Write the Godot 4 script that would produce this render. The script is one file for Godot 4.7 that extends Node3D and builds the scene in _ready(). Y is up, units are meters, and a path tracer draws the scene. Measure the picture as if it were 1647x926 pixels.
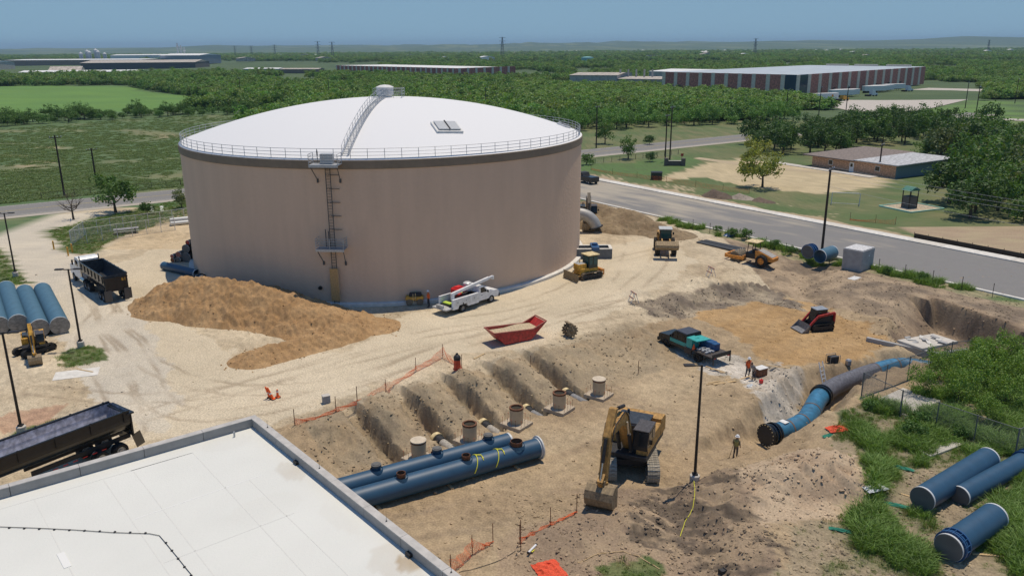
extends Node3D
# Construction site round a large water storage tank, seen from the air. x right, y up, ground coordinate d = -z (metres ahead).

var M := {}
var names := {}
var rng := RandomNumberGenerator.new()
var nA := FastNoiseLite.new()
var nB := FastNoiseLite.new()
var nC := FastNoiseLite.new()
var Z := {}      # zone polygons
var ZR := {}     # their bounds
var TC := Vector3(-16.14, 0, -106.56)
const TR := 25.25

class MB:
	var v := PackedVector3Array()
	var n := PackedVector3Array()
	var c := PackedColorArray()
	var xf := Transform3D.IDENTITY
	var col := Color(1, 1, 1)
	var colored := false
	func _p(a: Vector3, na: Vector3) -> void:
		v.push_back(xf * a); n.push_back((xf.basis * na).normalized())
		if colored: c.push_back(col)
	func tri(a: Vector3, b: Vector3, d: Vector3) -> void:
		var m := (b - a).cross(d - a).normalized()
		_p(a, m); _p(d, m); _p(b, m)
	func trin(a: Vector3, b: Vector3, d: Vector3, na: Vector3, nb: Vector3, nd: Vector3) -> void:
		_p(a, na); _p(d, nd); _p(b, nb)
	func face(pts: Array, out: Vector3) -> void:
		var m: Vector3 = (pts[1] - pts[0]).cross(pts[2] - pts[0])
		var q := pts.duplicate()
		if m.dot(out) < 0: q.reverse()
		for i in range(1, q.size() - 1): tri(q[0], q[i], q[i + 1])
	func box(ctr: Vector3, size: Vector3, bev := 0.0, bas := Basis.IDENTITY) -> void:
		var h := size * 0.5
		var P := func(x: float, y: float, z: float) -> Vector3: return ctr + bas * Vector3(x, y, z)
		if bev <= 0.0:
			for s in [-1.0, 1.0]:
				face([P.call(s * h.x, -h.y, -h.z), P.call(s * h.x, h.y, -h.z), P.call(s * h.x, h.y, h.z), P.call(s * h.x, -h.y, h.z)], bas * Vector3(s, 0, 0))
				face([P.call(-h.x, s * h.y, -h.z), P.call(h.x, s * h.y, -h.z), P.call(h.x, s * h.y, h.z), P.call(-h.x, s * h.y, h.z)], bas * Vector3(0, s, 0))
				face([P.call(-h.x, -h.y, s * h.z), P.call(h.x, -h.y, s * h.z), P.call(h.x, h.y, s * h.z), P.call(-h.x, h.y, s * h.z)], bas * Vector3(0, 0, s))
			return
		var k := minf(bev, minf(h.x, minf(h.y, h.z)) * 0.9)
		var i := h - Vector3(k, k, k)
		for s in [-1.0, 1.0]:
			face([P.call(s * h.x, -i.y, -i.z), P.call(s * h.x, i.y, -i.z), P.call(s * h.x, i.y, i.z), P.call(s * h.x, -i.y, i.z)], bas * Vector3(s, 0, 0))
			face([P.call(-i.x, s * h.y, -i.z), P.call(i.x, s * h.y, -i.z), P.call(i.x, s * h.y, i.z), P.call(-i.x, s * h.y, i.z)], bas * Vector3(0, s, 0))
			face([P.call(-i.x, -i.y, s * h.z), P.call(i.x, -i.y, s * h.z), P.call(i.x, i.y, s * h.z), P.call(-i.x, i.y, s * h.z)], bas * Vector3(0, 0, s))
			for t in [-1.0, 1.0]:
				face([P.call(s * h.x, t * i.y, -i.z), P.call(s * h.x, t * i.y, i.z), P.call(s * i.x, t * h.y, i.z), P.call(s * i.x, t * h.y, -i.z)], bas * Vector3(s, t, 0))
				face([P.call(s * h.x, -i.y, t * i.z), P.call(s * h.x, i.y, t * i.z), P.call(s * i.x, i.y, t * h.z), P.call(s * i.x, -i.y, t * h.z)], bas * Vector3(s, 0, t))
				face([P.call(-i.x, s * h.y, t * i.z), P.call(i.x, s * h.y, t * i.z), P.call(i.x, s * i.y, t * h.z), P.call(-i.x, s * i.y, t * h.z)], bas * Vector3(0, s, t))
				for w in [-1.0, 1.0]:
					face([P.call(s * h.x, t * i.y, w * i.z), P.call(s * i.x, t * h.y, w * i.z), P.call(s * i.x, t * i.y, w * h.z)], bas * Vector3(s, t, w))
	func bar(a: Vector3, b: Vector3, w: float, t: float, bev := 0.0) -> void:
		# a square bar from a to b, w wide and t high
		var z := (b - a).normalized()
		var up := Vector3.UP if absf(z.y) < 0.95 else Vector3.RIGHT
		var x := up.cross(z).normalized()
		box((a + b) * 0.5, Vector3(w, t, (b - a).length()), bev, Basis(x, z.cross(x), z))
	func cyl(a: Vector3, b: Vector3, r0: float, r1: float, seg := 16, cap0 := true, cap1 := true) -> void:
		var z := (b - a).normalized()
		var up := Vector3.UP if absf(z.y) < 0.95 else Vector3.RIGHT
		var x := up.cross(z).normalized()
		var y := z.cross(x)
		var sl := (r0 - r1) / maxf((b - a).length(), 1e-5)
		for i in seg:
			var t0 := TAU * i / seg
			var t1 := TAU * (i + 1) / seg
			var d0 := x * cos(t0) + y * sin(t0)
			var d1 := x * cos(t1) + y * sin(t1)
			var m0 := (d0 + z * sl).normalized()
			var m1 := (d1 + z * sl).normalized()
			if r0 > 0: trin(a + d0 * r0, a + d1 * r0, b + d1 * r1, m0, m1, m1)
			if r1 > 0: trin(a + d0 * r0, b + d1 * r1, b + d0 * r1, m0, m1, m0)
			if cap0 and r0 > 0: trin(a, a + d1 * r0, a + d0 * r0, -z, -z, -z)
			if cap1 and r1 > 0: trin(b, b + d0 * r1, b + d1 * r1, z, z, z)
	func pipe(a: Vector3, b: Vector3, r: float, wall: float, seg := 28) -> void:
		# an open pipe with a wall and a hollow bore
		cyl(a, b, r, r, seg, false, false)
		var z := (b - a).normalized()
		var up := Vector3.UP if absf(z.y) < 0.95 else Vector3.RIGHT
		var x := up.cross(z).normalized()
		var y := z.cross(x)
		var ri := r - wall
		for i in seg:
			var t0 := TAU * i / seg
			var t1 := TAU * (i + 1) / seg
			var d0 := x * cos(t0) + y * sin(t0)
			var d1 := x * cos(t1) + y * sin(t1)
			trin(a + d1 * ri, a + d0 * ri, b + d0 * ri, -d1, -d0, -d0)
			trin(a + d1 * ri, b + d0 * ri, b + d1 * ri, -d1, -d0, -d1)
			face([a + d0 * r, a + d1 * r, a + d1 * ri, a + d0 * ri], -z)
			face([b + d0 * r, b + d1 * r, b + d1 * ri, b + d0 * ri], z)
	func tube(pts: Array, r: float, seg := 8, caps := true) -> void:
		var rings := []
		var x := Vector3.ZERO
		for i in pts.size():
			var t: Vector3 = (pts[mini(i + 1, pts.size() - 1)] - pts[maxi(i - 1, 0)]).normalized()
			if i == 0: x = (Vector3.UP if absf(t.y) < 0.9 else Vector3.RIGHT).cross(t).normalized()
			else: x = (x - t * x.dot(t)).normalized()
			var y := t.cross(x)
			var ring := []
			for k in seg: ring.push_back(x * cos(TAU * k / seg) + y * sin(TAU * k / seg))
			rings.push_back(ring)
		for i in pts.size() - 1:
			for k in seg:
				var q := (k + 1) % seg
				var a: Vector3 = rings[i][k]
				var b: Vector3 = rings[i][q]
				var a2: Vector3 = rings[i + 1][k]
				var b2: Vector3 = rings[i + 1][q]
				trin(pts[i] + a * r, pts[i] + b * r, pts[i + 1] + b2 * r, a, b, b2)
				trin(pts[i] + a * r, pts[i + 1] + b2 * r, pts[i + 1] + a2 * r, a, b2, a2)
		if caps:
			for e in [0, pts.size() - 1]:
				var f := []
				for k in seg: f.push_back(pts[e] + rings[e][k] * r)
				face(f, (pts[e] - pts[1 if e == 0 else e - 1]))
	func lathe(prof: Array, seg := 24, at := Vector3.ZERO, a0 := 0.0, a1 := TAU) -> void:
		# profile of (radius, height) about the y axis
		for j in prof.size() - 1:
			var p: Vector2 = prof[j]
			var q: Vector2 = prof[j + 1]
			var m := Vector2(q.y - p.y, p.x - q.x).normalized()
			for i in seg:
				var t0 := a0 + (a1 - a0) * i / seg
				var t1 := a0 + (a1 - a0) * (i + 1) / seg
				var d0 := Vector3(cos(t0), 0, -sin(t0))
				var d1 := Vector3(cos(t1), 0, -sin(t1))
				var m0 := d0 * m.x + Vector3(0, m.y, 0)
				var m1 := d1 * m.x + Vector3(0, m.y, 0)
				var A := at + d0 * p.x + Vector3(0, p.y, 0)
				var B := at + d1 * p.x + Vector3(0, p.y, 0)
				var C := at + d1 * q.x + Vector3(0, q.y, 0)
				var D := at + d0 * q.x + Vector3(0, q.y, 0)
				if p.x > 0: trin(A, B, C, m0, m1, m1)
				if q.x > 0: trin(A, C, D, m0, m1, m0)
	func prism(poly: Array, z0: float, z1: float) -> void:
		# an outline in x, y pushed from z0 to z1
		var pk := PackedVector2Array(poly)
		var cw := Geometry2D.is_polygon_clockwise(pk)
		var idx := Geometry2D.triangulate_polygon(pk)
		for i in range(0, idx.size(), 3):
			for zz in [z0, z1]:
				face([Vector3(pk[idx[i]].x, pk[idx[i]].y, zz), Vector3(pk[idx[i + 1]].x, pk[idx[i + 1]].y, zz), Vector3(pk[idx[i + 2]].x, pk[idx[i + 2]].y, zz)], Vector3(0, 0, -1 if zz == minf(z0, z1) else 1))
		for i in pk.size():
			var a := pk[i]
			var b := pk[(i + 1) % pk.size()]
			var o := Vector2(b.y - a.y, a.x - b.x) * (-1.0 if cw else 1.0)
			face([Vector3(a.x, a.y, z0), Vector3(b.x, b.y, z0), Vector3(b.x, b.y, z1), Vector3(a.x, a.y, z1)], Vector3(o.x, o.y, 0))
	func mesh() -> ArrayMesh:
		var arr := []
		arr.resize(Mesh.ARRAY_MAX)
		arr[Mesh.ARRAY_VERTEX] = v
		arr[Mesh.ARRAY_NORMAL] = n
		if colored: arr[Mesh.ARRAY_COLOR] = c
		var m := ArrayMesh.new()
		m.add_surface_from_arrays(Mesh.PRIMITIVE_TRIANGLES, arr)
		return m

func mb() -> MB: return MB.new()

func numbered(s: String) -> String:
	if not names.has(s):
		names[s] = 0
		return s
	names[s] += 1
	return "%s_%03d" % [s, names[s]]

func part(p: Node, nm: String, b: MB, m: Material, label := "") -> MeshInstance3D:
	var o := MeshInstance3D.new()
	o.name = nm
	o.mesh = b.mesh()
	o.material_override = m
	p.add_child(o, true)
	if label: o.set_meta("label", label)
	return o

func meshpart(p: Node, nm: String, ms: Mesh, m: Material, at := Transform3D.IDENTITY) -> MeshInstance3D:
	var o := MeshInstance3D.new()
	o.name = nm
	o.mesh = ms
	o.material_override = m
	o.transform = at
	p.add_child(o, true)
	return o

func tag(o: Node, label: String, cat: String, group := "") -> Node:
	o.set_meta("label", label)
	o.set_meta("category", cat)
	if group: o.set_meta("group", group)
	return o

func thing(nm: String, label: String, cat: String, at: Vector3, turn := 0.0, group := "") -> Node3D:
	var o := Node3D.new()
	o.name = numbered(nm)
	add_child(o)
	o.position = at
	o.rotation.y = turn
	tag(o, label, cat, group)
	return o

func single(nm: String, label: String, cat: String, b: MB, m: Material, at := Vector3.ZERO, turn := 0.0, group := "") -> MeshInstance3D:
	var o := MeshInstance3D.new()
	o.name = numbered(nm)
	o.mesh = b.mesh()
	o.material_override = m
	add_child(o)
	o.position = at
	o.rotation.y = turn
	tag(o, label, cat, group)
	return o

func struct(nm: String, ms: Mesh, m: Material) -> MeshInstance3D:
	var o := MeshInstance3D.new()
	o.name = numbered(nm)
	o.mesh = ms
	o.material_override = m
	add_child(o)
	o.set_meta("kind", "structure")
	return o

func dup(o: Node3D, at: Vector3, turn: float, label: String) -> Node3D:
	var r: Node3D = o.duplicate()
	var base := String(o.name)
	if base.length() > 4 and base[-4] == "_" and base.right(3).is_valid_int(): base = base.left(base.length() - 4)
	r.name = numbered(base)
	add_child(r)
	r.position = at
	r.rotation = Vector3(0, turn, 0)
	r.set_meta("label", label)
	return r

# yaw that turns a thing's local -z (its front) to face along (dx, dd) on the ground
func yaw(dx: float, dd: float) -> float: return atan2(-dx, dd)
func W(x: float, d: float, up := 0.0) -> Vector3: return Vector3(x, up + H(x, d), -d)

# ------------------------------------------------------------------ materials
func lin(r: float, g: float, b: float) -> Color: return Color(r, g, b).linear_to_srgb()

func noise_img(size: int, freq: float, oct: int, sd: int, kind := FastNoiseLite.TYPE_SIMPLEX_SMOOTH) -> Image:
	var f := FastNoiseLite.new()
	f.noise_type = kind
	f.frequency = freq
	f.fractal_octaves = oct
	f.fractal_gain = 0.6
	f.seed = sd
	var im := f.get_seamless_image(size, size)
	im.convert(Image.FORMAT_L8)
	return im

# multiplies a colour: linear values between lo and 1
func mul_tex(size: int, freq: float, oct: int, sd: int, lo: float, gain := 1.0, kind := FastNoiseLite.TYPE_SIMPLEX_SMOOTH) -> ImageTexture:
	var im := noise_img(size, freq, oct, sd, kind)
	var d := im.get_data()
	var lut := PackedByteArray()
	lut.resize(256)
	for i in 256:
		var t := clampf((i / 255.0 - 0.5) * gain + 0.5, 0, 1)
		lut[i] = int(round(Color(lo + (1.0 - lo) * t, 0, 0).linear_to_srgb().r * 255.0))
	for i in d.size(): d[i] = lut[d[i]]
	var o := Image.create_from_data(size, size, false, Image.FORMAT_L8, d)
	o.convert(Image.FORMAT_RGB8)
	o.generate_mipmaps()
	return ImageTexture.create_from_image(o)

func nrm_tex(size: int, freq: float, oct: int, sd: int, bump: float) -> ImageTexture:
	var im := noise_img(size, freq, oct, sd)
	im.convert(Image.FORMAT_RGBA8)
	im.bump_map_to_normal_map(bump)
	im.generate_mipmaps()
	return ImageTexture.create_from_image(im)

var T := {}
func mat(key: String, r: float, g: float, b: float, rough := 0.8, metal := 0.0, tex := "", scale := 0.5, nrm := "", nscale := 0.6) -> StandardMaterial3D:
	if M.has(key): return M[key]
	var m := StandardMaterial3D.new()
	var k := 1.0
	if tex:
		m.albedo_texture = T[tex][0]
		k = T[tex][1]
	m.albedo_color = lin(minf(r / k, 1), minf(g / k, 1), minf(b / k, 1))
	m.roughness = rough
	m.metallic = metal
	if nrm:
		m.normal_enabled = true
		m.normal_texture = T[nrm][0]
		m.normal_scale = nscale
	if tex or nrm:
		m.uv1_triplanar = true
		m.uv1_scale = Vector3(scale, scale, scale)
	M[key] = m
	return m

# tall narrow stains: noise made wide and low, then pulled upright
func streak_tex(sd: int) -> ImageTexture:
	var f := FastNoiseLite.new()
	f.frequency = 0.012
	f.fractal_octaves = 5
	f.seed = sd
	var im := f.get_seamless_image(1024, 96)
	im.convert(Image.FORMAT_L8)
	im.resize(1024, 1024, Image.INTERPOLATE_CUBIC)
	var fine := noise_img(1024, 0.05, 4, sd + 1)
	var a := im.get_data()
	var c := fine.get_data()
	for i in a.size():
		var t := a[i] / 255.0 * 0.7 + c[i] / 255.0 * 0.3
		a[i] = int(round(Color(0.9 + 0.1 * clampf((t - 0.5) * 1.7 + 0.5, 0, 1), 0, 0).linear_to_srgb().r * 255.0))
	var o := Image.create_from_data(1024, 1024, false, Image.FORMAT_L8, a)
	o.convert(Image.FORMAT_RGB8)
	o.generate_mipmaps()
	return ImageTexture.create_from_image(o)

func make_textures() -> void:
	T["soft"] = [mul_tex(256, 0.012, 4, 3, 0.72), 0.86]
	T["grime"] = [mul_tex(512, 0.01, 6, 5, 0.45, 1.6), 0.74]
	T["streak"] = [mul_tex(512, 0.02, 5, 9, 0.6, 1.4), 0.8]
	T["ground"] = [mul_tex(1024, 0.045, 6, 11, 0.55, 1.4), 0.775]
	T["wall"] = [streak_tex(13), 0.95]
	T["gn"] = [nrm_tex(1024, 0.03, 6, 17, 9.0), 1.0]
	T["wn"] = [nrm_tex(512, 0.08, 4, 19, 3.0), 1.0]

func make_materials() -> void:
	mat("steel", 0.32, 0.33, 0.34, 0.45, 0.7, "soft", 0.8)
	mat("galv", 0.42, 0.44, 0.46, 0.5, 0.6, "soft", 1.2)
	mat("dark", 0.018, 0.018, 0.02, 0.6, 0.0, "grime", 0.7)
	mat("black", 0.008, 0.008, 0.009, 0.45)
	mat("rubber", 0.016, 0.015, 0.014, 0.85, 0.0, "grime", 1.2)
	mat("yellow", 0.56, 0.3, 0.035, 0.5, 0.0, "grime", 0.4)
	mat("yellow_worn", 0.38, 0.215, 0.06, 0.65, 0.0, "grime", 0.6)
	mat("orange", 0.62, 0.25, 0.04, 0.5, 0.0, "grime", 0.5)
	mat("cream", 0.62, 0.5, 0.27, 0.6, 0.0, "grime", 0.5)
	mat("mud_steel", 0.25, 0.19, 0.115, 0.8, 0.1, "grime", 0.8, "gn", 0.5)
	mat("track", 0.2, 0.16, 0.11, 0.75, 0.2, "grime", 1.2)
	mat("track_grey", 0.36, 0.32, 0.25, 0.75, 0.1, "grime", 1.2)
	mat("glass_dark", 0.012, 0.016, 0.018, 0.06)
	mat("glass_teal", 0.02, 0.075, 0.075, 0.06)
	mat("white_paint", 0.72, 0.73, 0.74, 0.35, 0.0, "soft", 0.4)
	mat("white_dull", 0.66, 0.66, 0.64, 0.7, 0.0, "soft", 0.4)
	mat("chrome", 0.6, 0.6, 0.6, 0.15, 1.0)
	mat("red_paint", 0.4, 0.03, 0.025, 0.5, 0.0, "grime", 0.5)
	mat("red_bright", 0.62, 0.02, 0.02, 0.4, 0.0, "soft", 0.5)
	mat("teal_paint", 0.045, 0.36, 0.33, 0.4, 0.0, "soft", 0.4)
	mat("black_paint", 0.014, 0.018, 0.022, 0.25, 0.0, "soft", 0.4)
	mat("blue_paint", 0.02, 0.08, 0.2, 0.4, 0.0, "soft", 0.4)
	mat("pipe_blue", 0.021, 0.072, 0.135, 0.5, 0.0, "soft", 0.25)
	mat("pipe_blue_dusty", 0.055, 0.135, 0.2, 0.6, 0.0, "soft", 0.3)
	mat("pipe_cap", 0.12, 0.12, 0.115, 0.8, 0.0, "soft", 0.25)
	mat("concrete", 0.5, 0.47, 0.42, 0.9, 0.0, "soft", 0.25)
	mat("concrete_grey", 0.33, 0.33, 0.33, 0.9, 0.0, "soft", 0.25)
	mat("concrete_tan", 0.52, 0.415, 0.27, 0.9, 0.0, "soft", 0.25)
	mat("concrete_light", 0.62, 0.6, 0.55, 0.9, 0.0, "soft", 0.3)
	mat("rust", 0.16, 0.07, 0.035, 0.9, 0.0, "grime", 0.8)
	mat("wood", 0.5, 0.36, 0.19, 0.85, 0.0, "streak", 1.0)
	mat("wood_dark", 0.055, 0.04, 0.03, 0.9, 0.0, "streak", 1.0)
	mat("plywood", 0.5, 0.31, 0.13, 0.8, 0.0, "streak", 0.6)
	mat("orange_net", 0.75, 0.14, 0.03, 0.7)
	mat("hivis", 0.85, 0.13, 0.02, 0.7)
	mat("hivis_green", 0.45, 0.6, 0.06, 0.7)
	mat("skin", 0.32, 0.18, 0.11, 0.6)
	mat("denim", 0.035, 0.045, 0.07, 0.9)
	mat("khaki", 0.18, 0.15, 0.1, 0.9)
	mat("grey_cloth", 0.2, 0.2, 0.2, 0.9)
	mat("plastic_wrap", 0.6, 0.62, 0.62, 0.35)
	mat("green_net", 0.02, 0.2, 0.13, 0.8)
	mat("strap", 0.7, 0.68, 0.05, 0.7)
	mat("bark", 0.09, 0.07, 0.05, 0.95, 0.0, "streak", 1.0)
	mat("pole_wood", 0.045, 0.032, 0.024, 0.9, 0.0, "streak", 0.5)
	mat("asphalt_grey", 0.3, 0.285, 0.26, 0.95, 0.0, "ground", 0.12)
	for s in [["brush_leaf", 0.18, 0.345, 0.09], ["brush_dark", 0.14, 0.275, 0.075], ["leaf_mid", 0.115, 0.22, 0.052], ["leaf_dark", 0.08, 0.155, 0.045], ["leaf_light", 0.2, 0.33, 0.06], ["leaf_yellow", 0.3, 0.34, 0.075], ["leaf_grey", 0.17, 0.22, 0.1], ["weed", 0.2, 0.33, 0.075], ["weed_dry", 0.34, 0.29, 0.14], ["tussock", 0.2, 0.28, 0.11]]:
		var m := mat(s[0], s[1], s[2], s[3], 0.65)
		m.vertex_color_use_as_albedo = true
		m.backlight_enabled = true
		m.backlight = Color(0.85, 0.85, 0.5)
		m.cull_mode = BaseMaterial3D.CULL_DISABLED

func zones() -> void:
	var raw := {
		"grass_fence": [-69.8, 118.8, -67.3, 127.9, -63.6, 136.6, -59.1, 147.3, -52.6, 130.9, -56.6, 115.5, -57.0, 110.4, -55.8, 104.7, -58.5, 104.7],
		"grass_left": [-77.3, 111.0, -69.7, 107.1, -60.5, 95.5, -56.4, 90.5, -58.7, 89.0, -63.1, 89.1],
		"island": [-40.2, 66.3, -40.3, 68.6, -38.5, 69.7, -35.6, 66.2, -36.7, 64.9, -38.3, 64.0],
		"lampc": [-35.5, 50.6, -35.0, 52.7, -33.5, 54.5, -32.3, 52.7, -33.4, 49.9, -34.3, 48.6],
		"weeds": [21.5, 49.6, 23.1, 51.9, 26.3, 56.0, 28.8, 55.7, 29.6, 51.8, 33.8, 47.2, 26.0, 33.6, 11.4, 33.8, 14.3, 36.5, 16.4, 40.2, 20.5, 41.2, 22.3, 45.0],
		"fencein": [31.9, 59.4, 35.4, 63.3, 39.9, 65.7, 45.2, 67.5, 44.3, 61.7, 33.5, 44.9, 31.5, 49.7, 30.0, 54.3],
		"green_bottom": [4.7, 38.4, 6.1, 39.0, 7.1, 38.9, 8.0, 38.0, 7.9, 35.5, 4.3, 35.6],
		"gravel_drive": [-90.8, 128.6, -76.6, 132.2, -68.8, 133.0, -67.8, 121.3, -69.3, 118.8, -58.1, 104.1, -50.8, 94.7, -42.4, 86.7, -32.4, 68.9, -25.4, 57.9, -25.2, 51.6, -32.7, 58.0, -53.3, 86.9, -60.5, 95.5, -69.7, 107.1, -78.3, 109.9],
		"haul": [-50.8, 94.7, -47.2, 114.8, -39.7, 97.3, -38.9, 84.2, -22.5, 64.3, -14.9, 68.6, -11.5, 76.9, -1.6, 85.7, 9.8, 105.6, 21.1, 112.7, 23.3, 98.7, 18.5, 90.2, 12.2, 80.9, 6.5, 75.0, 1.4, 68.3, -5.2, 66.9, -11.2, 60.1, -17.5, 52.5, -23.0, 51.6, -26.5, 49.8, -30.5, 52.7, -36.4, 69.0],
		"pad": [18.4, 80.9, 21.6, 84.5, 28.0, 88.8, 32.8, 85.3, 36.0, 77.5, 35.4, 70.8, 27.9, 66.6, 23.0, 66.9, 22.7, 70.7, 22.0, 74.5],
		"greygravel": [15.4, 72.1, 17.2, 73.8, 20.7, 69.8, 22.7, 65.2, 23.0, 63.6, 20.3, 58.5, 19.1, 62.0, 17.0, 65.0],
		"cut": [19.7, 64.1, 23.9, 67.9, 24.9, 63.0, 22.7, 58.1, 19.5, 54.9, 19.8, 58.2, 19.8, 60.5],
		"darkemb": [12.6, 81.7, 16.1, 84.3, 22.5, 88.5, 28.5, 90.9, 32.4, 84.4, 30.8, 81.8, 27.1, 85.9, 20.2, 81.6, 16.9, 78.3, 13.8, 78.6],
		"redpatch": [-38.4, 55.3, -36.2, 56.4, -33.7, 56.9, -34.0, 54.9, -33.3, 54.5, -35.0, 52.7, -36.2, 51.8],
		"darksoil": [6.9, 44.3, 9.0, 46.2, 11.5, 46.4, 13.4, 48.1, 15.6, 46.9, 14.2, 44.2, 15.4, 41.2, 17.3, 38.7, 17.5, 36.5, 11.5, 36.1, 9.3, 38.8, 6.6, 41.0],
		"spoil": [11.4, 43.0, 16.9, 47.5, 20.2, 48.7, 21.9, 47.8, 22.0, 44.3, 20.5, 41.2, 16.9, 40.6, 14.3, 39.0, 13.1, 40.9],
		"kerbdirt": [15.0, 162.1, 39.7, 125.3, 62.8, 94.1, 67.3, 101.3, 44.1, 135.7, 15.8, 173.9],
		"lot": [45.9, 188.1, 55.1, 195.3, 68.5, 178.9, 77.6, 162.7, 71.2, 153.8, 56.4, 146.1, 45.3, 154.8, 39.6, 166.8, 29.7, 161.5, 32.1, 167.9],
		"lawn": [16.4, 189.5, 27.2, 189.0, 44.4, 201.7, 44.5, 188.1, 30.6, 167.2, 15.3, 176.6],
		"road_near_strip": [35.1, 106.3, 37.8, 102.1, 45.2, 90.1, 53.1, 78.4, 50.5, 74.1, 45.2, 82.8, 40.9, 88.4, 32.6, 98.4, 28.0, 115.8],
		"bright1": [-559.5, 669.1, -302.5, 642.2, -171.9, 466.8, -143.5, 431.0, -146.7, 366.7, -167.5, 357.7, -195.9, 371.0, -198.9, 337.4, -250.7, 295.4],
		"olive_field": [-259.5, 280.4, -176.4, 283.5, -151.0, 321.7, -110.0, 346.0, -55.5, 145.2, -88.1, 137.5, -124.8, 130.7],
		"field_r": [20.1, 222.8, 76.1, 272.6, 72.6, 252.6, 18.1, 200.6],
		"greenpatch_r": [145.8, 334.1, 160.9, 339.5, 237.4, 405.8, 214.7, 345.1, 173.2, 276.9, 148.6, 298.4],
		"dock": [141.7, 363.0, 208.8, 465.4, 238.8, 449.3, 233.8, 421.6, 178.3, 359.6, 143.1, 327.9, 140.9, 334.5],
		"hole": [38.0, 74.0, 45.2, 82.6, 48.4, 74.2, 47.5, 67.0, 40.8, 67.5, 37.5, 70.0],
	}
	for k in raw:
		var pk := PackedVector2Array()
		for i in range(0, raw[k].size(), 2): pk.push_back(Vector2(raw[k][i], raw[k][i + 1]))
		Z[k] = pk
		var r := Rect2(pk[0], Vector2.ZERO)
		for p in pk: r = r.expand(p)
		ZR[k] = r

# ------------------------------------------------------------------ terrain
func sstep(a: float, b: float, t: float) -> float:
	var k := clampf((t - a) / (b - a), 0, 1)
	return k * k * (3 - 2 * k)

func pdist(pl: PackedVector2Array, x: float, d: float) -> float:
	var p := Vector2(x, d)
	var best := 1e9
	for i in pl.size():
		var q := Geometry2D.get_closest_point_to_segment(p, pl[i], pl[(i + 1) % pl.size()])
		best = minf(best, p.distance_squared_to(q))
	best = sqrt(best)
	return -best if Geometry2D.is_point_in_polygon(p, pl) else best

func zin(k: String, x: float, d: float) -> bool:
	var r: Rect2 = ZR[k]
	return r.has_point(Vector2(x, d)) and Geometry2D.is_point_in_polygon(Vector2(x, d), Z[k])

# signed distance to a zone, cut off at 'most'
func zd(k: String, x: float, d: float, most: float) -> float:
	var r: Rect2 = ZR[k]
	if not r.grow(most).has_point(Vector2(x, d)): return most
	return minf(pdist(Z[k], x, d), most)

var TRENCH := [Vector3(14.6, -2.1, 52.0), Vector3(18.9, -2.85, 54.7), Vector3(22.5, -2.9, 57.0), Vector3(25.6, -2.75, 61.6), Vector3(29.0, -2.6, 64.4), Vector3(34.3, -2.5, 67.2), Vector3(37.2, -2.5, 66.4)]
const KN0 := Vector2(28.01, 120.12)   # near kerb of the road
const KN1 := Vector2(54.31, 81.72)
const KF0 := Vector2(15.34, 166.14)   # far kerb
const KF1 := Vector2(63.25, 96.41)
const HEAPS := [[16.8, 44.6, 3.4, 1.5, 0.75], [19.8, 45.6, 2.8, 2.2, 1.1], [13.0, 42.2, 1.8, 1.2, 0.35], [20.6, 43.4, 1.8, 1.5, 0.6], [11.2, 44.6, 1.2, 0.9, 0.45], [7.3, 42.4, 2.4, 1.4, 0.6], [2.2, 40.6, 2.2, 1.2, 0.5], [24.4, 53.4, 1.8, 1.2, 0.6], [13.4, 85.2, 2.0, 0.9, 0.5], [24.2, 89.8, 4.2, 1.0, 0.55], [-13.2, 52.6, 2.6, 1.2, 0.5]]

func kerb_side(x: float, d: float, a: Vector2, b: Vector2) -> float:
	# metres beyond the line a-b, away from the camera
	var t := (b - a).normalized()
	return (Vector2(x, d) - a).dot(Vector2(-t.y, t.x))

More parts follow.
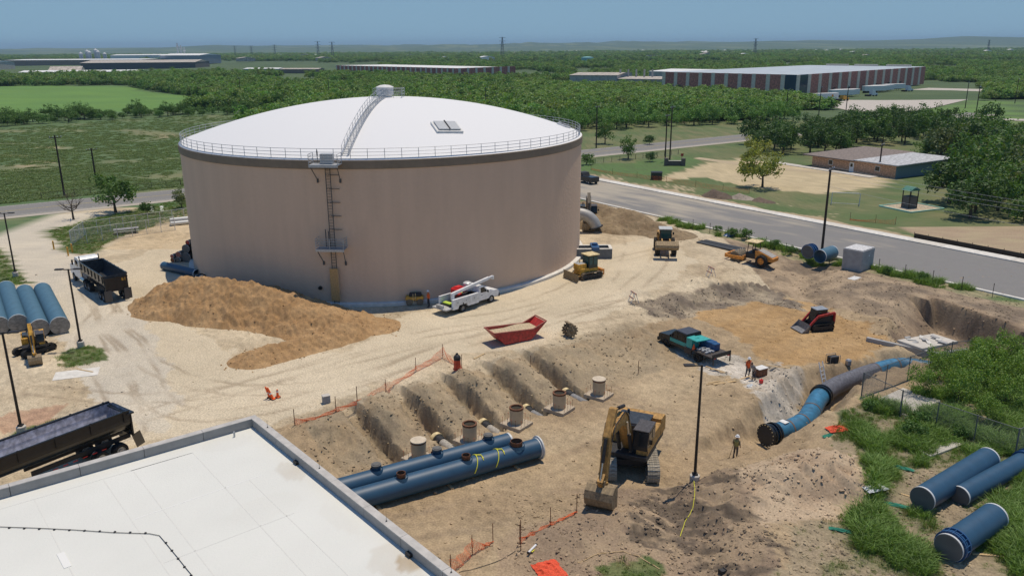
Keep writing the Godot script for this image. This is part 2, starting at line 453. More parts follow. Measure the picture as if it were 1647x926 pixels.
func H(x: float, d: float) -> float:
	if d > 180.0 or x < -75.0 or x > 90.0:
		var far := sstep(260, 900, sqrt(x * x + d * d))
		var hill := 0.0
		if d > 5000.0:
			hill = sstep(6000, 9500, d) * (60.0 + 34.0 * nA.get_noise_2d(x * 0.012, d * 0.008) + 22.0 * nA.get_noise_2d(x * 0.045, 77.0) + x * 0.004)
		return far * 2.5 * nA.get_noise_2d(x * 0.05, d * 0.05) + hill
	if d > 125.0: return 0.0
	var n := nA.get_noise_2d(x * 3.0, d * 3.0)
	var f := nB.get_noise_2d(x * 8.0, d * 8.0)
	var rx := x - 0.33
	var rd := d - 55.73
	var u := 0.788 * rx + 0.616 * rd
	var w := -0.616 * rx + 0.788 * rd
	var h := 0.0
	var rough := 0.03
	var crest := 7.6 + n * 1.1 + maxf(0, u - 6) * 0.35
	var rl := 11.8 + clampf((d - 46.3) * 2.4, 0, 8.4) + maxf(0, d - 59) * 0.5
	var b := (1 - sstep(0.6, crest, w)) * sstep(-19, -13, u) * (1 - sstep(rl - 2.5, rl + 2.5, x))
	b *= 1 - 0.62 * exp(-(pow((x - 18.6) / 3.6, 2) + pow((d - 61.0) / 4.2, 2)))
	h -= 1.5 * b
	rough += 0.03 * b + 0.22 * b * (1 - b) * 4.0
	# the narrow trenches dug up the slope
	if w > 0.2 and w < 9.5 and u > -12 and u < 10:
		for k in 5:
			var uc := -9.8 + 4.3 * k + 0.25 * nA.get_noise_2d(k * 31.0, w * 14.0)
			var fl := -2.45 + maxf(0, w - 4.0) * 0.4
			h = minf(h, fl + maxf(0, absf(u - uc) - 0.5 + f * 0.18) * 4.6 + f * 0.12)
			# thrown-up spoil on the right of each slot
			h += (0.5 + 0.3 * n) * exp(-pow((u - uc - 1.7) / 0.6, 2)) * sstep(2.4, 4.5, w) * (1 - sstep(8.0, 9.4, w))
	# truck stand and compacted pad
	h -= 0.6 * exp(-(pow(x - 18.6, 2) + pow(d - 68.0, 2)) / 40.0) * (1 - b)
	var sp := zd("pad", x, d, 6.0)
	if sp < 5.0:
		var k2 := 1 - sstep(-0.4, 3.2 + n * 1.0, sp)
		h = lerpf(h, -1.2, k2)
		rough = lerpf(rough, 0.045, 1 - sstep(-0.4, 0.6, sp)) + 0.2 * k2 * (1 - k2) * 4.0
	# hole behind the concrete headwall
	var sh := zd("hole", x, d, 5.0)
	if sh < 5.0:
		var back := kerb_side(x, d, Vector2(45.2, 82.8), Vector2(48.6, 74.2))
		h = minf(h, -3.0 + maxf(0, sh + 0.9) * (3.2 if back > -1.5 else 0.9) + f * 0.25)
	# trench of the large pipe
	if x > 9.0 and x < 44.0 and d > 46.0 and d < 76.0:
		var best := 1e9
		var fl2 := 0.0
		var side := 0.0
		for i in TRENCH.size() - 1:
			var a := Vector2(TRENCH[i].x, TRENCH[i].z)
			var c := Vector2(TRENCH[i + 1].x, TRENCH[i + 1].z)
			var p := Vector2(x, d)
			var q := Geometry2D.get_closest_point_to_segment(p, a, c)
			var dd := p.distance_to(q)
			if dd < best:
				best = dd
				fl2 = lerpf(TRENCH[i].y, TRENCH[i + 1].y, (q - a).length() / (c - a).length())
				side = (c - a).cross(p - a)
		var g := fl2 + maxf(0, best - 1.15 + f * 0.45 + n * 0.3) * (1.25 if side > 0 else 1.7)
		if g < h + 0.5:
			rough = maxf(rough, 0.22)
		h = minf(h, g)
	for e in HEAPS:
		var ex: float = (x - e[0]) / e[2]
		var ey: float = (d - e[1]) / e[3]
		var q2: float = ex * ex + ey * ey
		if q2 < 6.0:
			var s := exp(-q2) * (1.0 + 0.3 * n)
			h += e[4] * s
			rough += 0.16 * minf(s * 2.0, 1.0)
	# weeds ground on the right, rough dug soil in front
	if d < 47.0 and x > 3.0: rough += 0.06
	h += rough * (f + 0.9 * nC.get_noise_2d(x * 24.0, d * 24.0))
	if d > 36.0 and x > -66.0 and x < 36.0 and rough < 0.12: h -= 0.045 * track_lines(x, d)
	# road cross sections stay level
	var ks := kerb_side(x, d, KN0, KN1)
	if ks > -0.5: h = lerpf(h, -0.04, sstep(-0.5, 0.2, ks))
	return h

func mixc(a: Color, b: Color, t: float) -> Color: return a.lerp(b, clampf(t, 0, 1))

const C_HAUL := Color(0.47, 0.4, 0.285)
const C_SITE := Color(0.35, 0.275, 0.175)
const C_BENCH := Color(0.29, 0.213, 0.127)
const C_SLOPE := Color(0.25, 0.2, 0.13)
const C_PAD := Color(0.31, 0.195, 0.085)
const C_GRAVEL := Color(0.455, 0.41, 0.33)
const C_GREY := Color(0.33, 0.3, 0.25)
const C_DARK := Color(0.085, 0.066, 0.048)
const C_RED := Color(0.36, 0.23, 0.15)
const C_GRASS := Color(0.075, 0.115, 0.036)
const C_OLIVE := Color(0.085, 0.12, 0.045)
const C_BRIGHT := Color(0.105, 0.2, 0.035)
const C_TAN := Color(0.33, 0.27, 0.165)
const C_BRUSH := Color(0.05, 0.085, 0.03)
const C_DRYGRASS := Color(0.16, 0.15, 0.07)

# paths driven by the trucks: [x, d] points, half gauge
const PATHS := [[[-60, 106, -50, 92, -38, 74, -28, 62, -16, 60, -4, 70, 8, 80, 16, 92, 20, 104], 1.0], [[-55, 98, -44, 82, -33, 66, -26, 56, -18, 56, -8, 66, 2, 76, 12, 84, 24, 94, 29, 100], 0.95], [[-30, 52, -24, 58, -14, 66, -2, 74, 9, 86, 13, 100, 15, 112], 1.05], [[-38, 60, -30, 58, -22, 60, -10, 71, 4, 78, 18, 86, 26, 97], 0.9], [[-62, 109, -46, 88, -40, 72, -32, 60, -27, 52], 1.0], [[-6, 78, 2, 82, 8, 90, 12, 98, 19, 104], 0.9], [[6, 74, 12, 77, 18, 80, 24, 79, 31, 76], 0.8], [[-10, 41, -2, 44, 6, 47, 10, 54, 8, 62], 1.3], [[-6, 40, 4, 43, 9, 50, 13, 56, 15, 64], 1.3], [[-4, 39, 3, 41, 9, 45], 1.3]]
var track_pts := []
func track_lines(x: float, d: float) -> float:
	# wheel tracks along the driven paths
	if track_pts.is_empty():
		for q in PATHS:
			var pl := []
			for i in range(0, q[0].size(), 2): pl.push_back(Vector2(q[0][i], q[0][i + 1]))
			var fine := PackedVector2Array()
			for i in pl.size() - 1:
				for k in 4: fine.push_back((pl[i] as Vector2).cubic_interpolate(pl[i + 1], pl[maxi(i - 1, 0)], pl[mini(i + 2, pl.size() - 1)], k / 4.0))
			fine.push_back(pl[pl.size() - 1])
			track_pts.push_back([fine, q[1]])
	var p := Vector2(x + nA.get_noise_2d(x * 1.5, d * 1.5) * 0.5, d + nA.get_noise_2d(x * 1.5 + 33.0, d * 1.5) * 0.5)
	var best := 0.0
	for q in track_pts:
		var fine: PackedVector2Array = q[0]
		var m := 1e9
		for i in fine.size() - 1:
			var a := fine[i]
			if absf(a.x - p.x) > 7.0 or absf(a.y - p.y) > 7.0: continue
			m = minf(m, p.distance_squared_to(Geometry2D.get_closest_point_to_segment(p, a, fine[i + 1])))
		m = absf(sqrt(m) - float(q[1]))
		best = maxf(best, 1 - sstep(0.08, 0.26, m))
	return best * clampf(nA.get_noise_2d(x * 2.6 + 90.0, d * 2.6) * 1.4 + 0.55, 0, 1)

func C(x: float, d: float, h: float, slope: float) -> Color:
	var n := nA.get_noise_2d(x * 1.4, d * 1.4)
	var m := nB.get_noise_2d(x * 5.0, d * 5.0)
	var f := nC.get_noise_2d(x * 26.0, d * 26.0)
	var wx := x + nA.get_noise_2d(x * 4.0 + 50.0, d * 4.0) * 1.1 + f * 0.35
	var wd := d + nA.get_noise_2d(x * 4.0, d * 4.0 + 70.0) * 1.1 + m * 0.4
	var c := C_SITE
	var ks := kerb_side(x, d, KN0, KN1)
	var kf := kerb_side(x, d, KF0, KF1)
	if d > 180.0 or kf > 0.0 or x < -75.0 or d > 137.0:
		# outside the site
		c = mixc(C_BRUSH, C_OLIVE, n * 0.8 + 0.35)
		var far := sqrt(x * x + d * d)
		if far > 420.0:
			var big := nA.get_noise_2d(x * 0.045, d * 0.09)
			var fine := nB.get_noise_2d(x * 0.35, d * 0.35)
			c = mixc(C_BRUSH, C_OLIVE, fine * 0.7 + 0.3)
			if far > 2500.0: c = mixc(c, Color(0.14, 0.17, 0.07), sstep(0.1, 0.45, big))
		if x < 0.0 and d < 420.0:
			var t := nA.get_noise_2d(x * 0.5, d * 0.9) * 1.3 + 0.5 * m + 0.4 * f
			c = mixc(Color(0.075, 0.125, 0.045), Color(0.16, 0.16, 0.075), sstep(0.1, 0.9, t))
			if x < -100.0 and nA.get_noise_2d(x * 0.9 + 7.0, d * 2.2) > 0.44 and d < 260.0: c = C_TAN
		if zin("bright1", x, d):
			c = mixc(C_BRIGHT, Color(0.08, 0.17, 0.035), nA.get_noise_2d(x * 0.25, d * 0.7) * 0.9 + 0.3)
		if x > 0.0 and d < 300.0:
			c = mixc(C_GRASS, C_DRYGRASS, n * 0.9 + 0.35 + f * 0.3)
			if zin("lawn", wx, wd): c = mixc(Color(0.075, 0.14, 0.035), C_GRASS, m + 0.5)
			if zin("field_r", wx, wd): c = mixc(C_GRASS, C_DRYGRASS, m + 0.6)
			if zin("lot", wx, wd): c = mixc(C_TAN * 1.35, C_TAN, m * 0.8 + 0.3)
			if kf > 0.0 and kf < 4.0 + n * 1.5: c = mixc(Color(0.34, 0.25, 0.165), C_TAN, m + 0.5)
			if x > 58.0 and d < 118.0: c = mixc(Color(0.3, 0.225, 0.15), C_TAN, m + 0.3)
			if kf > 4.0 and kf < 9.0 and f + n > 0.5: c = C_TAN
		if x > 120.0 and zin("greenpatch_r", x, d): c = mixc(Color(0.11, 0.2, 0.04), C_GRASS, m + 0.4)
		return c * (1.0 + 0.16 * f)
	# site soils
	c = mixc(C_SITE, C_HAUL, 0.5 + n * 0.7)
	var rx := x - 0.33
	var rd := d - 55.73
	var u := 0.788 * rx + 0.616 * rd
	var w := -0.616 * rx + 0.788 * rd
	if w < 8.0: c = mixc(C_BENCH, Color(0.345, 0.268, 0.168), 0.45 + n)
	var smooth := false
	if zin("haul", wx, wd):
		smooth = true
		c = mixc(C_HAUL, Color(0.49, 0.42, 0.305), 0.5 + n)
	if zin("gravel_drive", wx, wd):
		smooth = true
		c = mixc(C_GRAVEL, Color(0.48, 0.425, 0.33), 0.5 + n + m * 0.3)
	if d > 36.0 and d < 118.0 and x > -66.0 and x < 36.0: c = mixc(c, Color(0.23, 0.175, 0.115), 0.6 * track_lines(x, d))
	if w > 0.5 and w < 9.0 and u > -14.0 and u < 22.0:
		c = mixc(c, C_SLOPE, 0.5 + m * 1.2)
		if m + f * 0.5 > 0.35: c = mixc(c, Color(0.2, 0.155, 0.1), 0.6)
	if w < 1.0 and d > 38.0 and x < 9.0:
		# graders' lines on the lower bench
		var g := nB.get_noise_2d(u * 1.0, w * 9.0)
		c = mixc(c, Color(0.25, 0.185, 0.115), sstep(0.0, 0.5, g) * 0.75)
	var sp := zd("pad", wx, wd, 3.0)
	if sp < 0.0:
		var gl := nB.get_noise_2d((x + d) * 1.2, (x - d) * 6.0)
		c = mixc(C_PAD, Color(0.37, 0.25, 0.125), 0.25 + gl * 0.8 + n * 0.5)
	if zin("greygravel", wx, wd): c = mixc(C_GREY, Color(0.46, 0.42, 0.36), 0.5 + m)
	if zin("cut", wx, wd): c = mixc(Color(0.4, 0.36, 0.3), Color(0.24, 0.19, 0.13), 0.35 + 1.6 * nB.get_noise_2d(u * 7.0, w * 1.2) + m * 0.5)
	if zin("darkemb", wx, wd): c = mixc(Color(0.15, 0.12, 0.09), Color(0.28, 0.23, 0.16), 0.4 + m * 1.3)
	if zin("redpatch", wx, wd): c = mixc(C_RED, C_SITE, 0.2 + m * 0.6)
	if zin("spoil", wx, wd): c = mixc(Color(0.42, 0.325, 0.22), Color(0.26, 0.19, 0.125), 0.4 + m * 1.2 + f * 0.7)
	if d < 46.5 and x > -1.0 and x < 14.0 and d > 34.0: c = mixc(c, mixc(Color(0.32, 0.24, 0.155), Color(0.19, 0.14, 0.095), 0.5 + m * 1.4 + f), sstep(-0.2, 0.2, n + (x - 2.0) * 0.12))
	if zin("darksoil", wx, wd):
		var sk := nB.get_noise_2d((0.84 * x - 0.53 * d) * 2.4, (0.53 * x + 0.84 * d) * 13.0) + f * 0.55 + n * 0.3
		c = mixc(c, C_DARK, sstep(-0.05, 0.12, sk) * 0.85)
	if x > 30.0 and ks < 0.0 and ks > -16.0 and d > 74.0 and sp > 0.0:
		c = mixc(Color(0.17, 0.13, 0.09), Color(0.29, 0.22, 0.145), 0.5 + m * 1.3 + n)
	if zd("hole", wx, wd, 2.0) < 1.0: c = mixc(Color(0.17, 0.125, 0.085), Color(0.3, 0.22, 0.14), 0.4 + m)
	if ks > -3.2 + m and ks < 0.5 and d < 118.0: c = mixc(Color(0.3, 0.25, 0.15), C_GRASS, 0.3 + m + n)
	for k in ["grass_fence", "grass_left", "island", "lampc", "green_bottom"]:
		if zin(k, wx, wd): c = mixc(Color(0.075, 0.105, 0.032), C_DRYGRASS, 0.15 + m * 0.7 + f * 0.3)
	if zin("weeds", wx, wd) or zin("fencein", wx, wd): c = mixc(Color(0.27, 0.215, 0.14), Color(0.07, 0.095, 0.034), sstep(-0.35, 0.35, n + m * 0.6 + (x - 24.0) * 0.03))
	if d > 107.0 and x < -42.0 and x > -56.0: c = mixc(c, Color(0.45, 0.34, 0.2), 0.6)
	var calm := 0.35 if smooth else 1.0
	return c * (1.0 + (0.34 * f + 0.2 * m) * calm + 0.1 * n)

func axis_lines(dense0: float, dense1: float, step0: float, step1: float, lo: float, hi: float, grow: float) -> PackedFloat32Array:
	var r := PackedFloat32Array()
	var t := dense0
	var s := step0
	while t > lo:
		s *= grow
		t -= s
		r.push_back(t)
	r.reverse()
	t = dense0
	while t < dense1:
		r.push_back(t)
		t += lerpf(step0, step1, (t - dense0) / (dense1 - dense0))
	s = step1
	while t < hi:
		r.push_back(t)
		s *= grow
		t += s
	r.push_back(hi)
	return r

func build_ground() -> void:
	var xs := axis_lines(-48, 50, 0.27, 0.27, -14000, 14000, 1.1)
	var ds := axis_lines(26, 125, 0.2, 0.5, -60, 15000, 1.045)
	var nx := xs.size()
	var nd := ds.size()
	var hv := PackedFloat32Array()
	hv.resize(nx * nd)
	for j in nd:
		for i in nx: hv[j * nx + i] = H(xs[i], ds[j])
	var v := PackedVector3Array()
	var nn := PackedVector3Array()
	var cc := PackedColorArray()
	v.resize(nx * nd); nn.resize(nx * nd); cc.resize(nx * nd)
	for j in nd:
		for i in nx:
			var k := j * nx + i
			var i0 := maxi(i - 1, 0)
			var i1 := mini(i + 1, nx - 1)
			var j0 := maxi(j - 1, 0)
			var j1 := mini(j + 1, nd - 1)
			var sx := (hv[j * nx + i1] - hv[j * nx + i0]) / (xs[i1] - xs[i0])
			var sd := (hv[j1 * nx + i] - hv[j0 * nx + i]) / (ds[j1] - ds[j0])
			v[k] = Vector3(xs[i], hv[k], -ds[j])
			nn[k] = Vector3(-sx, 1, sd).normalized()
			cc[k] = C(xs[i], ds[j], hv[k], sqrt(sx * sx + sd * sd)) * 1.45
	var idx := PackedInt32Array()
	idx.resize((nx - 1) * (nd - 1) * 6)
	var q := 0
	for j in nd - 1:
		for i in nx - 1:
			var a := j * nx + i
			idx[q] = a; idx[q + 1] = a + nx; idx[q + 2] = a + 1
			idx[q + 3] = a + 1; idx[q + 4] = a + nx; idx[q + 5] = a + nx + 1
			q += 6
	var arr := []
	arr.resize(Mesh.ARRAY_MAX)
	arr[Mesh.ARRAY_VERTEX] = v
	arr[Mesh.ARRAY_NORMAL] = nn
	arr[Mesh.ARRAY_COLOR] = cc
	arr[Mesh.ARRAY_INDEX] = idx
	var am := ArrayMesh.new()
	am.add_surface_from_arrays(Mesh.PRIMITIVE_TRIANGLES, arr)
	var m := StandardMaterial3D.new()
	m.vertex_color_use_as_albedo = true
	m.albedo_texture = T["ground"][0]
	m.albedo_color = Color(1, 1, 1)
	m.roughness = 0.95
	m.normal_enabled = true
	m.normal_texture = T["gn"][0]
	m.normal_scale = 0.28
	m.uv1_triplanar = true
	m.uv1_world_triplanar = true
	m.uv1_scale = Vector3(0.11, 0.11, 0.11)
	struct("ground", am, m)
	print("ground ", nx, " x ", nd, " at ", Time.get_ticks_msec())

# ------------------------------------------------------------------ roads
func sheet(pts: Array, y: float) -> ArrayMesh:
	var b := mb()
	var pk := PackedVector2Array(pts)
	var idx := Geometry2D.triangulate_polygon(pk)
	for i in range(0, idx.size(), 3):
		var f := []
		for k in 3: f.push_back(Vector3(pk[idx[i + k]].x, y, -pk[idx[i + k]].y))
		b.face(f, Vector3.UP)
	return b.mesh()

func build_roads() -> void:
	var t := (KN1 - KN0).normalized()
	var o := Vector2(-t.y, t.x)
	var a := KN0 - t * 70.0
	var e := KN0 + t * 95.0
	var asph := mat("road_asphalt", 0.2, 0.192, 0.18, 0.95, 0.0, "ground", 0.1)
	asph.uv1_world_triplanar = true
	# the new road: asphalt that carries site dust in ragged drifts, most near the haul exit
	var rb2 := mb()
	rb2.colored = true
	var nu := 300
	var nv := 30
	var rc := func(i: int, j: int) -> Array:
		var u := 165.0 * i / nu
		var w := 15.5 * j / nv
		var p := a + t * u + o * w
		var k := nA.get_noise_2d(u * 1.2, w * 4.0) * 0.9 + nB.get_noise_2d(u * 2.0, w * 9.0) * 0.6 + (84.0 - u) * 0.022 + (0.22 if w > 8.5 else 0.0) - 0.25
		var c := Color(0.2, 0.195, 0.188).lerp(Color(0.37, 0.33, 0.265), clampf(k, 0, 1)) * (1.0 + 0.06 * nB.get_noise_2d(u * 14.0, w * 14.0))
		return [Vector3(p.x, 0.03, -p.y), c]
	for i in nu:
		for j in nv:
			var q := [rc.call(i, j), rc.call(i + 1, j), rc.call(i + 1, j + 1), rc.call(i, j + 1)]
			for f in [[0, 1, 2], [0, 2, 3]]:
				var up: bool = ((q[f[1]][0] - q[f[0]][0]) as Vector3).cross(q[f[2]][0] - q[f[0]][0]).y > 0
				for k in ([0, 2, 1] if up else [0, 1, 2]):
					rb2.col = q[f[k]][1] * 1.28
					rb2._p(q[f[k]][0], Vector3.UP)
	var rm2 := StandardMaterial3D.new()
	rm2.vertex_color_use_as_albedo = true
	rm2.albedo_texture = T["ground"][0]
	rm2.roughness = 0.95
	rm2.uv1_triplanar = true
	rm2.uv1_world_triplanar = true
	rm2.uv1_scale = Vector3(0.2, 0.2, 0.2)
	struct("road", rb2.mesh(), rm2)
	# pavement along the far side, in cast slabs
	var pv := struct("pavement", sheet([a + o * 15.5, e + o * 15.5, e + o * 17.6, a + o * 17.6], 0.02), M.concrete)
	var sl := mb()
	sl.box(Vector3.ZERO, Vector3(2.0, 0.15, 4.46), 0.02)
	var sm := sl.mesh()
	for i in 36:
		var p := a + t * (2.25 + i * 4.5) + o * 16.55
		var xf := Transform3D(Basis(Vector3.UP, yaw(t.x, t.y)), Vector3(p.x, 0.095, -p.y))
		meshpart(pv, "slab", sm, M.concrete_light if i % 3 else mat("concrete_slab", 0.57, 0.54, 0.48, 0.9, 0.0, "soft", 0.3), xf)
	var ks := struct("kerb", sheet([a, e, e - o * 0.1, a - o * 0.1], 0.0), M.concrete)
	var kb := mb()
	kb.box(Vector3.ZERO, Vector3(0.45, 0.26, 2.97), 0.03)
	var km := kb.mesh()
	for i in 48:
		var p := a + t * (20 + i * 3.0) - o * 0.22
		meshpart(ks, "kerb_stone", km, M.concrete_light, Transform3D(Basis(Vector3.UP, yaw(t.x, t.y)), Vector3(p.x, 0.05, -p.y)))
	# the older road that passes behind the tank
	var d2 := Vector2(0.82, 0.572)
	var q := Vector2(-0.572, 0.82)
	var c0 := Vector2(-86, 134.4)
	var ra := c0 - d2 * 80.0
	var rb := c0 + d2 * 330.0
	struct("road", sheet([ra - q * 5.5, rb - q * 5.5, rb + q * 5.5, ra + q * 5.5], 0.045), asph)
	struct("road_shoulder", sheet([ra - q * 7.5, rb - q * 7.5, rb - q * 5.4, ra - q * 5.4], 0.03), mat("shoulder", 0.4, 0.36, 0.3, 0.97, 0.0, "ground", 0.2))
	var wl := mat("road_line", 0.5, 0.48, 0.44, 0.9, 0.0, "grime", 0.4)
	for s in [-4.9, 4.9]:
		struct("road_marking", sheet([ra + q * s, rb + q * s, rb + q * (s + 0.15), ra + q * (s + 0.15)], 0.05), wl)
	var yl := mat("road_line_yellow", 0.45, 0.36, 0.1, 0.9, 0.0, "grime", 0.4)
	for s in [-0.15, 0.15]:
		struct("road_marking", sheet([ra + q * (s - 0.05), rb + q * (s - 0.05), rb + q * (s + 0.05), ra + q * (s + 0.05)], 0.05), yl)
	# stop bars at the site entrance
	for k in 2:
		var sp := Vector2(-60.6 + k * 1.6, 133.6 + k * 0.2)
		struct("road_marking", sheet([sp, sp + Vector2(0.6, 0), sp + Vector2(-1.6, 5.0), sp + Vector2(-2.2, 5.0)], 0.04), M.white_dull)
	# yard of the far warehouse
	struct("yard", sheet([Vector2(139, 330), Vector2(141.7, 368), Vector2(175, 425), Vector2(215, 475), Vector2(262, 520), Vector2(285, 500), Vector2(236, 420), Vector2(180, 352), Vector2(150, 322)], 0.1), mat("yard_concrete", 0.46, 0.42, 0.37, 0.95, 0.0, "ground", 0.05))
	struct("path", sheet([Vector2(146, 328), Vector2(151, 331), Vector2(178, 300), Vector2(196, 290), Vector2(194, 284), Vector2(172, 292)], 0.12), M.yard_concrete)
	struct("path", sheet([Vector2(44, 196), Vector2(46, 198), Vector2(58, 181), Vector2(70, 172), Vector2(69, 169.5), Vector2(56, 177.5)], 0.02), mat("path_dirt", 0.42, 0.34, 0.22, 0.97, 0.0, "ground", 0.2))

# ------------------------------------------------------------------ tank
func tp(a: float, r: float, y: float) -> Vector3: return Vector3(r * cos(deg_to_rad(a)), y, -r * sin(deg_to_rad(a)))
func dome_y(r: float) -> float: return 15.32 + 4.68 * (1.0 - pow(r / 25.2, 2))

func build_tank() -> void:
	var t := thing("water_tank", "huge round tan storage tank with white domed roof in the middle of the site", "water tank", TC)
	var b := mb()
	b.lathe([Vector2(TR, -0.5), Vector2(TR, 14.4)], 180)
	var wm := mat("tank_wall", 0.63, 0.46, 0.335, 0.9, 0.0, "wall", 0.05, "wn", 0.25)
	part(t, "wall", b, wm)
	b = mb()
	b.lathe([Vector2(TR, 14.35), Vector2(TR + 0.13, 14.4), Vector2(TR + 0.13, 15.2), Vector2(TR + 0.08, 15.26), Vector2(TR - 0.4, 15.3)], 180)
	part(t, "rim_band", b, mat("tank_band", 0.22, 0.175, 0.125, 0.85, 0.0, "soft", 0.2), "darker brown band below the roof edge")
	b = mb()
	var prof := []
	prof.push_back(Vector2(25.34, 15.24))
	for i in 31: prof.push_back(Vector2(25.2 * (1 - i / 30.0), dome_y(25.2 * (1 - i / 30.0))))
	# smooth dome
	var ns := 160
	for j in prof.size() - 1:
		for i in ns:
			var a0 := TAU * i / ns
			var a1 := TAU * (i + 1) / ns
			var P := []
			var N := []
			for s in [[prof[j], a0], [prof[j], a1], [prof[j + 1], a1], [prof[j + 1], a0]]:
				P.push_back(Vector3(s[0].x * cos(s[1]), s[0].y, -s[0].x * sin(s[1])))
				N.push_back(Vector3(cos(s[1]) * s[0].x * 9.36 / 635.0, 1, -sin(s[1]) * s[0].x * 9.36 / 635.0).normalized())
			b.trin(P[0], P[1], P[2], N[0], N[1], N[2])
			if prof[j + 1].x > 0.01: b.trin(P[0], P[2], P[3], N[0], N[2], N[3])
	part(t, "dome_roof", b, mat("tank_roof", 0.7, 0.705, 0.71, 0.75))
	b = mb()
	b.lathe([Vector2(TR + 0.55, -0.3), Vector2(TR + 0.55, 0.3), Vector2(TR + 0.45, 0.36), Vector2(TR - 0.1, 0.36)], 160)
	part(t, "footing", b, M.concrete_light)
	# guard rail
	var g := Node3D.new()
	g.name = "guard_rail"
	t.add_child(g)
	var pb := mb()
	pb.cyl(Vector3.ZERO, Vector3(0, 1.1, 0), 0.03, 0.03, 6)
	var pm := pb.mesh()
	for i in 92:
		meshpart(g, "post", pm, M.galv, Transform3D(Basis.IDENTITY, tp(i * 360.0 / 92.0, 25.05, 15.28)))
	for y in [0.42, 0.76, 1.1]:
		var ring := []
		for i in 185: ring.push_back(tp(i * 360.0 / 184.0, 25.05, 15.28 + y))
		b = mb()
		b.tube(ring, 0.026, 6, false)
		part(g, "rail", b, M.galv)
	b = mb()
	b.lathe([Vector2(25.1, 15.24), Vector2(25.1, 15.42), Vector2(25.04, 15.42)], 160)
	part(g, "toe_board", b, M.white_dull)
	# vent on top
	var v := Node3D.new()
	v.name = "roof_vent"
	t.add_child(v)
	b = mb()
	b.lathe([Vector2(0.9, 19.95), Vector2(0.9, 20.25), Vector2(1.08, 20.3), Vector2(1.08, 21.15), Vector2(1.14, 21.2), Vector2(1.1, 21.28), Vector2(0.6, 21.48), Vector2(0.001, 21.55)], 28)
	part(v, "cap", b, M.white_dull)
	b = mb()
	for k in [20.45, 20.62, 20.8, 20.97]: b.lathe([Vector2(1.085, k), Vector2(1.11, k + 0.03), Vector2(1.085, k + 0.06)], 28)
	part(v, "louvre", b, M.galv)
	b = mb()
	var sq := [Vector3(0.3, 19.98, 1.5), Vector3(2.3, 19.98, 1.5), Vector3(2.3, 19.98, -1.5), Vector3(-1.4, 19.98, -1.5), Vector3(-1.4, 19.98, 0.9)]
	for i in sq.size():
		b.cyl(sq[i], sq[i] + Vector3(0, 1.1, 0), 0.03, 0.03, 6)
		if i < sq.size() - 1:
			for y in [0.4, 0.75, 1.1]: b.cyl(sq[i] + Vector3(0, y, 0), sq[i + 1] + Vector3(0, y, 0), 0.026, 0.026, 6)
			b.cyl((sq[i] + sq[i + 1]) * 0.5, (sq[i] + sq[i + 1]) * 0.5 + Vector3(0, 1.1, 0), 0.03, 0.03, 6)
	part(v, "vent_railing", b, M.galv)
	# railed stair up the dome
	var st := Node3D.new()
	st.name = "dome_stair"
	t.add_child(st)
	var tread := mb()
	tread.box(Vector3.ZERO, Vector3(0.62, 0.03, 0.1), 0.008)
	var tm := tread.mesh()
	var sa := 268.5
	for s in [-0.34, 0.34]:
		var side: Vector3 = Vector3(-sin(deg_to_rad(sa)), 0, -cos(deg_to_rad(sa))) * float(s)
		for y in [0.1, 0.55, 1.05]:
			var path := []
			for i in 25:
				var r := 24.4 - i * (23.0 / 24.0)
				path.push_back(tp(sa, r, dome_y(r) + y) + side)
			b = mb()
			b.tube(path, 0.028 if y > 0.2 else 0.05, 6)
			part(st, "handrail" if y > 0.2 else "stringer", b, M.galv)
		for i in 17:
			var r := 24.4 - i * 1.43
			b = mb()
			b.cyl(tp(sa, r, dome_y(r)) + side, tp(sa, r, dome_y(r) + 1.05) + side, 0.026, 0.026, 6)
			part(st, "baluster", b, M.galv)
	for i in 60:
		var r := 24.3 - i * 0.38
		meshpart(st, "tread", tm, M.galv, Transform3D(Basis(Vector3.UP, deg_to_rad(sa + 90)), tp(sa, r, dome_y(r) + 0.14)))
	# roof hatch
	for hd in [[9.05, -16.05, 1.2, 0.34], [23.0, 0.6, 0.55, -0.7]]:
		var hr := Vector2(hd[0], hd[1]).length()
		var hn := Node3D.new()
		hn.name = "roof_hatch"
		t.add_child(hn, true)
		hn.position = Vector3(hd[0], dome_y(hr) - 0.02, -hd[1])
		var nrm := Vector3(hd[0] * 9.36 / 635.0, 1, -hd[1] * 9.36 / 635.0).normalized()
		hn.basis = Basis(Quaternion(Vector3.UP, nrm)) * Basis(Vector3.UP, hd[3])
		var s: float = hd[2]
		b = mb()
		b.box(Vector3(0, 0.1, 0), Vector3(s * 2.5, 0.3, s * 2.5), 0.03)
		part(hn, "kerb_frame", b, M.white_dull)
		b = mb()
		b.box(Vector3(-s * 0.52, 0.36, 0), Vector3(s * 1.02, 0.12, s * 2.1), 0.02)
		part(hn, "hatch_leaf", b, M.galv)
		b = mb()
		b.box(Vector3(s * 0.52, 0.36, 0), Vector3(s * 1.02, 0.12, s * 2.1), 0.02)
		part(hn, "hatch_leaf", b, M.galv)
		b = mb()
		b.box(Vector3(0, 0.46, 0), Vector3(0.12, 0.12, s * 2.2), 0.02)
		part(hn, "ridge_bar", b, M.dark)
	# ladder with two landings
	var ld := Node3D.new()
	ld.name = "access_ladder"
	t.add_child(ld)
	ld.position = tp(264.8, TR, 0)
	ld.rotation.y = deg_to_rad(264.8 + 90)    # local +z points out of the wall
	for s in [-0.24, 0.24]:
		b = mb()
		b.box(Vector3(s, 9.4, 0.28), Vector3(0.06, 12.2, 0.08))
		part(ld, "ladder_rail", b, mat("ladder_dark", 0.07, 0.075, 0.08, 0.5, 0.3))
	var rb := mb()
	rb.cyl(Vector3(-0.24, 0, 0), Vector3(0.24, 0, 0), 0.018, 0.018, 6)
	var rm := rb.mesh()
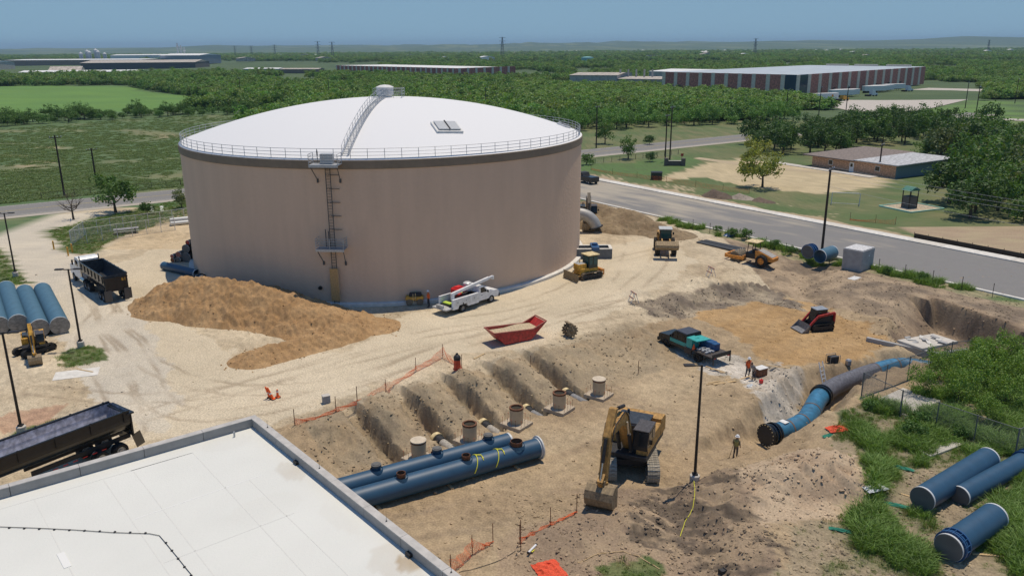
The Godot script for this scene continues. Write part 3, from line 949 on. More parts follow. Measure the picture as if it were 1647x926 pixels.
	for i in 40: meshpart(ld, "rung", rm, mat("ladder_dark", 0.07, 0.075, 0.08, 0.5, 0.3), Transform3D(Basis.IDENTITY, Vector3(0, 3.5 + i * 0.3, 0.28)))
	for y in [8.2, 9.6, 11.0, 12.4, 13.8]:
		b = mb()
		for s in [-0.24, 0.24]: b.box(Vector3(s, y, 0.12), Vector3(0.05, 0.05, 0.3))
		b.box(Vector3(0.5, y, 0.1), Vector3(1.1, 0.05, 0.05))
		part(ld, "wall_bracket", b, mat("ladder_dark", 0.07, 0.075, 0.08, 0.5, 0.3))
	for pl in [[14.95, 0.0, 1.7, 1.5], [6.35, 0.0, 1.7, 1.3]]:
		var y: float = pl[0]
		var w: float = pl[2]
		var dp: float = pl[3]
		var p := Node3D.new()
		p.name = "landing"
		ld.add_child(p, true)
		b = mb()
		b.box(Vector3(0, y, dp * 0.5 + 0.1), Vector3(w * 1.75, 0.1, dp), 0.01)
		b.box(Vector3(0, y - 0.1, dp + 0.08), Vector3(w * 1.75, 0.22, 0.05))
		part(p, "deck", b, M.galv)
		b = mb()
		var cs := [Vector3(-w * 0.86, y, 0.15), Vector3(-w * 0.86, y, dp + 0.05), Vector3(w * 0.86, y, dp + 0.05), Vector3(w * 0.86, y, 0.15)]
		for i in 4:
			b.cyl(cs[i], cs[i] + Vector3(0, 1.1, 0), 0.03, 0.03, 6)
			if i < 3:
				for k in [0.3, 0.57, 0.84, 1.1]: b.cyl(cs[i] + Vector3(0, k, 0), cs[i + 1] + Vector3(0, k, 0), 0.024, 0.024, 6)
		b.cyl(Vector3(0, y, dp + 0.05), Vector3(0, y + 1.1, dp + 0.05), 0.03, 0.03, 6)
		part(p, "landing_railing", b, M.galv)
		b = mb()
		for s in [-0.8, 0.8]:
			b.bar(Vector3(s * w, y - 0.1, dp), Vector3(s * w * 0.86, y - 1.7, 0.02), 0.06, 0.06)
			b.box(Vector3(s * w * 0.86, y - 1.75, 0.05), Vector3(0.2, 0.4, 0.1), 0.02)
		part(p, "brace", b, mat("ladder_dark", 0.07, 0.075, 0.08, 0.5, 0.3))
	b = mb()
	b.box(Vector3(0.1, 15.5, 0.5), Vector3(1.3, 1.0, 0.6), 0.03)
	part(ld, "valve_cabinet", b, M.galv)
	b = mb()
	b.box(Vector3(-0.95, 16.0, 0.3), Vector3(0.12, 0.5, 0.12), 0.02)
	b.cyl(Vector3(-0.95, 15.0, 0.3), Vector3(-0.95, 16.4, 0.3), 0.04, 0.04, 8)
	b.cyl(Vector3(-0.6, 6.4, 0.5), Vector3(-0.6, 8.3, 0.5), 0.05, 0.05, 8)
	b.cyl(Vector3(-0.3, 6.4, 0.5), Vector3(-0.3, 8.1, 0.5), 0.05, 0.05, 8)
	part(ld, "vent_pipe", b, mat("ladder_dark", 0.07, 0.075, 0.08, 0.5, 0.3))
	b = mb()
	b.box(Vector3(-0.08, 2.35, 0.36), Vector3(0.86, 3.5, 0.1), 0.01)
	part(ld, "ladder_guard", b, M.plywood, "plywood guard panel closing off the ladder foot")
	b = mb()
	b.bar(Vector3(0.42, 0.7, 0.4), Vector3(0.36, 4.1, 0.4), 0.1, 0.06)
	part(ld, "timber", b, M.wood)
	b = mb()
	for s in [-0.24, 0.24]: b.box(Vector3(s, 0.7, 0.28), Vector3(0.06, 1.6, 0.08))
	for i in 5: b.cyl(Vector3(-0.24, 0.2 + i * 0.28, 0.28), Vector3(0.24, 0.2 + i * 0.28, 0.28), 0.018, 0.018, 6)
	part(ld, "ladder_foot", b, mat("ladder_dark", 0.07, 0.075, 0.08, 0.5, 0.3))
	b = mb()
	b.cyl(Vector3(-1.75, 1.9, 0), Vector3(-1.75, 1.9, 0.2), 0.2, 0.2, 14)
	part(t, "outlet_stub", b, M.black).transform = ld.transform

# ------------------------------------------------------------------ flat-roofed building at the bottom left
func build_roof() -> void:
	var c0 := Vector2(-14.7, 42.1)
	var el := Vector2(-0.792, -0.61)
	var er := Vector2(0.649, -0.761)
	var t := thing("flat_roofed_building", "building with a broad white membrane roof and grey parapet, bottom left corner", "building", Vector3(c0.x, 0, -c0.y))
	var X := func(l: float, r: float, y: float) -> Vector3:
		var p := el * l + er * r
		return Vector3(p.x, y, -p.y)
	var L := 34.0
	var R := 30.0
	var b := mb()
	b.face([X.call(0.05, 0.05, -2), X.call(L, 0.05, -2), X.call(L, 0.05, 5.9), X.call(0.05, 0.05, 5.9)], X.call(0, -1, 0))
	b.face([X.call(0.05, 0.05, -2), X.call(0.05, R, -2), X.call(0.05, R, 5.9), X.call(0.05, 0.05, 5.9)], X.call(-1, 0, 0))
	b.face([X.call(L, 0.05, -2), X.call(L, R, -2), X.call(L, R, 5.9), X.call(L, 0.05, 5.9)], X.call(1, 0, 0))
	b.face([X.call(0.05, R, -2), X.call(L, R, -2), X.call(L, R, 5.9), X.call(0.05, R, 5.9)], X.call(0, 1, 0))
	part(t, "wall", b, mat("metal_wall", 0.4, 0.38, 0.34, 0.7, 0.0, "soft", 0.3))
	# membrane with its stains
	b = mb()
	b.colored = true
	var st := 0.22
	var N := [int(R / st), int(L / st)]
	var colf := func(l: float, r: float) -> Color:
		var n := nA.get_noise_2d(l * 2.0, r * 2.0)
		var m := nB.get_noise_2d(l * 9.0, r * 9.0)
		var c := Color(0.665, 0.67, 0.625)
		c = c * (0.97 + 0.05 * n + 0.02 * m)
		for s in [[0.75, 16.75, 0.42, 0.62, 0.8], [0.95, 6.4, 0.55, 1.0, 0.28], [1.1, 16.3, 0.9, 1.5, 0.22], [2.2, 1.2, 1.4, 0.9, 0.06], [1.3, 12.0, 0.5, 1.6, 0.08], [3.4, 9.0, 1.6, 1.2, 0.04]]:
			var q: float = pow((l - s[0]) / s[2], 2) + pow((r - s[1]) / s[3], 2) + m * 0.7 + n * 0.5
			if q < 1.0: c = c.lerp(Color(0.36, 0.27, 0.16), s[4] * (0.75 + m * 0.5))
		return c
	for i in N[0]:
		for j in N[1]:
			if i * st + j * st > 40.0: continue
			var q := [[j * st + 0.3, i * st + 0.3], [j * st + st + 0.3, i * st + 0.3], [j * st + st + 0.3, i * st + st + 0.3], [j * st + 0.3, i * st + st + 0.3]]
			for f in [[0, 1, 2], [0, 2, 3]]:
				var P := []
				for k in f: P.push_back(X.call(q[k][0], q[k][1], 5.5))
				var cw: bool = ((P[1] - P[0]) as Vector3).cross(P[2] - P[0]).y > 0
				for k in ([0, 2, 1] if cw else [0, 1, 2]):
					b.col = colf.call(q[f[k]][0], q[f[k]][1])
					b._p(P[k], Vector3.UP)
	var rm := StandardMaterial3D.new()
	rm.vertex_color_use_as_albedo = true
	rm.roughness = 0.75
	rm.normal_enabled = true
	rm.normal_texture = T["wn"][0]
	rm.normal_scale = 0.12
	rm.uv1_triplanar = true
	rm.uv1_scale = Vector3(0.12, 0.12, 0.12)
	part(t, "roof_membrane", b, rm)
	# parapet with metal coping
	var cop := mat("coping", 0.46, 0.44, 0.41, 0.6, 0.1, "soft", 0.4)
	var seg := 3.05
	for i in 11:
		var bb := mb()
		bb.bar(X.call(i * seg + 0.01, 0.19, 5.72), X.call((i + 1) * seg - 0.01, 0.19, 5.72), 0.3, 0.52, 0.015)
		part(t, "parapet", bb, mat("parapet_grey", 0.3, 0.29, 0.275, 0.7, 0.0, "soft", 0.4))
		bb = mb()
		bb.bar(X.call(i * seg, 0.17, 6.01), X.call((i + 1) * seg - 0.012, 0.17, 6.01), 0.4, 0.05, 0.01)
		part(t, "coping", bb, cop)
		if i < 9:
			bb = mb()
			bb.bar(X.call(0.19, i * seg + 0.36, 5.72), X.call(0.19, (i + 1) * seg + 0.34, 5.72), 0.3, 0.52, 0.015)
			part(t, "parapet", bb, M.parapet_grey)
			bb = mb()
			bb.bar(X.call(0.17, i * seg + 0.38, 6.012), X.call(0.17, (i + 1) * seg + 0.368, 6.012), 0.4, 0.05, 0.01)
			part(t, "coping", bb, cop)
	# ribs of the wall cladding that show past the coping
	var ribs := mb()
	for i in 150: ribs.bar(X.call(0.1 + i * 0.2, -0.06, 3.0), X.call(0.1 + i * 0.2, -0.06, 5.96), 0.09, 0.14)
	part(t, "cladding_rib", ribs, mat("rib", 0.3, 0.27, 0.2, 0.7, 0.0, "soft", 0.5)).set_meta("kind", "stuff")
	# lapped seams of the membrane
	var sm := mat("seam", 0.62, 0.62, 0.58, 0.8)
	var s2 := mat("seam_light", 0.72, 0.72, 0.69, 0.7)
	for s in [[11.42, 1.4, 11.6, 22.0, 0], [8.4, 1.5, 8.62, 24.0, 0], [7.0, 1.5, 7.28, 24.0, 0], [4.0, 1.34, 4.5, 24.0, 0], [14.6, 1.3, 14.9, 20.0, 0], [2.9, 6.0, 3.1, 26.0, 0], [4.0, 1.33, 13.4, 1.33, 0], [4.05, 1.31, 7.1, 1.33, 1], [2.2, 5.9, 8.3, 6.15, 1], [2.6, 10.2, 8.4, 10.4, 0], [7.2, 13.0, 14.0, 13.2, 0], [0.9, 17.6, 7.0, 17.9, 0]]:
		var bb := mb()
		bb.bar(X.call(s[0], s[1], 5.503), X.call(s[2], s[3], 5.503), 0.05, 0.006)
		part(t, "membrane_seam", bb, s2 if s[4] else sm)
	# lightning cable with its clips
	var cable := []
	for p in [[15.6, 0.9], [14.3, 2.0], [13.09, 3.1], [11.84, 4.26], [10.61, 5.46], [9.41, 6.71], [8.18, 7.84], [7.9, 8.26], [7.88, 8.89], [7.85, 10.4], [7.84, 11.47], [7.8, 13.0], [7.75, 16.0]]: cable.push_back(X.call(p[0], p[1], 5.535))
	b = mb()
	b.tube(cable, 0.014, 6)
	var ca := part(t, "lightning_cable", b, M.dark)
	for i in 20:
		var p: Vector3 = X.call(14.8 - i * 0.5, 1.55 + i * 0.47, 5.53) if i < 14 else X.call(7.86, 9.0 + (i - 14) * 0.75, 5.53)
		b = mb()
		b.box(p, Vector3(0.09, 0.05, 0.09), 0.01)
		part(ca, "clip", b, M.dark)
	# scuppers in the right parapet, drain, lightning rods
	for r in [5.9, 16.35]:
		b = mb()
		b.box(X.call(0.37, r, 5.6), Vector3(0.28, 0.16, 0.34), 0.02, Basis(Vector3.UP, yaw(er.x, er.y)))
		part(t, "scupper", b, M.dark)
	for r in [2.0, 8.0, 14.2, 19.0]:
		b = mb()
		b.cyl(X.call(0.15, r, 6.0), X.call(0.15, r, 6.45), 0.012, 0.006, 6)
		b.cyl(X.call(0.15, r, 6.03), X.call(0.15, r, 6.07), 0.04, 0.04, 8)
		part(t, "lightning_rod", b, mat("ladder_dark", 0.07, 0.075, 0.08, 0.5, 0.3))
	for l in [1.6, 15.0]:
		b = mb()
		b.cyl(X.call(l, 0.9, 5.5), X.call(l, 0.9, 5.82), 0.05, 0.05, 10)
		part(t, "vent_pipe", b, M.galv)
	b = mb()
	b.box(X.call(11.52, 7.6, 5.51), Vector3(0.3, 0.03, 1.3), 0.01, Basis(Vector3.UP, yaw(er.x, er.y)))
	part(t, "roof_patch", b, s2)

# ------------------------------------------------------------------ vegetation
func crown(sd: int, r: float, hgt: float, base: float, clumps: int, per: int, leaf: float, spread := 0.32) -> ArrayMesh:
	# leaves gathered in clumps through an uneven crown of radius r from 'base' up to 'hgt'
	var g := RandomNumberGenerator.new()
	g.seed = sd
	var b := mb()
	b.colored = true
	var cy := (base + hgt) * 0.5
	var ry := (hgt - base) * 0.5
	for i in clumps:
		var t := g.randf() * TAU
		var ph := acos(g.randf_range(-0.75, 1.0))
		var k := pow(g.randf(), 0.4) * g.randf_range(0.75, 1.05)
		var ctr := Vector3(sin(ph) * cos(t) * r * k, cy + cos(ph) * ry * k, sin(ph) * sin(t) * r * k)
		var cr := r * spread * g.randf_range(0.65, 1.3)
		var tone := g.randf_range(0.75, 1.25)
		for j in per:
			var o := Vector3(g.randfn(), g.randfn() * 0.7, g.randfn())
			o = o.normalized() * cr * pow(g.randf(), 0.45)
			var nm := (o.normalized() * 0.6 + Vector3(g.randfn(), g.randfn() + 0.5, g.randfn()) * 0.6).normalized()
			var x := nm.cross(Vector3(g.randfn(), g.randfn(), g.randfn())).normalized()
			var y := nm.cross(x)
			var s := leaf * g.randf_range(0.6, 1.35)
			var q := tone * g.randf_range(0.7, 1.3)
			b.col = Color(q * g.randf_range(0.9, 1.15), q, q * g.randf_range(0.8, 1.1))
			var p := ctr + o
			b.face([p - x * s * 0.5, p - y * s * 0.32, p + x * s * 0.6, p + y * s * 0.3], nm)
	return b.mesh()

func trunk(sd: int, hgt: float, r: float, limbs: int, reach: float) -> ArrayMesh:
	var g := RandomNumberGenerator.new()
	g.seed = sd
	var b := mb()
	var top := Vector3(g.randf_range(-0.2, 0.2), hgt, g.randf_range(-0.2, 0.2))
	b.cyl(Vector3(0, -0.2, 0), top * 0.5, r * 1.25, r * 0.8, 8, false, false)
	b.cyl(top * 0.5, top, r * 0.8, r * 0.55, 8, false, true)
	for i in limbs:
		var t := TAU * (i + g.randf() * 0.6) / limbs
		var s := top * g.randf_range(0.55, 1.0)
		var e := s + Vector3(cos(t) * reach, reach * g.randf_range(0.5, 1.1), sin(t) * reach) * g.randf_range(0.7, 1.0)
		var m := (s + e) * 0.5 + Vector3(0, -0.15 * reach, 0)
		b.cyl(s, m, r * 0.5, r * 0.35, 6, false, false)
		b.cyl(m, e, r * 0.35, r * 0.1, 6, false, false)
		for k in 2:
			var e2 := m + Vector3(g.randfn(), absf(g.randfn()) + 0.4, g.randfn()).normalized() * reach * 0.6
			b.cyl(m, e2, r * 0.22, r * 0.06, 5, false, false)
	return b.mesh()

var ROCK: ArrayMesh
var TREES := []   # [trunk mesh, crown mesh]
func make_tree(nm: String, label: String, kind: int, leafmat: String, at: Vector3, sc: float, group := "", turn := -1.0, stretch := 1.0) -> Node3D:
	var t := thing(nm, label, "shrub" if nm.contains("shrub") else "tree", at, turn if turn >= 0 else rng.randf() * TAU, group)
	t.scale = Vector3(sc, sc * stretch, sc)
	meshpart(t, "trunk", TREES[kind][0], M.bark)
	meshpart(t, "crown", TREES[kind][1], M[leafmat])
	return t

func free_spot(x: float, d: float) -> bool:
	for k in ["bright1", "olive_field", "lot", "lawn", "field_r", "greenpatch_r", "dock"]:
		if zin(k, x, d): return false
	# the old road
	if absf((Vector2(x, d) - Vector2(-86, 134.4)).dot(Vector2(-0.572, 0.82))) < 11.0: return false
	for r in CLEAR:
		if Geometry2D.is_point_in_polygon(Vector2(x, d), r): return false
	return true

var CLEAR := [
	PackedVector2Array([Vector2(86, 500), Vector2(140, 418), Vector2(135, 320), Vector2(180, 330), Vector2(240, 415), Vector2(292, 505), Vector2(330, 640), Vector2(180, 640)]),
	PackedVector2Array([Vector2(-195, 850), Vector2(0, 690), Vector2(60, 720), Vector2(40, 900), Vector2(-190, 1000)]),
	PackedVector2Array([Vector2(22, 600), Vector2(36, 566), Vector2(74, 545), Vector2(112, 545), Vector2(125, 620), Vector2(30, 650)]),
	PackedVector2Array([Vector2(-560, 760), Vector2(-340, 830), Vector2(-170, 925), Vector2(-190, 1400), Vector2(-700, 2000), Vector2(-1500, 2200), Vector2(-1100, 900)]),
	PackedVector2Array([Vector2(60, 193), Vector2(76, 150), Vector2(103, 178), Vector2(90, 204)]),
	PackedVector2Array([Vector2(130, 300), Vector2(260, 270), Vector2(330, 300), Vector2(250, 410), Vector2(140, 335)]),
]

func build_vegetation() -> void:
	var tr := [[31, 2.6, 0.22, 5, 1.6], [32, 2.2, 0.2, 6, 1.8], [33, 2.0, 0.18, 5, 1.4], [34, 0.8, 0.09, 5, 0.9], [35, 1.0, 0.1, 5, 1.0], [36, 1.2, 0.05, 7, 1.1]]
	var cr := [[41, 3.7, 6.8, 1.0, 30, 62, 0.42, 0.3], [42, 4.2, 6.1, 0.8, 32, 60, 0.42, 0.28], [43, 3.2, 6.4, 0.8, 24, 66, 0.4, 0.34], [44, 2.2, 3.2, 0.1, 20, 50, 0.34, 0.36], [45, 2.6, 3.6, 0.2, 22, 46, 0.34, 0.34], [46, 2.1, 3.6, 0.0, 46, 60, 0.17, 0.26]]
	for i in 6:
		TREES.push_back([trunk(tr[i][0], tr[i][1], tr[i][2], tr[i][3], tr[i][4]), crown(cr[i][0], cr[i][1], cr[i][2], cr[i][3], cr[i][4], cr[i][5], cr[i][6], cr[i][7])])
	# trees that stand alone
	make_tree("round_tree", "dense green tree beside the entrance road, left of the tank", 0, "leaf_mid", W(-66.1, 133.0), 1.02, "", 0.5, 1.0)
	make_tree("round_shrub", "small dark clipped shrub right of the dense entrance tree", 3, "leaf_dark", W(-60.2, 131.6), 0.62)
	make_tree("young_tree", "thin young tree near the tank's left edge, by the old road", 2, "leaf_grey", W(-56.4, 136.5), 0.52)
	make_tree("spreading_tree", "yellow-green spreading tree standing alone on the lot edge across the road", 1, "leaf_yellow", W(48.2, 154.0), 1.12, "", 1.0, 1.05)
	make_tree("young_tree", "yellow-green tree just behind the spreading tree on the lot", 2, "leaf_yellow", W(53.5, 178.0), 1.05)
	make_tree("young_tree", "small round tree on the lawn across the road, near the tank", 2, "leaf_mid", W(28.3, 195.5), 0.82)
	make_tree("young_tree", "small tree beyond the old road, right of the tank's rim", 2, "leaf_mid", W(26.3, 228.0), 1.0)
	make_tree("round_shrub", "shrub beyond the old road left of the twin poles", 3, "leaf_dark", W(38.4, 226.0), 0.85)
	make_tree("round_shrub", "shrub at the foot of the stone entrance sign", 3, "leaf_dark", W(32.7, 191.0), 0.75)
	make_tree("round_shrub", "shrub peeping out at the tank's right edge by the old road", 4, "leaf_mid", W(17.2, 186.0), 0.8)
	# leafless tree
	var bt := thing("bare_tree", "leafless tree in the grass corner left of the dense entrance tree", "tree", W(-70.3, 127.5))
	meshpart(bt, "trunk", trunk(77, 2.3, 0.16, 9, 2.3), M.bark)
	var tw := mb()
	var g := RandomNumberGenerator.new()
	g.seed = 5
	for i in 60:
		var s := Vector3(g.randfn() * 1.2, 2.6 + g.randf() * 1.6, g.randfn() * 1.2)
		tw.cyl(s, s + Vector3(g.randfn(), g.randf() + 0.3, g.randfn()) * 0.6, 0.022, 0.006, 4, false, false)
	part(bt, "crown", tw, M.bark)
	# belts of trees one can tell apart
	var belts := [
		["belt_tree", "%s tree in the %s of the belt behind the lot", "trees in the belt behind the lot", [Vector2(60, 205), Vector2(68, 196), Vector2(100, 214), Vector2(118, 232), Vector2(140, 262), Vector2(128, 285), Vector2(104, 275), Vector2(92, 252), Vector2(72, 246)], 52, 4.2, [0, 1, 2], ["leaf_mid", "leaf_dark", "leaf_dark"], 0.9, 1.25],
		["thicket_tree", "%s tree in the %s of the thicket right of the brick house", "trees in the thicket right of the house", [Vector2(94, 176), Vector2(84, 152), Vector2(76, 141), Vector2(71, 124), Vector2(80, 114), Vector2(110, 130), Vector2(135, 200), Vector2(150, 240), Vector2(118, 222), Vector2(100, 200)], 78, 3.9, [0, 1, 2, 4], ["leaf_mid", "leaf_dark", "leaf_grey", "leaf_mid"], 1.05, 1.55],
		["brush_tree", "%s tree in the %s of the brush edge beyond the old road", "trees at the front of the brush", [Vector2(18, 262), Vector2(60, 280), Vector2(84, 286), Vector2(100, 290), Vector2(104, 312), Vector2(60, 306), Vector2(14, 292)], 62, 4.0, [1, 2, 4, 0], ["brush_leaf", "brush_leaf", "brush_dark"], 0.8, 1.15],
		["hedge_shrub", "%s shrub in the %s of the hedge between bright field and rough pasture", "shrubs in the hedge between the fields", [Vector2(-232, 276), Vector2(-190, 286), Vector2(-150, 322), Vector2(-100, 347), Vector2(-98, 362), Vector2(-144, 350), Vector2(-180, 326), Vector2(-215, 300)], 120, 2.7, [3, 4, 4, 1], ["leaf_mid", "brush_dark", "leaf_mid"], 0.7, 1.15],
	]
	for bl in belts:
		var pk := PackedVector2Array(bl[3])
		var r := Rect2(pk[0], Vector2.ZERO)
		for p in pk: r = r.expand(p)
		var put := []
		var tries := 0
		while put.size() < bl[4] and tries < 6000:
			tries += 1
			var p := Vector2(g.randf_range(r.position.x, r.end.x), g.randf_range(r.position.y, r.end.y))
			if not Geometry2D.is_point_in_polygon(p, pk) or not free_spot(p.x, p.y): continue
			var ok := true
			for q in put:
				if p.distance_to(q) < bl[5]: ok = false
			if not ok: continue
			put.push_back(p)
			var lf: String = bl[7][g.randi() % bl[7].size()]
			var tone: String = {"leaf_mid": "green", "leaf_dark": "dark green", "leaf_grey": "greyish green", "brush_leaf": "fresh green", "brush_dark": "deep green"}[lf]
			var row: String = ["front left", "front middle", "front right", "back left", "back middle", "back right"][mini(2, int(3.0 * (p.x - r.position.x) / r.size.x)) + (3 if p.y > r.get_center().y else 0)]
			make_tree(bl[0], bl[1] % [tone, row], bl[6][g.randi() % bl[6].size()], lf, W(p.x, p.y), g.randf_range(bl[8], bl[9]), bl[2], g.randf() * TAU, g.randf_range(0.85, 1.1))
	# the far brush reads as one mass
	var far := [crown(51, 3.2, 5.2, 0.2, 22, 24, 0.75, 0.36), crown(52, 3.7, 4.6, 0.1, 24, 22, 0.8, 0.34), crown(53, 2.7, 5.8, 0.3, 20, 24, 0.7, 0.38)]
	var lists := [[], [], []]
	for i in 95000:
		var d := 262.0 * pow(4200.0 / 262.0, g.randf())
		var x := g.randf_range(-0.72, 0.72) * d
		if not free_spot(x, d): continue
		var open := nA.get_noise_2d(x * 0.09, d * 0.06)
		if d > 420.0 and open > (0.3 if d < 1000.0 else 0.12): continue
		if d > 1200.0 and nA.get_noise_2d(x * 0.02 + 40.0, d * 0.1) > 0.18: continue
		if d < 330.0 and x > 14.0 and x < 110.0 and d < 300.0: continue
		if x < -90.0 and d < 372.0: continue
		if x < -120.0 and d < 700.0 and x > -600.0 and d > 660.0 - 0.0 and g.randf() < 0.3: continue
		if x > 95.0 and d < 345.0 and x < 260.0: continue
		var keep := clampf(d * d / 90000.0, 0.0, 1.0)
		if g.randf() > 0.35 + 0.65 * keep: continue
		var s := g.randf_range(0.75, 1.35) * (1.0 + sstep(500, 3500, d) * 1.6)
		var xf := Transform3D(Basis(Vector3.UP, g.randf() * TAU).scaled(Vector3(s, s * g.randf_range(0.75, 1.1) * (0.72 if d > 340.0 and d < 640.0 and x > 0.0 else 1.0) / (1.0 + sstep(800, 3500, d) * 0.6), s)), Vector3(x, H(x, d) - 0.1, -d))
		lists[g.randi() % 3].push_back([xf, g.randf_range(0.75, 1.2), g.randf_range(0.9, 1.2)])
	for k in 3:
		var mm := MultiMesh.new()
		mm.transform_format = MultiMesh.TRANSFORM_3D
		mm.use_colors = true
		mm.mesh = far[k]
		mm.instance_count = lists[k].size()
		for i in lists[k].size():
			mm.set_instance_transform(i, lists[k][i][0])
			var q: float = lists[k][i][1]
			var gy: float = fposmod(i * 0.618, 1.0)
			mm.set_instance_color(i, Color(q * lists[k][i][2] * (1.0 + 0.25 * gy), q, q * (0.85 + 0.4 * gy)))
		var o := MultiMeshInstance3D.new()
		o.name = numbered("brush")
		o.multimesh = mm
		o.material_override = M[["brush_leaf", "brush_dark", "brush_leaf"][k]]
		add_child(o)
		tag(o, ["dense green brush covering the plain behind the site", "darker scrub mixed into the brush of the plain", "taller bushes mixed into the brush of the plain"][k], "brush")
		o.set_meta("kind", "stuff")
	print("brush ", lists[0].size() + lists[1].size() + lists[2].size(), " at ", Time.get_ticks_msec())

func tuft_mesh(sd: int, blades: int, hgt: float, rad: float, wid: float) -> ArrayMesh:
	var g := RandomNumberGenerator.new()
	g.seed = sd
	var b := mb()
	b.colored = true
	for i in blades:
		var t := g.randf() * TAU
		var r := rad * sqrt(g.randf())
		var p := Vector3(cos(t) * r, -0.03, sin(t) * r)
		var lean := Vector3(g.randfn(), 0, g.randfn()) * 0.35
		var h := hgt * g.randf_range(0.5, 1.1)
		var m := p + Vector3(0, h * 0.6, 0) + lean * h * 0.4
		var e := p + Vector3(0, h * 0.9, 0) + lean * h * 1.3
		var s := Vector3(cos(t + 1.6), 0, sin(t + 1.6)) * wid
		var q := g.randf_range(0.65, 1.3)
		b.col = Color(q * g.randf_range(0.9, 1.2), q, q * 0.9)
		b.tri(p - s, p + s, m + s * 0.8)
		b.tri(p - s, m + s * 0.8, m - s * 0.8)
		b.tri(m - s * 0.8, m + s * 0.8, e)
	return b.mesh()

func scatter(nm: String, label: String, cat: String, ms: Mesh, m: Material, spots: Array) -> void:
	var mm := MultiMesh.new()
	mm.transform_format = MultiMesh.TRANSFORM_3D
	mm.use_colors = true
	mm.mesh = ms
	mm.instance_count = spots.size()
	for i in spots.size():
		mm.set_instance_transform(i, spots[i][0])
		mm.set_instance_color(i, spots[i][1])
	var o := MultiMeshInstance3D.new()
	o.name = numbered(nm)
	o.multimesh = mm
	o.material_override = m
	add_child(o)
	tag(o, label, cat)
	o.set_meta("kind", "stuff")

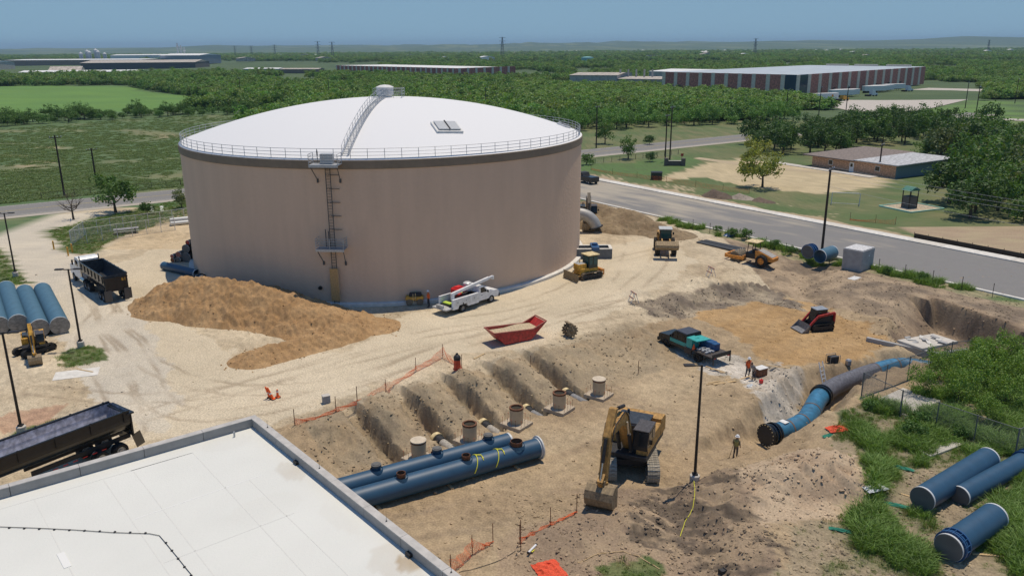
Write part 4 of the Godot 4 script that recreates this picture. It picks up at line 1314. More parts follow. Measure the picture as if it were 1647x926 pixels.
func build_ground_cover() -> void:
	var g := RandomNumberGenerator.new()
	g.seed = 99
	# tall weeds round the pipes at the right, short grass elsewhere
	var tall := []
	var shortg := []
	var dry := []
	for i in 26000:
		var x := g.randf_range(10, 46)
		var d := g.randf_range(32, 69)
		var a := zin("weeds", x, d)
		var f := zin("fencein", x, d)
		if not a and not f: continue
		var n := nA.get_noise_2d(x * 1.4, d * 1.4) + 0.6 * nB.get_noise_2d(x * 5.0, d * 5.0) + (x - 24.0) * 0.035
		if n < 0.0 and g.randf() > (0.3 if n > -0.2 else 0.08): continue
		var q := g.randf_range(0.7, 1.25)
		var s := g.randf_range(0.6, 1.2) * clampf(0.6 + n, 0.45, 1.25)
		var xf := Transform3D(Basis(Vector3.UP, g.randf() * TAU).scaled(Vector3(s, s, s)), W(x, d))
		if n > 0.18: tall.push_back([xf, Color(q, q, q)])
		elif g.randf() < 0.7: shortg.push_back([xf, Color(q, q, q)])
		else: dry.push_back([xf, Color(q, q, q)])
	for k in ["grass_fence", "grass_left", "island", "lampc", "green_bottom"]:
		var r: Rect2 = ZR[k]
		for i in int(r.get_area() * 5.0):
			var x := g.randf_range(r.position.x, r.end.x)
			var d := g.randf_range(r.position.y, r.end.y)
			if not zin(k, x, d): continue
			var q := g.randf_range(0.7, 1.2)
			var s := g.randf_range(0.5, 1.0)
			var xf := Transform3D(Basis(Vector3.UP, g.randf() * TAU).scaled(Vector3(s, s, s)), W(x, d))
			(shortg if g.randf() < 0.75 else dry).push_back([xf, Color(q, q, q)])
	# along the near kerb
	for i in 2600:
		var t := g.randf()
		var p := KN0.lerp(KN1, t * 1.02 - 0.12) - Vector2(0.825, 0.565) * g.randf_range(0.5, 3.2)
		if nB.get_noise_2d(p.x * 4.0, p.y * 4.0) < 0.0: continue
		var q := g.randf_range(0.7, 1.2)
		var s := g.randf_range(0.5, 1.3)
		var xf := Transform3D(Basis(Vector3.UP, g.randf() * TAU).scaled(Vector3(s, s, s)), W(p.x, p.y))
		(tall if g.randf() < 0.35 else shortg).push_back([xf, Color(q, q, q)])
	# tussocks of the rough pasture
	var past := []
	for i in 26000:
		var d := 138.0 * pow(345.0 / 138.0, g.randf())
		var x := -g.randf() * 0.72 * d
		if x > -58.0 and d < 165.0: continue
		if not zin("olive_field", x, d) or absf((Vector2(x, d) - Vector2(-86, 134.4)).dot(Vector2(-0.572, 0.82))) < 8.5: continue
		if nA.get_noise_2d(x * 0.5, d * 0.9) + 0.7 * nB.get_noise_2d(x * 5.0, d * 5.0) > 0.3: continue
		var q := g.randf_range(0.8, 1.15)
		var s := g.randf_range(0.6, 1.7)
		past.push_back([Transform3D(Basis(Vector3.UP, g.randf() * TAU).scaled(Vector3(s, s * 0.4, s)), W(x, d)), Color(q, q, q)])
	scatter("tall_weeds", "lush tall weeds round the blue pipes at the lower right", "weeds", tuft_mesh(1, 46, 0.75, 0.42, 0.022), M.weed, tall)
	scatter("short_grass", "short green grass on the verges of the site", "grass", tuft_mesh(2, 40, 0.28, 0.36, 0.014), M.weed, shortg)
	scatter("dry_grass", "dry straw-coloured grass among the weeds", "grass", tuft_mesh(3, 30, 0.3, 0.36, 0.012), M.weed_dry, dry)
	scatter("pasture_tussocks", "low tussocks over the rough pasture left of the tank", "grass", tuft_mesh(4, 40, 0.5, 0.7, 0.05), M.tussock, past)
	# bushes inside the chain-link enclosure
	var sp := [[33.4, 55.6, 1.0], [36.2, 58.4, 1.1], [34.6, 60.8, 0.85], [38.8, 61.6, 1.05], [31.6, 57.6, 0.8], [36.6, 55.0, 0.9], [39.4, 58.2, 1.0], [42.0, 63.4, 1.0], [41.6, 60.0, 0.9], [37.6, 64.0, 0.75], [40.4, 65.2, 0.7], [34.0, 52.6, 0.7]]
	for i in sp.size():
		make_tree("willow_shrub", "bright green feathery shrub inside the chain-link enclosure", 5, "leaf_light", W(sp[i][0], sp[i][1]), sp[i][2] * 0.78, "shrubs inside the chain-link enclosure", i * 1.3, 1.15)
	for s in [[29.0, 52.4, 0.38], [27.6, 50.4, 0.42], [26.2, 54.6, 0.3], [30.8, 50.2, 0.3]]:
		make_tree("weed_shrub", "low leafy weed bush outside the chain-link fence, above the blue pipes", 3, "leaf_mid", W(s[0], s[1]), s[2], "weed bushes outside the chain-link fence")
	for s in [[37.0, 103.4, 0.4], [31.6, 112.2, 0.42], [33.0, 110.6, 0.5], [30.0, 115.0, 0.35], [47.2, 89.0, 0.36], [35.6, 106.6, 0.4], [44.5, 92.0, 0.34]]:
		make_tree("verge_shrub", "small green bush on the verge along the near kerb", 3, "leaf_mid", W(s[0], s[1]), s[2], "bushes along the near kerb")
	# loose stones and clods
	var rk := mb()
	var gg := RandomNumberGenerator.new()
	gg.seed = 3
	var ico := SphereMesh.new()
	ico.radial_segments = 6
	ico.rings = 3
	ico.radius = 0.5
	ico.height = 0.8
	var arr := ico.get_mesh_arrays()
	var vs: PackedVector3Array = arr[Mesh.ARRAY_VERTEX]
	var ix: PackedInt32Array = arr[Mesh.ARRAY_INDEX]
	var jit := {}
	for i in range(0, ix.size(), 3):
		var P := []
		for k in 3:
			var p := vs[ix[i + k]]
			var key := str(p.snapped(Vector3(0.01, 0.01, 0.01)))
			if not jit.has(key): jit[key] = Vector3(gg.randfn(), gg.randfn(), gg.randfn()) * 0.08
			P.push_back(p + jit[key])
		if (P[1] - P[0]).cross(P[2] - P[0]).length() > 1e-6: rk.face(P, (P[0] + P[1] + P[2]))
	ROCK = rk.mesh()
	var stones := []
	for i in 210000:
		var d := g.randf_range(33, 96)
		var x := g.randf_range(-0.62, 0.66) * d
		if sqrt(pow(x - TC.x, 2) + pow(d + TC.z, 2)) < 26.5: continue
		var u := 0.788 * (x - 0.33) + 0.616 * (d - 55.73)
		var w := -0.616 * (x - 0.33) + 0.788 * (d - 55.73)
		var k := 0.0
		var h := H(x, d)
		if w > 0.8 and w < 9.0 and u > -15.0 and u < 20.0: k = 0.32
		if zin("spoil", x, d) or zin("darksoil", x, d) or zin("darkemb", x, d): k = 0.6
		if zin("cut", x, d) or zin("greygravel", x, d): k = 0.5
		if d < 46.0 and x > 0.0: k = maxf(k, 0.6)
		if zd("hole", x, d, 3.0) < 2.0 or (x > 33.0 and d > 72.0): k = maxf(k, 0.4)
		if k == 0.0: k = 0.006 if (zin("haul", x, d) or zin("gravel_drive", x, d)) else 0.05
		if nB.get_noise_2d(x * 4.0, d * 4.0) < -0.05: k *= 0.4
		if g.randf() > k: continue
		var s := 0.035 + 0.2 * pow(g.randf(), 4.0) + (0.2 if g.randf() < 0.004 else 0.0)
		var c := C(x, d, h, 0.2) * g.randf_range(1.0, 1.55)
		c.a = 1.0
		stones.push_back([Transform3D(Basis.from_euler(Vector3(g.randfn() * 0.3, g.randf() * 6, g.randfn() * 0.3)) * Basis.from_scale(Vector3(s * 1.15, s * g.randf_range(0.45, 0.8), s)), Vector3(x, h + s * 0.06, -d)), c])
	var sm := StandardMaterial3D.new()
	sm.vertex_color_use_as_albedo = true
	sm.roughness = 0.95
	scatter("loose_stones", "loose stones and clods strewn over the dug ground", "stones", ROCK, sm, stones)
	print("cover ", tall.size(), " ", shortg.size(), " ", past.size(), " stones ", stones.size(), " at ", Time.get_ticks_msec())

# ------------------------------------------------------------------ background buildings
# local frame of a facade from p to q: x along it, z out of it (towards the camera side), y up
func facade(nm: String, label: String, cat: String, p: Vector2, q: Vector2) -> Node3D:
	var t := thing(nm, label, cat, Vector3(p.x, H(p.x, p.y), -p.y))
	var ax := Vector3(q.x - p.x, 0, -(q.y - p.y)).normalized()
	t.basis = Basis(ax, Vector3.UP, ax.cross(Vector3.UP))
	return t

func brick_wall(t: Node3D, at: Vector3, dir: Vector3, out: Vector3, len: float, n: int, h: float, blue_from := 99, blue_to := -1) -> void:
	var pil := 0.27
	var w := len / n
	var br := mb()
	br.box(Vector3.ZERO, Vector3(w * (1 - pil), h, 0.3))
	var bm := br.mesh()
	var pb := mb()
	pb.box(Vector3.ZERO, Vector3(w * pil, h + 0.25, 0.6), 0.04)
	var pm := pb.mesh()
	var bas := Basis(dir, Vector3.UP, dir.cross(Vector3.UP))
	for i in n:
		var blue := i >= blue_from and i <= blue_to
		meshpart(t, "glass_panel" if blue else "brick_panel", bm, mat("far_glass", 0.02, 0.05, 0.09, 0.1) if blue else (mat("brick", 0.46, 0.18, 0.135, 0.9, 0.0, "grime", 0.15) if i % 3 else mat("brick_b", 0.4, 0.155, 0.12, 0.9, 0.0, "grime", 0.15)), Transform3D(bas, at + dir * (w * (i + pil + (1 - pil) * 0.5)) + Vector3(0, h * 0.5, 0)))
		meshpart(t, "pilaster", pm, mat("stone_band", 0.68, 0.58, 0.47, 0.9, 0.0, "soft", 0.2), Transform3D(bas, at + out * 0.12 + dir * (w * (i + pil * 0.5)) + Vector3(0, h * 0.5, 0)))

func roof_slab(t: Node3D, pts: Array, y: float, m: Material, nm := "roof") -> void:
	var b := mb()
	var f := []
	for p in pts: f.push_back(Vector3(p.x, y, p.y))
	b.face(f, Vector3.UP)
	for i in f.size():
		var a: Vector3 = f[i]
		var c: Vector3 = f[(i + 1) % f.size()]
		var mid := (a + c) * 0.5
		var o := Vector3(mid.x, 0, mid.z) - Vector3((f[0].x + f[2].x) * 0.5, 0, (f[0].z + f[2].z) * 0.5)
		b.face([a, c, c - Vector3(0, 0.5, 0), a - Vector3(0, 0.5, 0)], o)
	part(t, nm, b, m)

func metal_shed(nm: String, label: String, p: Vector2, q: Vector2, depth: float, h: float, rise: float, wallm: Material, roofm: Material, bays := 6) -> Node3D:
	var t := facade(nm, label, "building", p, q)
	var L := p.distance_to(q)
	var pb := mb()
	pb.box(Vector3.ZERO, Vector3(L / bays - 0.08, h, 0.25))
	var pm := pb.mesh()
	for i in bays: meshpart(t, "wall_panel", pm, wallm, Transform3D(Basis.IDENTITY, Vector3(L * (i + 0.5) / bays, h * 0.5, -0.13)))
	var b := mb()
	b.box(Vector3(L * 0.5, h * 0.5, -depth * 0.5), Vector3(L - 0.3, h, depth - 0.6))
	part(t, "wall", b, M.dark if false else wallm)
	b = mb()
	var e := 0.4
	b.face([Vector3(-e, h, e), Vector3(L + e, h, e), Vector3(L + e, h + rise, -depth * 0.5), Vector3(-e, h + rise, -depth * 0.5)], Vector3.UP)
	b.face([Vector3(-e, h, -depth - e), Vector3(L + e, h, -depth - e), Vector3(L + e, h + rise, -depth * 0.5), Vector3(-e, h + rise, -depth * 0.5)], Vector3.UP)
	for x in [-e * 0.5, L + e * 0.5]: b.face([Vector3(x, h, e), Vector3(x, h, -depth - e), Vector3(x, h + rise, -depth * 0.5)], Vector3(x - L * 0.5, 0, 0))
	b.face([Vector3(-e, h, e), Vector3(L + e, h, e), Vector3(L + e, h - 0.4, e), Vector3(-e, h - 0.4, e)], Vector3(0, 0, 1))
	part(t, "roof", b, roofm)
	return t

func build_background() -> void:
	var roofm := mat("roof_metal", 0.42, 0.47, 0.5, 0.5, 0.0, "soft", 0.02)
	var roofw := mat("roof_white", 0.7, 0.7, 0.68, 0.6, 0.0, "soft", 0.05)
	var grey := mat("wall_grey", 0.42, 0.4, 0.37, 0.8, 0.0, "soft", 0.1)
	var tan := mat("roof_tan", 0.4, 0.36, 0.31, 0.8, 0.0, "grime", 0.05)
	# brick warehouse on the right
	var A := Vector2(90, 493.5)
	var B := Vector2(146.5, 427)
	var Cc := Vector2(285, 574)
	var t := facade("brick_warehouse", "big brick warehouse with pale pilasters and blue-grey roof, upper right", "warehouse", A, B)
	var inv := t.transform.affine_inverse()
	var lb: Vector3 = inv * Vector3(B.x, 0, -B.y)
	var lc: Vector3 = inv * Vector3(Cc.x, 0, -Cc.y)
	var ld := lc - lb
	brick_wall(t, Vector3.ZERO, Vector3(1, 0, 0), Vector3(0, 0, 1), A.distance_to(B), 10, 11.5, 9, 9)
	brick_wall(t, lb, ld.normalized(), ld.normalized().cross(Vector3.UP), ld.length(), 15, 11.5, 0, 0)
	roof_slab(t, [Vector2(0.2, -0.2), Vector2(lb.x - 0.2, -0.2), Vector2(lc.x, lc.z), Vector2(lc.x - lb.x, lc.z)], 11.45, roofm)
	for s in [[0.3, 0.55, 22.0], [0.55, 0.8, 20.0], [0.82, 0.98, 24.0]]:
		var b := mb()
		b.box(Vector3(lc.x - lb.x * (1 - s[0]), 12.1, lc.z * 0.97), Vector3(lb.x * 0.2, 1.3, 0.5))
		part(t, "parapet", b, M.stone_band)
	for i in 6:
		var b := mb()
		b.box(lb + ld * (0.24 + i * 0.105) + ld.normalized().cross(Vector3.UP) * 0.35 + Vector3(0, 1.9, 0), Vector3(2.8, 3.0, 0.3), 0, Basis(ld.normalized(), Vector3.UP, ld.normalized().cross(Vector3.UP)))
		part(t, "dock_door", b, M.dark)
	# semi-trailers backed up to it
	var tl := mb()
	tl.box(Vector3(0, 2.55, 0), Vector3(2.6, 2.8, 15.5), 0.06)
	var ch := mb()
	ch.box(Vector3(0, 1.0, 0.6), Vector3(1.2, 0.25, 13.5))
	ch.box(Vector3(0.8, 0.6, -3.2), Vector3(0.12, 1.1, 0.12))
	ch.box(Vector3(-0.8, 0.6, -3.2), Vector3(0.12, 1.1, 0.12))
	for z in [5.2, 6.5]:
		for x in [-1.0, 1.0]: ch.cyl(Vector3(x - 0.25, 0.52, z), Vector3(x + 0.25, 0.52, z), 0.52, 0.52, 14)
	var tr0: Node3D = null
	var dirn := (Cc - B).normalized()
	var spots := [[150.6, 398.0, "nearest"], [172.0, 430.0, "second"], [176.0, 434.5, "third"], [205.0, 468.0, "fourth"], [209.0, 472.5, "fifth"], [213.5, 477.0, "sixth"], [226.0, 490.0, "farthest"]]
	for i in spots.size():
		var lab: String = "%s white box trailer from the near corner along the brick warehouse dock" % spots[i][2]
		var at := Vector3(spots[i][0], 0.1, -spots[i][1])
		var ty := yaw(0.78, 0.3)
		if tr0 == null:
			tr0 = thing("box_trailer", lab, "trailer", at, ty, "trailers at the warehouse dock")
			part(tr0, "cargo_box", tl, M.white_dull)
			part(tr0, "chassis", ch, M.dark)
		else: dup(tr0, at, ty, lab)
	var b0 := mb()
	b0.lathe([Vector2(0.001, 0), Vector2(0.62, 0.0)], 20)
	var em := part(tr0, "round_emblem", b0, M.orange)
	em.transform = Transform3D(Basis(Vector3.FORWARD, PI / 2), Vector3(1.33, 2.7, -4.0))
	var em2 := part(tr0, "round_emblem", b0, M.orange)
	em2.transform = Transform3D(Basis(Vector3.FORWARD, -PI / 2), Vector3(-1.33, 2.7, -4.0))
	for s in [[161.0, 402.0, "yellow", "yellow yard tractor in front of the nearest dock trailer", 0.9], [190.0, 436.5, "white_paint", "white semi tractor with dark sleeper in front of the dock trailers", 1.2], [228.5, 478.0, "white_paint", "white semi tractor farthest along the warehouse dock", 1.2]]:
		var tk := thing("semi_tractor", s[3], "truck", Vector3(s[0], 0.1, -s[1]), yaw(0.78, 0.3), "tractors at the warehouse dock")
		var k: float = s[4]
		var c := mb()
		c.prism([Vector2(-3.4, 0.7), Vector2(-3.4, 1.5), Vector2(-1.9, 1.75), Vector2(-1.5, 2.6 * k), Vector2(0.4, 3.0 * k), Vector2(0.4, 0.7)], -1.15, 1.15)
		c.xf = Transform3D.IDENTITY
		var cb := part(tk, "cab", c, M[s[2]])
		cb.rotation.y = -PI / 2
		c = mb()
		c.box(Vector3(0, 2.15, -1.72), Vector3(2.1, 0.7, 0.1), 0, Basis(Vector3.RIGHT, 0.45))
		part(tk, "windscreen", c, M.glass_dark)
		c = mb()
		c.box(Vector3(0, 0.85, 1.2), Vector3(1.0, 0.3, 4.6))
		part(tk, "chassis", c, M.dark)
		var w := mb()
		w.cyl(Vector3(-0.2, 0, 0), Vector3(0.2, 0, 0), 0.52, 0.52, 14)
		var wm := w.mesh()
		for p in [[-1.0, -2.5], [1.0, -2.5], [-1.0, 1.6], [1.0, 1.6], [-1.0, 2.8], [1.0, 2.8]]: meshpart(tk, "wheel", wm, M.rubber, Transform3D(Basis.IDENTITY, Vector3(p[0], 0.52, p[1])))
	# second brick warehouse, in the middle distance
	var P := Vector2(-172, 826)
	var Q := Vector2(-42, 672)
	var t2 := facade("brick_warehouse", "long low brick warehouse with pale stripes beyond the brush, behind the tank", "warehouse", P, Q)
	var L2 := P.distance_to(Q)
	brick_wall(t2, Vector3.ZERO, Vector3(1, 0, 0), Vector3(0, 0, 1), L2, 26, 11.0)
	var inv2 := t2.transform.affine_inverse()
	var Rr := Vector2(4, 700)
	var lr: Vector3 = inv2 * Vector3(Rr.x, 0, -Rr.y)
	var dr := lr - Vector3(L2, 0, 0)
	brick_wall(t2, Vector3(L2, 0, 0), dr.normalized(), dr.normalized().cross(Vector3.UP), dr.length(), 7, 11.0)
	roof_slab(t2, [Vector2(0.2, -0.2), Vector2(L2 - 0.2, -0.2), Vector2(lr.x, lr.z), Vector2(lr.x - L2, lr.z)], 10.95, roofw)
	# metal sheds
	metal_shed("metal_shed", "tall grey metal shed with dark panel joints left of the brick warehouse", Vector2(40, 566), Vector2(71, 556), 60, 7.6, 1.0, grey, tan, 6)
	metal_shed("metal_shed", "low grey shed joined to the tall metal shed, beside the brick warehouse", Vector2(71.5, 558), Vector2(98, 545), 50, 5.4, 0.8, grey, tan, 5)
	metal_shed("metal_shed", "pale metal shed behind the left end of the brick warehouse", Vector2(106, 640), Vector2(146, 600), 60, 8.5, 1.2, grey, roofw, 6)
	for i in 5:
		var b := mb()
		b.cyl(Vector3.ZERO, Vector3(0, 5.5, 0), 0.6, 0.6, 10)
		single("vent_stack", "grey vent stack on the low shed beside the brick warehouse", "vent stack", b, grey, Vector3(76 + i * 5.2, 5.6, -(578.0 - i * 2.2)), 0, "vent stacks on the low shed")
	# house across the road
	var hp := Vector2(67.5, 181.5)
	var hq := Vector2(77.8, 163.2)
	var hs := facade("brick_house", "low tan brick house with brown and pale grey roofs across the road", "house", hp, hq)
	var hl := hp.distance_to(hq)
	var b := mb()
	b.box(Vector3(hl * 0.5, 1.3, -9.0), Vector3(hl, 2.6, 18))
	part(hs, "wall", b, mat("tan_brick", 0.46, 0.28, 0.18, 0.9, 0.0, "grime", 0.5))
	b = mb()
	b.box(Vector3(hl + 0.06, 1.3, -9.0), Vector3(0.12, 2.55, 17.8))
	part(hs, "side_wall", b, mat("blue_siding", 0.15, 0.22, 0.26, 0.8, 0.0, "streak", 0.5), "blue-grey sheet siding")
	b = mb()
	b.box(Vector3(hl * 0.27 - 1.0, 2.72, -9.6), Vector3(hl * 0.54 + 2.0, 0.24, 21.0), 0.03, Basis(Vector3.RIGHT, 0.02))
	part(hs, "roof", b, mat("roof_brown", 0.2, 0.165, 0.145, 0.9, 0.0, "grime", 0.3), "brown shingle roof")
	b = mb()
	b.box(Vector3(hl * 0.77 + 0.3, 2.8, -9.2), Vector3(hl * 0.48 + 0.6, 0.22, 19.4), 0.03, Basis(Vector3.RIGHT, 0.015))
	part(hs, "roof", b, mat("roof_grey_l", 0.42, 0.43, 0.44, 0.8, 0.0, "grime", 0.2), "pale grey roof")
	b = mb()
	b.box(Vector3(hl * 0.5, 1.05, 0.04), Vector3(1.1, 2.1, 0.1), 0.02)
	var dr2 := part(hs, "door", b, M.white_paint)
	b = mb()
	b.box(Vector3(hl * 0.5, 1.5, 0.1), Vector3(0.6, 0.7, 0.03))
	part(dr2, "pane", b, M.glass_dark)
	for x in [0.24, 0.8]:
		b = mb()
		b.box(Vector3(hl * x, 1.5, 0.03), Vector3(1.2, 1.1, 0.08), 0.02)
		var wn := part(hs, "window", b, M.white_dull)
		b = mb()
		b.box(Vector3(hl * x, 1.5, 0.08), Vector3(1.0, 0.9, 0.03))
		part(wn, "pane", b, M.glass_dark)
	b = mb()
	b.box(Vector3(hl * 0.2, 0.06, 2.2), Vector3(hl * 1.3, 0.12, 2.4), 0.02)
	part(hs, "porch_slab", b, M.concrete)
	# industry far to the left
	metal_shed("long_shed", "long low shed with bright white roof edge beyond the bright field", Vector2(-505, 858), Vector2(-385, 868), 26, 4.5, 1.5, mat("wall_dark", 0.12, 0.11, 0.1, 0.9), roofw, 14)
	metal_shed("barn", "small gabled barn behind the long white-roofed shed", Vector2(-500, 905), Vector2(-470, 915), 30, 5.5, 4.0, mat("barn_wall", 0.2, 0.13, 0.1, 0.9), tan, 4)
	metal_shed("long_shed", "grey shed at the far left edge beyond the bright field", Vector2(-800, 1160), Vector2(-715, 1150), 50, 10, 2, grey, roofw, 6)
	metal_shed("long_shed", "brownish flat depot far left, in front of the silos", Vector2(-905, 1500), Vector2(-650, 1480), 120, 10, 1, mat("depot_wall", 0.27, 0.2, 0.16, 0.9), roofw, 16)
	metal_shed("long_shed", "wide grey-roofed depot between the barn and the white plant", Vector2(-590, 1150), Vector2(-440, 1170), 90, 9, 3, mat("depot_dark", 0.1, 0.1, 0.1, 0.9), tan, 10)
	metal_shed("plant_building", "bluish plant building with bright white roof far left of the tank", Vector2(-655, 1570), Vector2(-570, 1540), 60, 15, 3, mat("plant_wall", 0.25, 0.28, 0.32, 0.8), roofw, 7)
	metal_shed("long_shed", "pale long shed beside the far white-roofed plant", Vector2(-1000, 2100), Vector2(-780, 2080), 60, 14, 2, M.white_dull, roofw, 12)
	metal_shed("teal_shed", "pale teal shed among the brush left of the far brick warehouse", Vector2(-300, 940), Vector2(-258, 930), 18, 4.5, 1, mat("teal_wall", 0.2, 0.33, 0.34, 0.8), roofw, 5)
	metal_shed("teal_shed", "dull brown shed right of the pale teal shed in the brush", Vector2(-256, 930), Vector2(-212, 922), 18, 4.5, 1, mat("brown_wall", 0.2, 0.16, 0.13, 0.8), tan, 5)
	for i in 6:
		b = mb()
		var hh: float = [20.0, 24.0, 22.0, 26.0, 23.0, 19.0][i]
		b.lathe([Vector2(3.6, 0), Vector2(3.6, hh), Vector2(0.6, hh + 3.0), Vector2(0.001, hh + 3.2)], 18)
		single("storage_silo", "pale cylindrical silo in the cluster on the far left skyline", "silo", b, mat("silo", 0.5, 0.52, 0.54, 0.7, 0.0, "soft", 0.05), Vector3(-835 + i * 8.4, 0, -1635 - (i % 2) * 9), 0, "silos on the far left")
	for i in 3:
		b = mb()
		b.cyl(Vector3.ZERO, Vector3(0, 38 - i * 4, 0), 1.5, 1.2, 12)
		b.lathe([Vector2(1.6, 31 - i * 4), Vector2(2.4, 31.5 - i * 4), Vector2(2.4, 33 - i * 4), Vector2(1.5, 33.2 - i * 4)], 12)
		single("plant_stack", "slim pale stack rising behind the far plant building", "chimney", b, M.silo, Vector3(-632 + i * 6.0, 0, -1600), 0, "stacks of the far plant")
	b = mb()
	b.lathe([Vector2(10, 0), Vector2(10, 9.5), Vector2(5, 10.6), Vector2(0.001, 11)], 28)
	single("teal_tank", "pale teal round tank far off above the tall grey shed", "tank", b, mat("teal_far", 0.17, 0.4, 0.4, 0.6), Vector3(126, 0, -1374))
	# rows of parked containers and cars far to the right
	var g := RandomNumberGenerator.new()
	g.seed = 21
	var cm := mb()
	cm.box(Vector3(0, 1.6, 0), Vector3(14, 3.2, 3), 0.1)
	var cmesh := cm.mesh()
	var cols := [mat("cont_a", 0.3, 0.12, 0.09, 0.8), mat("cont_b", 0.25, 0.25, 0.26, 0.8), mat("cont_c", 0.5, 0.5, 0.5, 0.8), mat("cont_d", 0.1, 0.12, 0.16, 0.8)]
	for i in 70:
		var x := 320.0 + i * 11.0 + g.randf() * 6.0
		var o := MeshInstance3D.new()
		o.name = numbered("freight_car")
		o.mesh = cmesh
		o.material_override = cols[g.randi() % 4]
		add_child(o)
		var fd := 1990.0 - 0.28 * (x - 320.0)
		o.position = Vector3(x, H(x, fd) + 3.0, -fd)
		o.rotation.y = 0.25
		tag(o, "freight car in the long parked row on the far right plain", "freight car", "freight cars on the far right plain")
	for i in 46:
		var d := g.randf_range(1500, 4200)
		var x := g.randf_range(-0.45, 0.62) * d
		var w := g.randf_range(14, 34)
		var bb := mb()
		bb.box(Vector3(0, 3.2, 0), Vector3(w, 6.4, w * 0.6), 0.2)
		bb.prism([Vector2(-w * 0.52, 6.3), Vector2(w * 0.52, 6.3), Vector2(0, 8.6)], -w * 0.32, w * 0.32)
		single("distant_shed", "tiny pale roof dotted among the brush near the horizon", "shed", bb, roofw if g.randf() < 0.7 else tan, Vector3(x, H(x, d) + 1.0, -d), g.randf() * 0.8, "pale roofs near the horizon")
	# pylons
	var pyl: Node3D = null
	for s in [[-455, 2150, 1.0, "tallest lattice pylon on the skyline left of the far brick warehouse"], [-560, 2450, 1.1, "lattice pylon just left of the tallest skyline pylon"], [-700, 2500, 0.9, "third lattice pylon from the right in the skyline row"], [-800, 2600, 0.85, "fourth lattice pylon from the right in the skyline row"], [-900, 2750, 0.85, "leftmost lattice pylon of the skyline row"], [-22, 2300, 1.25, "lone lattice pylon on the skyline above the tank's right half"], [640, 2200, 1.05, "lone lattice pylon on the skyline above the right brick warehouse"], [1420, 2500, 0.9, "lone lattice pylon at the far right of the skyline"]]:
		if pyl == null:
			pyl = thing("lattice_pylon", s[3], "pylon", Vector3(s[0], 0, -s[1]), 0.4, "pylons on the skyline")
			var lm := mb()
			for q in 4:
				var a := PI / 4 + q * PI / 2
				var a2 := a + PI / 2
				for k in 6:
					var y0 := k * 7.0
					var y1 := y0 + 7.0
					var r0 := 5.0 * pow(1 - y0 / 52.0, 1.4) + 0.6
					var r1 := 5.0 * pow(1 - y1 / 52.0, 1.4) + 0.6
					lm.bar(Vector3(cos(a) * r0, y0, sin(a) * r0), Vector3(cos(a) * r1, y1, sin(a) * r1), 0.4, 0.4)
					lm.bar(Vector3(cos(a) * r0, y0, sin(a) * r0), Vector3(cos(a2) * r1, y1, sin(a2) * r1), 0.25, 0.25)
					lm.bar(Vector3(cos(a2) * r0, y0, sin(a2) * r0), Vector3(cos(a) * r1, y1, sin(a) * r1), 0.25, 0.25)
			part(pyl, "lattice_mast", lm, mat("pylon_steel", 0.12, 0.13, 0.14, 0.7, 0.3))
			for y in [27.0, 34.0, 41.0]:
				lm = mb()
				lm.bar(Vector3(-8, y, 0), Vector3(8, y, 0), 0.4, 0.4)
				lm.bar(Vector3(-8, y, 0), Vector3(0, y + 2.0, 0), 0.25, 0.25)
				lm.bar(Vector3(8, y, 0), Vector3(0, y + 2.0, 0), 0.25, 0.25)
				part(pyl, "crossarm", lm, M.pylon_steel)
		else: dup(pyl, Vector3(s[0], 0, -s[1]), 0.4, s[3])
		(pyl if pyl.get_meta("label") == s[3] else get_child(get_child_count() - 1)).scale = Vector3.ONE * float(s[2])
	# wooden poles
	var po: Node3D = null
	for s in [[-83.4, 149.5, 11.2, "dark wooden pole in the rough pasture nearest the left edge"], [-82.5, 160.0, 7.6, "shorter dark wooden pole right of the leftmost pasture pole"], [22.8, 218.0, 11.2, "wooden pole beyond the old road just right of the tank"], [37.1, 189.5, 13.0, "tallest of the twin poles behind the stone sign"], [36.2, 190.5, 11.0, "shorter of the twin poles behind the stone sign"], [76.6, 168.0, 6.6, "wooden pole in front of the brick house"], [40.75, 103.0, 11.3, "tall wooden pole beside the blue pipes on the near kerb"], [160.0, 283.0, 12.5, "wooden pole where the far access road meets the old road"], [194.0, 352.0, 11.0, "wooden pole left of the far green paddock"], [232.0, 380.0, 11.0, "leaning wooden pole at the far end of the green paddock"], [240.0, 377.0, 11.5, "wooden pole right of the leaning pole in the far paddock"], [119.0, 318.0, 11.0, "wooden pole in front of the warehouse's dock corner"], [131.0, 322.0, 11.0, "wooden pole right of the one at the warehouse dock corner"], [107.0, 320.0, 10.0, "wooden pole in the brush left of the warehouse dock"], [-10.0, 330.0, 11.0, "pole standing in the brush behind the tank's right shoulder"], [-140.0, 430.0, 12.0, "pole in the brush behind the tank's left shoulder"], [-92.0, 420.0, 12.0, "pole in the brush above the tank's dome"], [256.0, 360.0, 10.0, "wooden pole at the right end of the far paddock"]]:
		if po == null:
			po = thing("utility_pole", s[3], "utility pole", W(s[0], s[1]), 0.9, "wooden utility poles")
			b = mb()
			b.cyl(Vector3(0, -0.3, 0), Vector3(0, 1, 0), 0.19, 0.13, 10)
			part(po, "shaft", b, M.pole_wood)
			b = mb()
			b.bar(Vector3(-1.1, 0.96, 0.16), Vector3(1.1, 0.96, 0.16), 0.1, 0.012)
			part(po, "crossarm", b, M.pole_wood)
			b = mb()
			for x in [-1.0, -0.4, 0.4, 1.0]: b.cyl(Vector3(x, 0.966, 0.16), Vector3(x, 0.99, 0.16), 0.06, 0.04, 8)
			part(po, "insulator", b, M.white_dull)
			po.scale = Vector3(1, s[2], 1)
		else:
			var o := dup(po, W(s[0], s[1]), 0.9, s[3])
			o.scale = Vector3(1, s[2], 1)
	# wires of the kerb-side pole
	var wp := Vector3(40.75, 11.1, -103.0)
	var wq := Vector3(65.0, 11.1, -62.0)
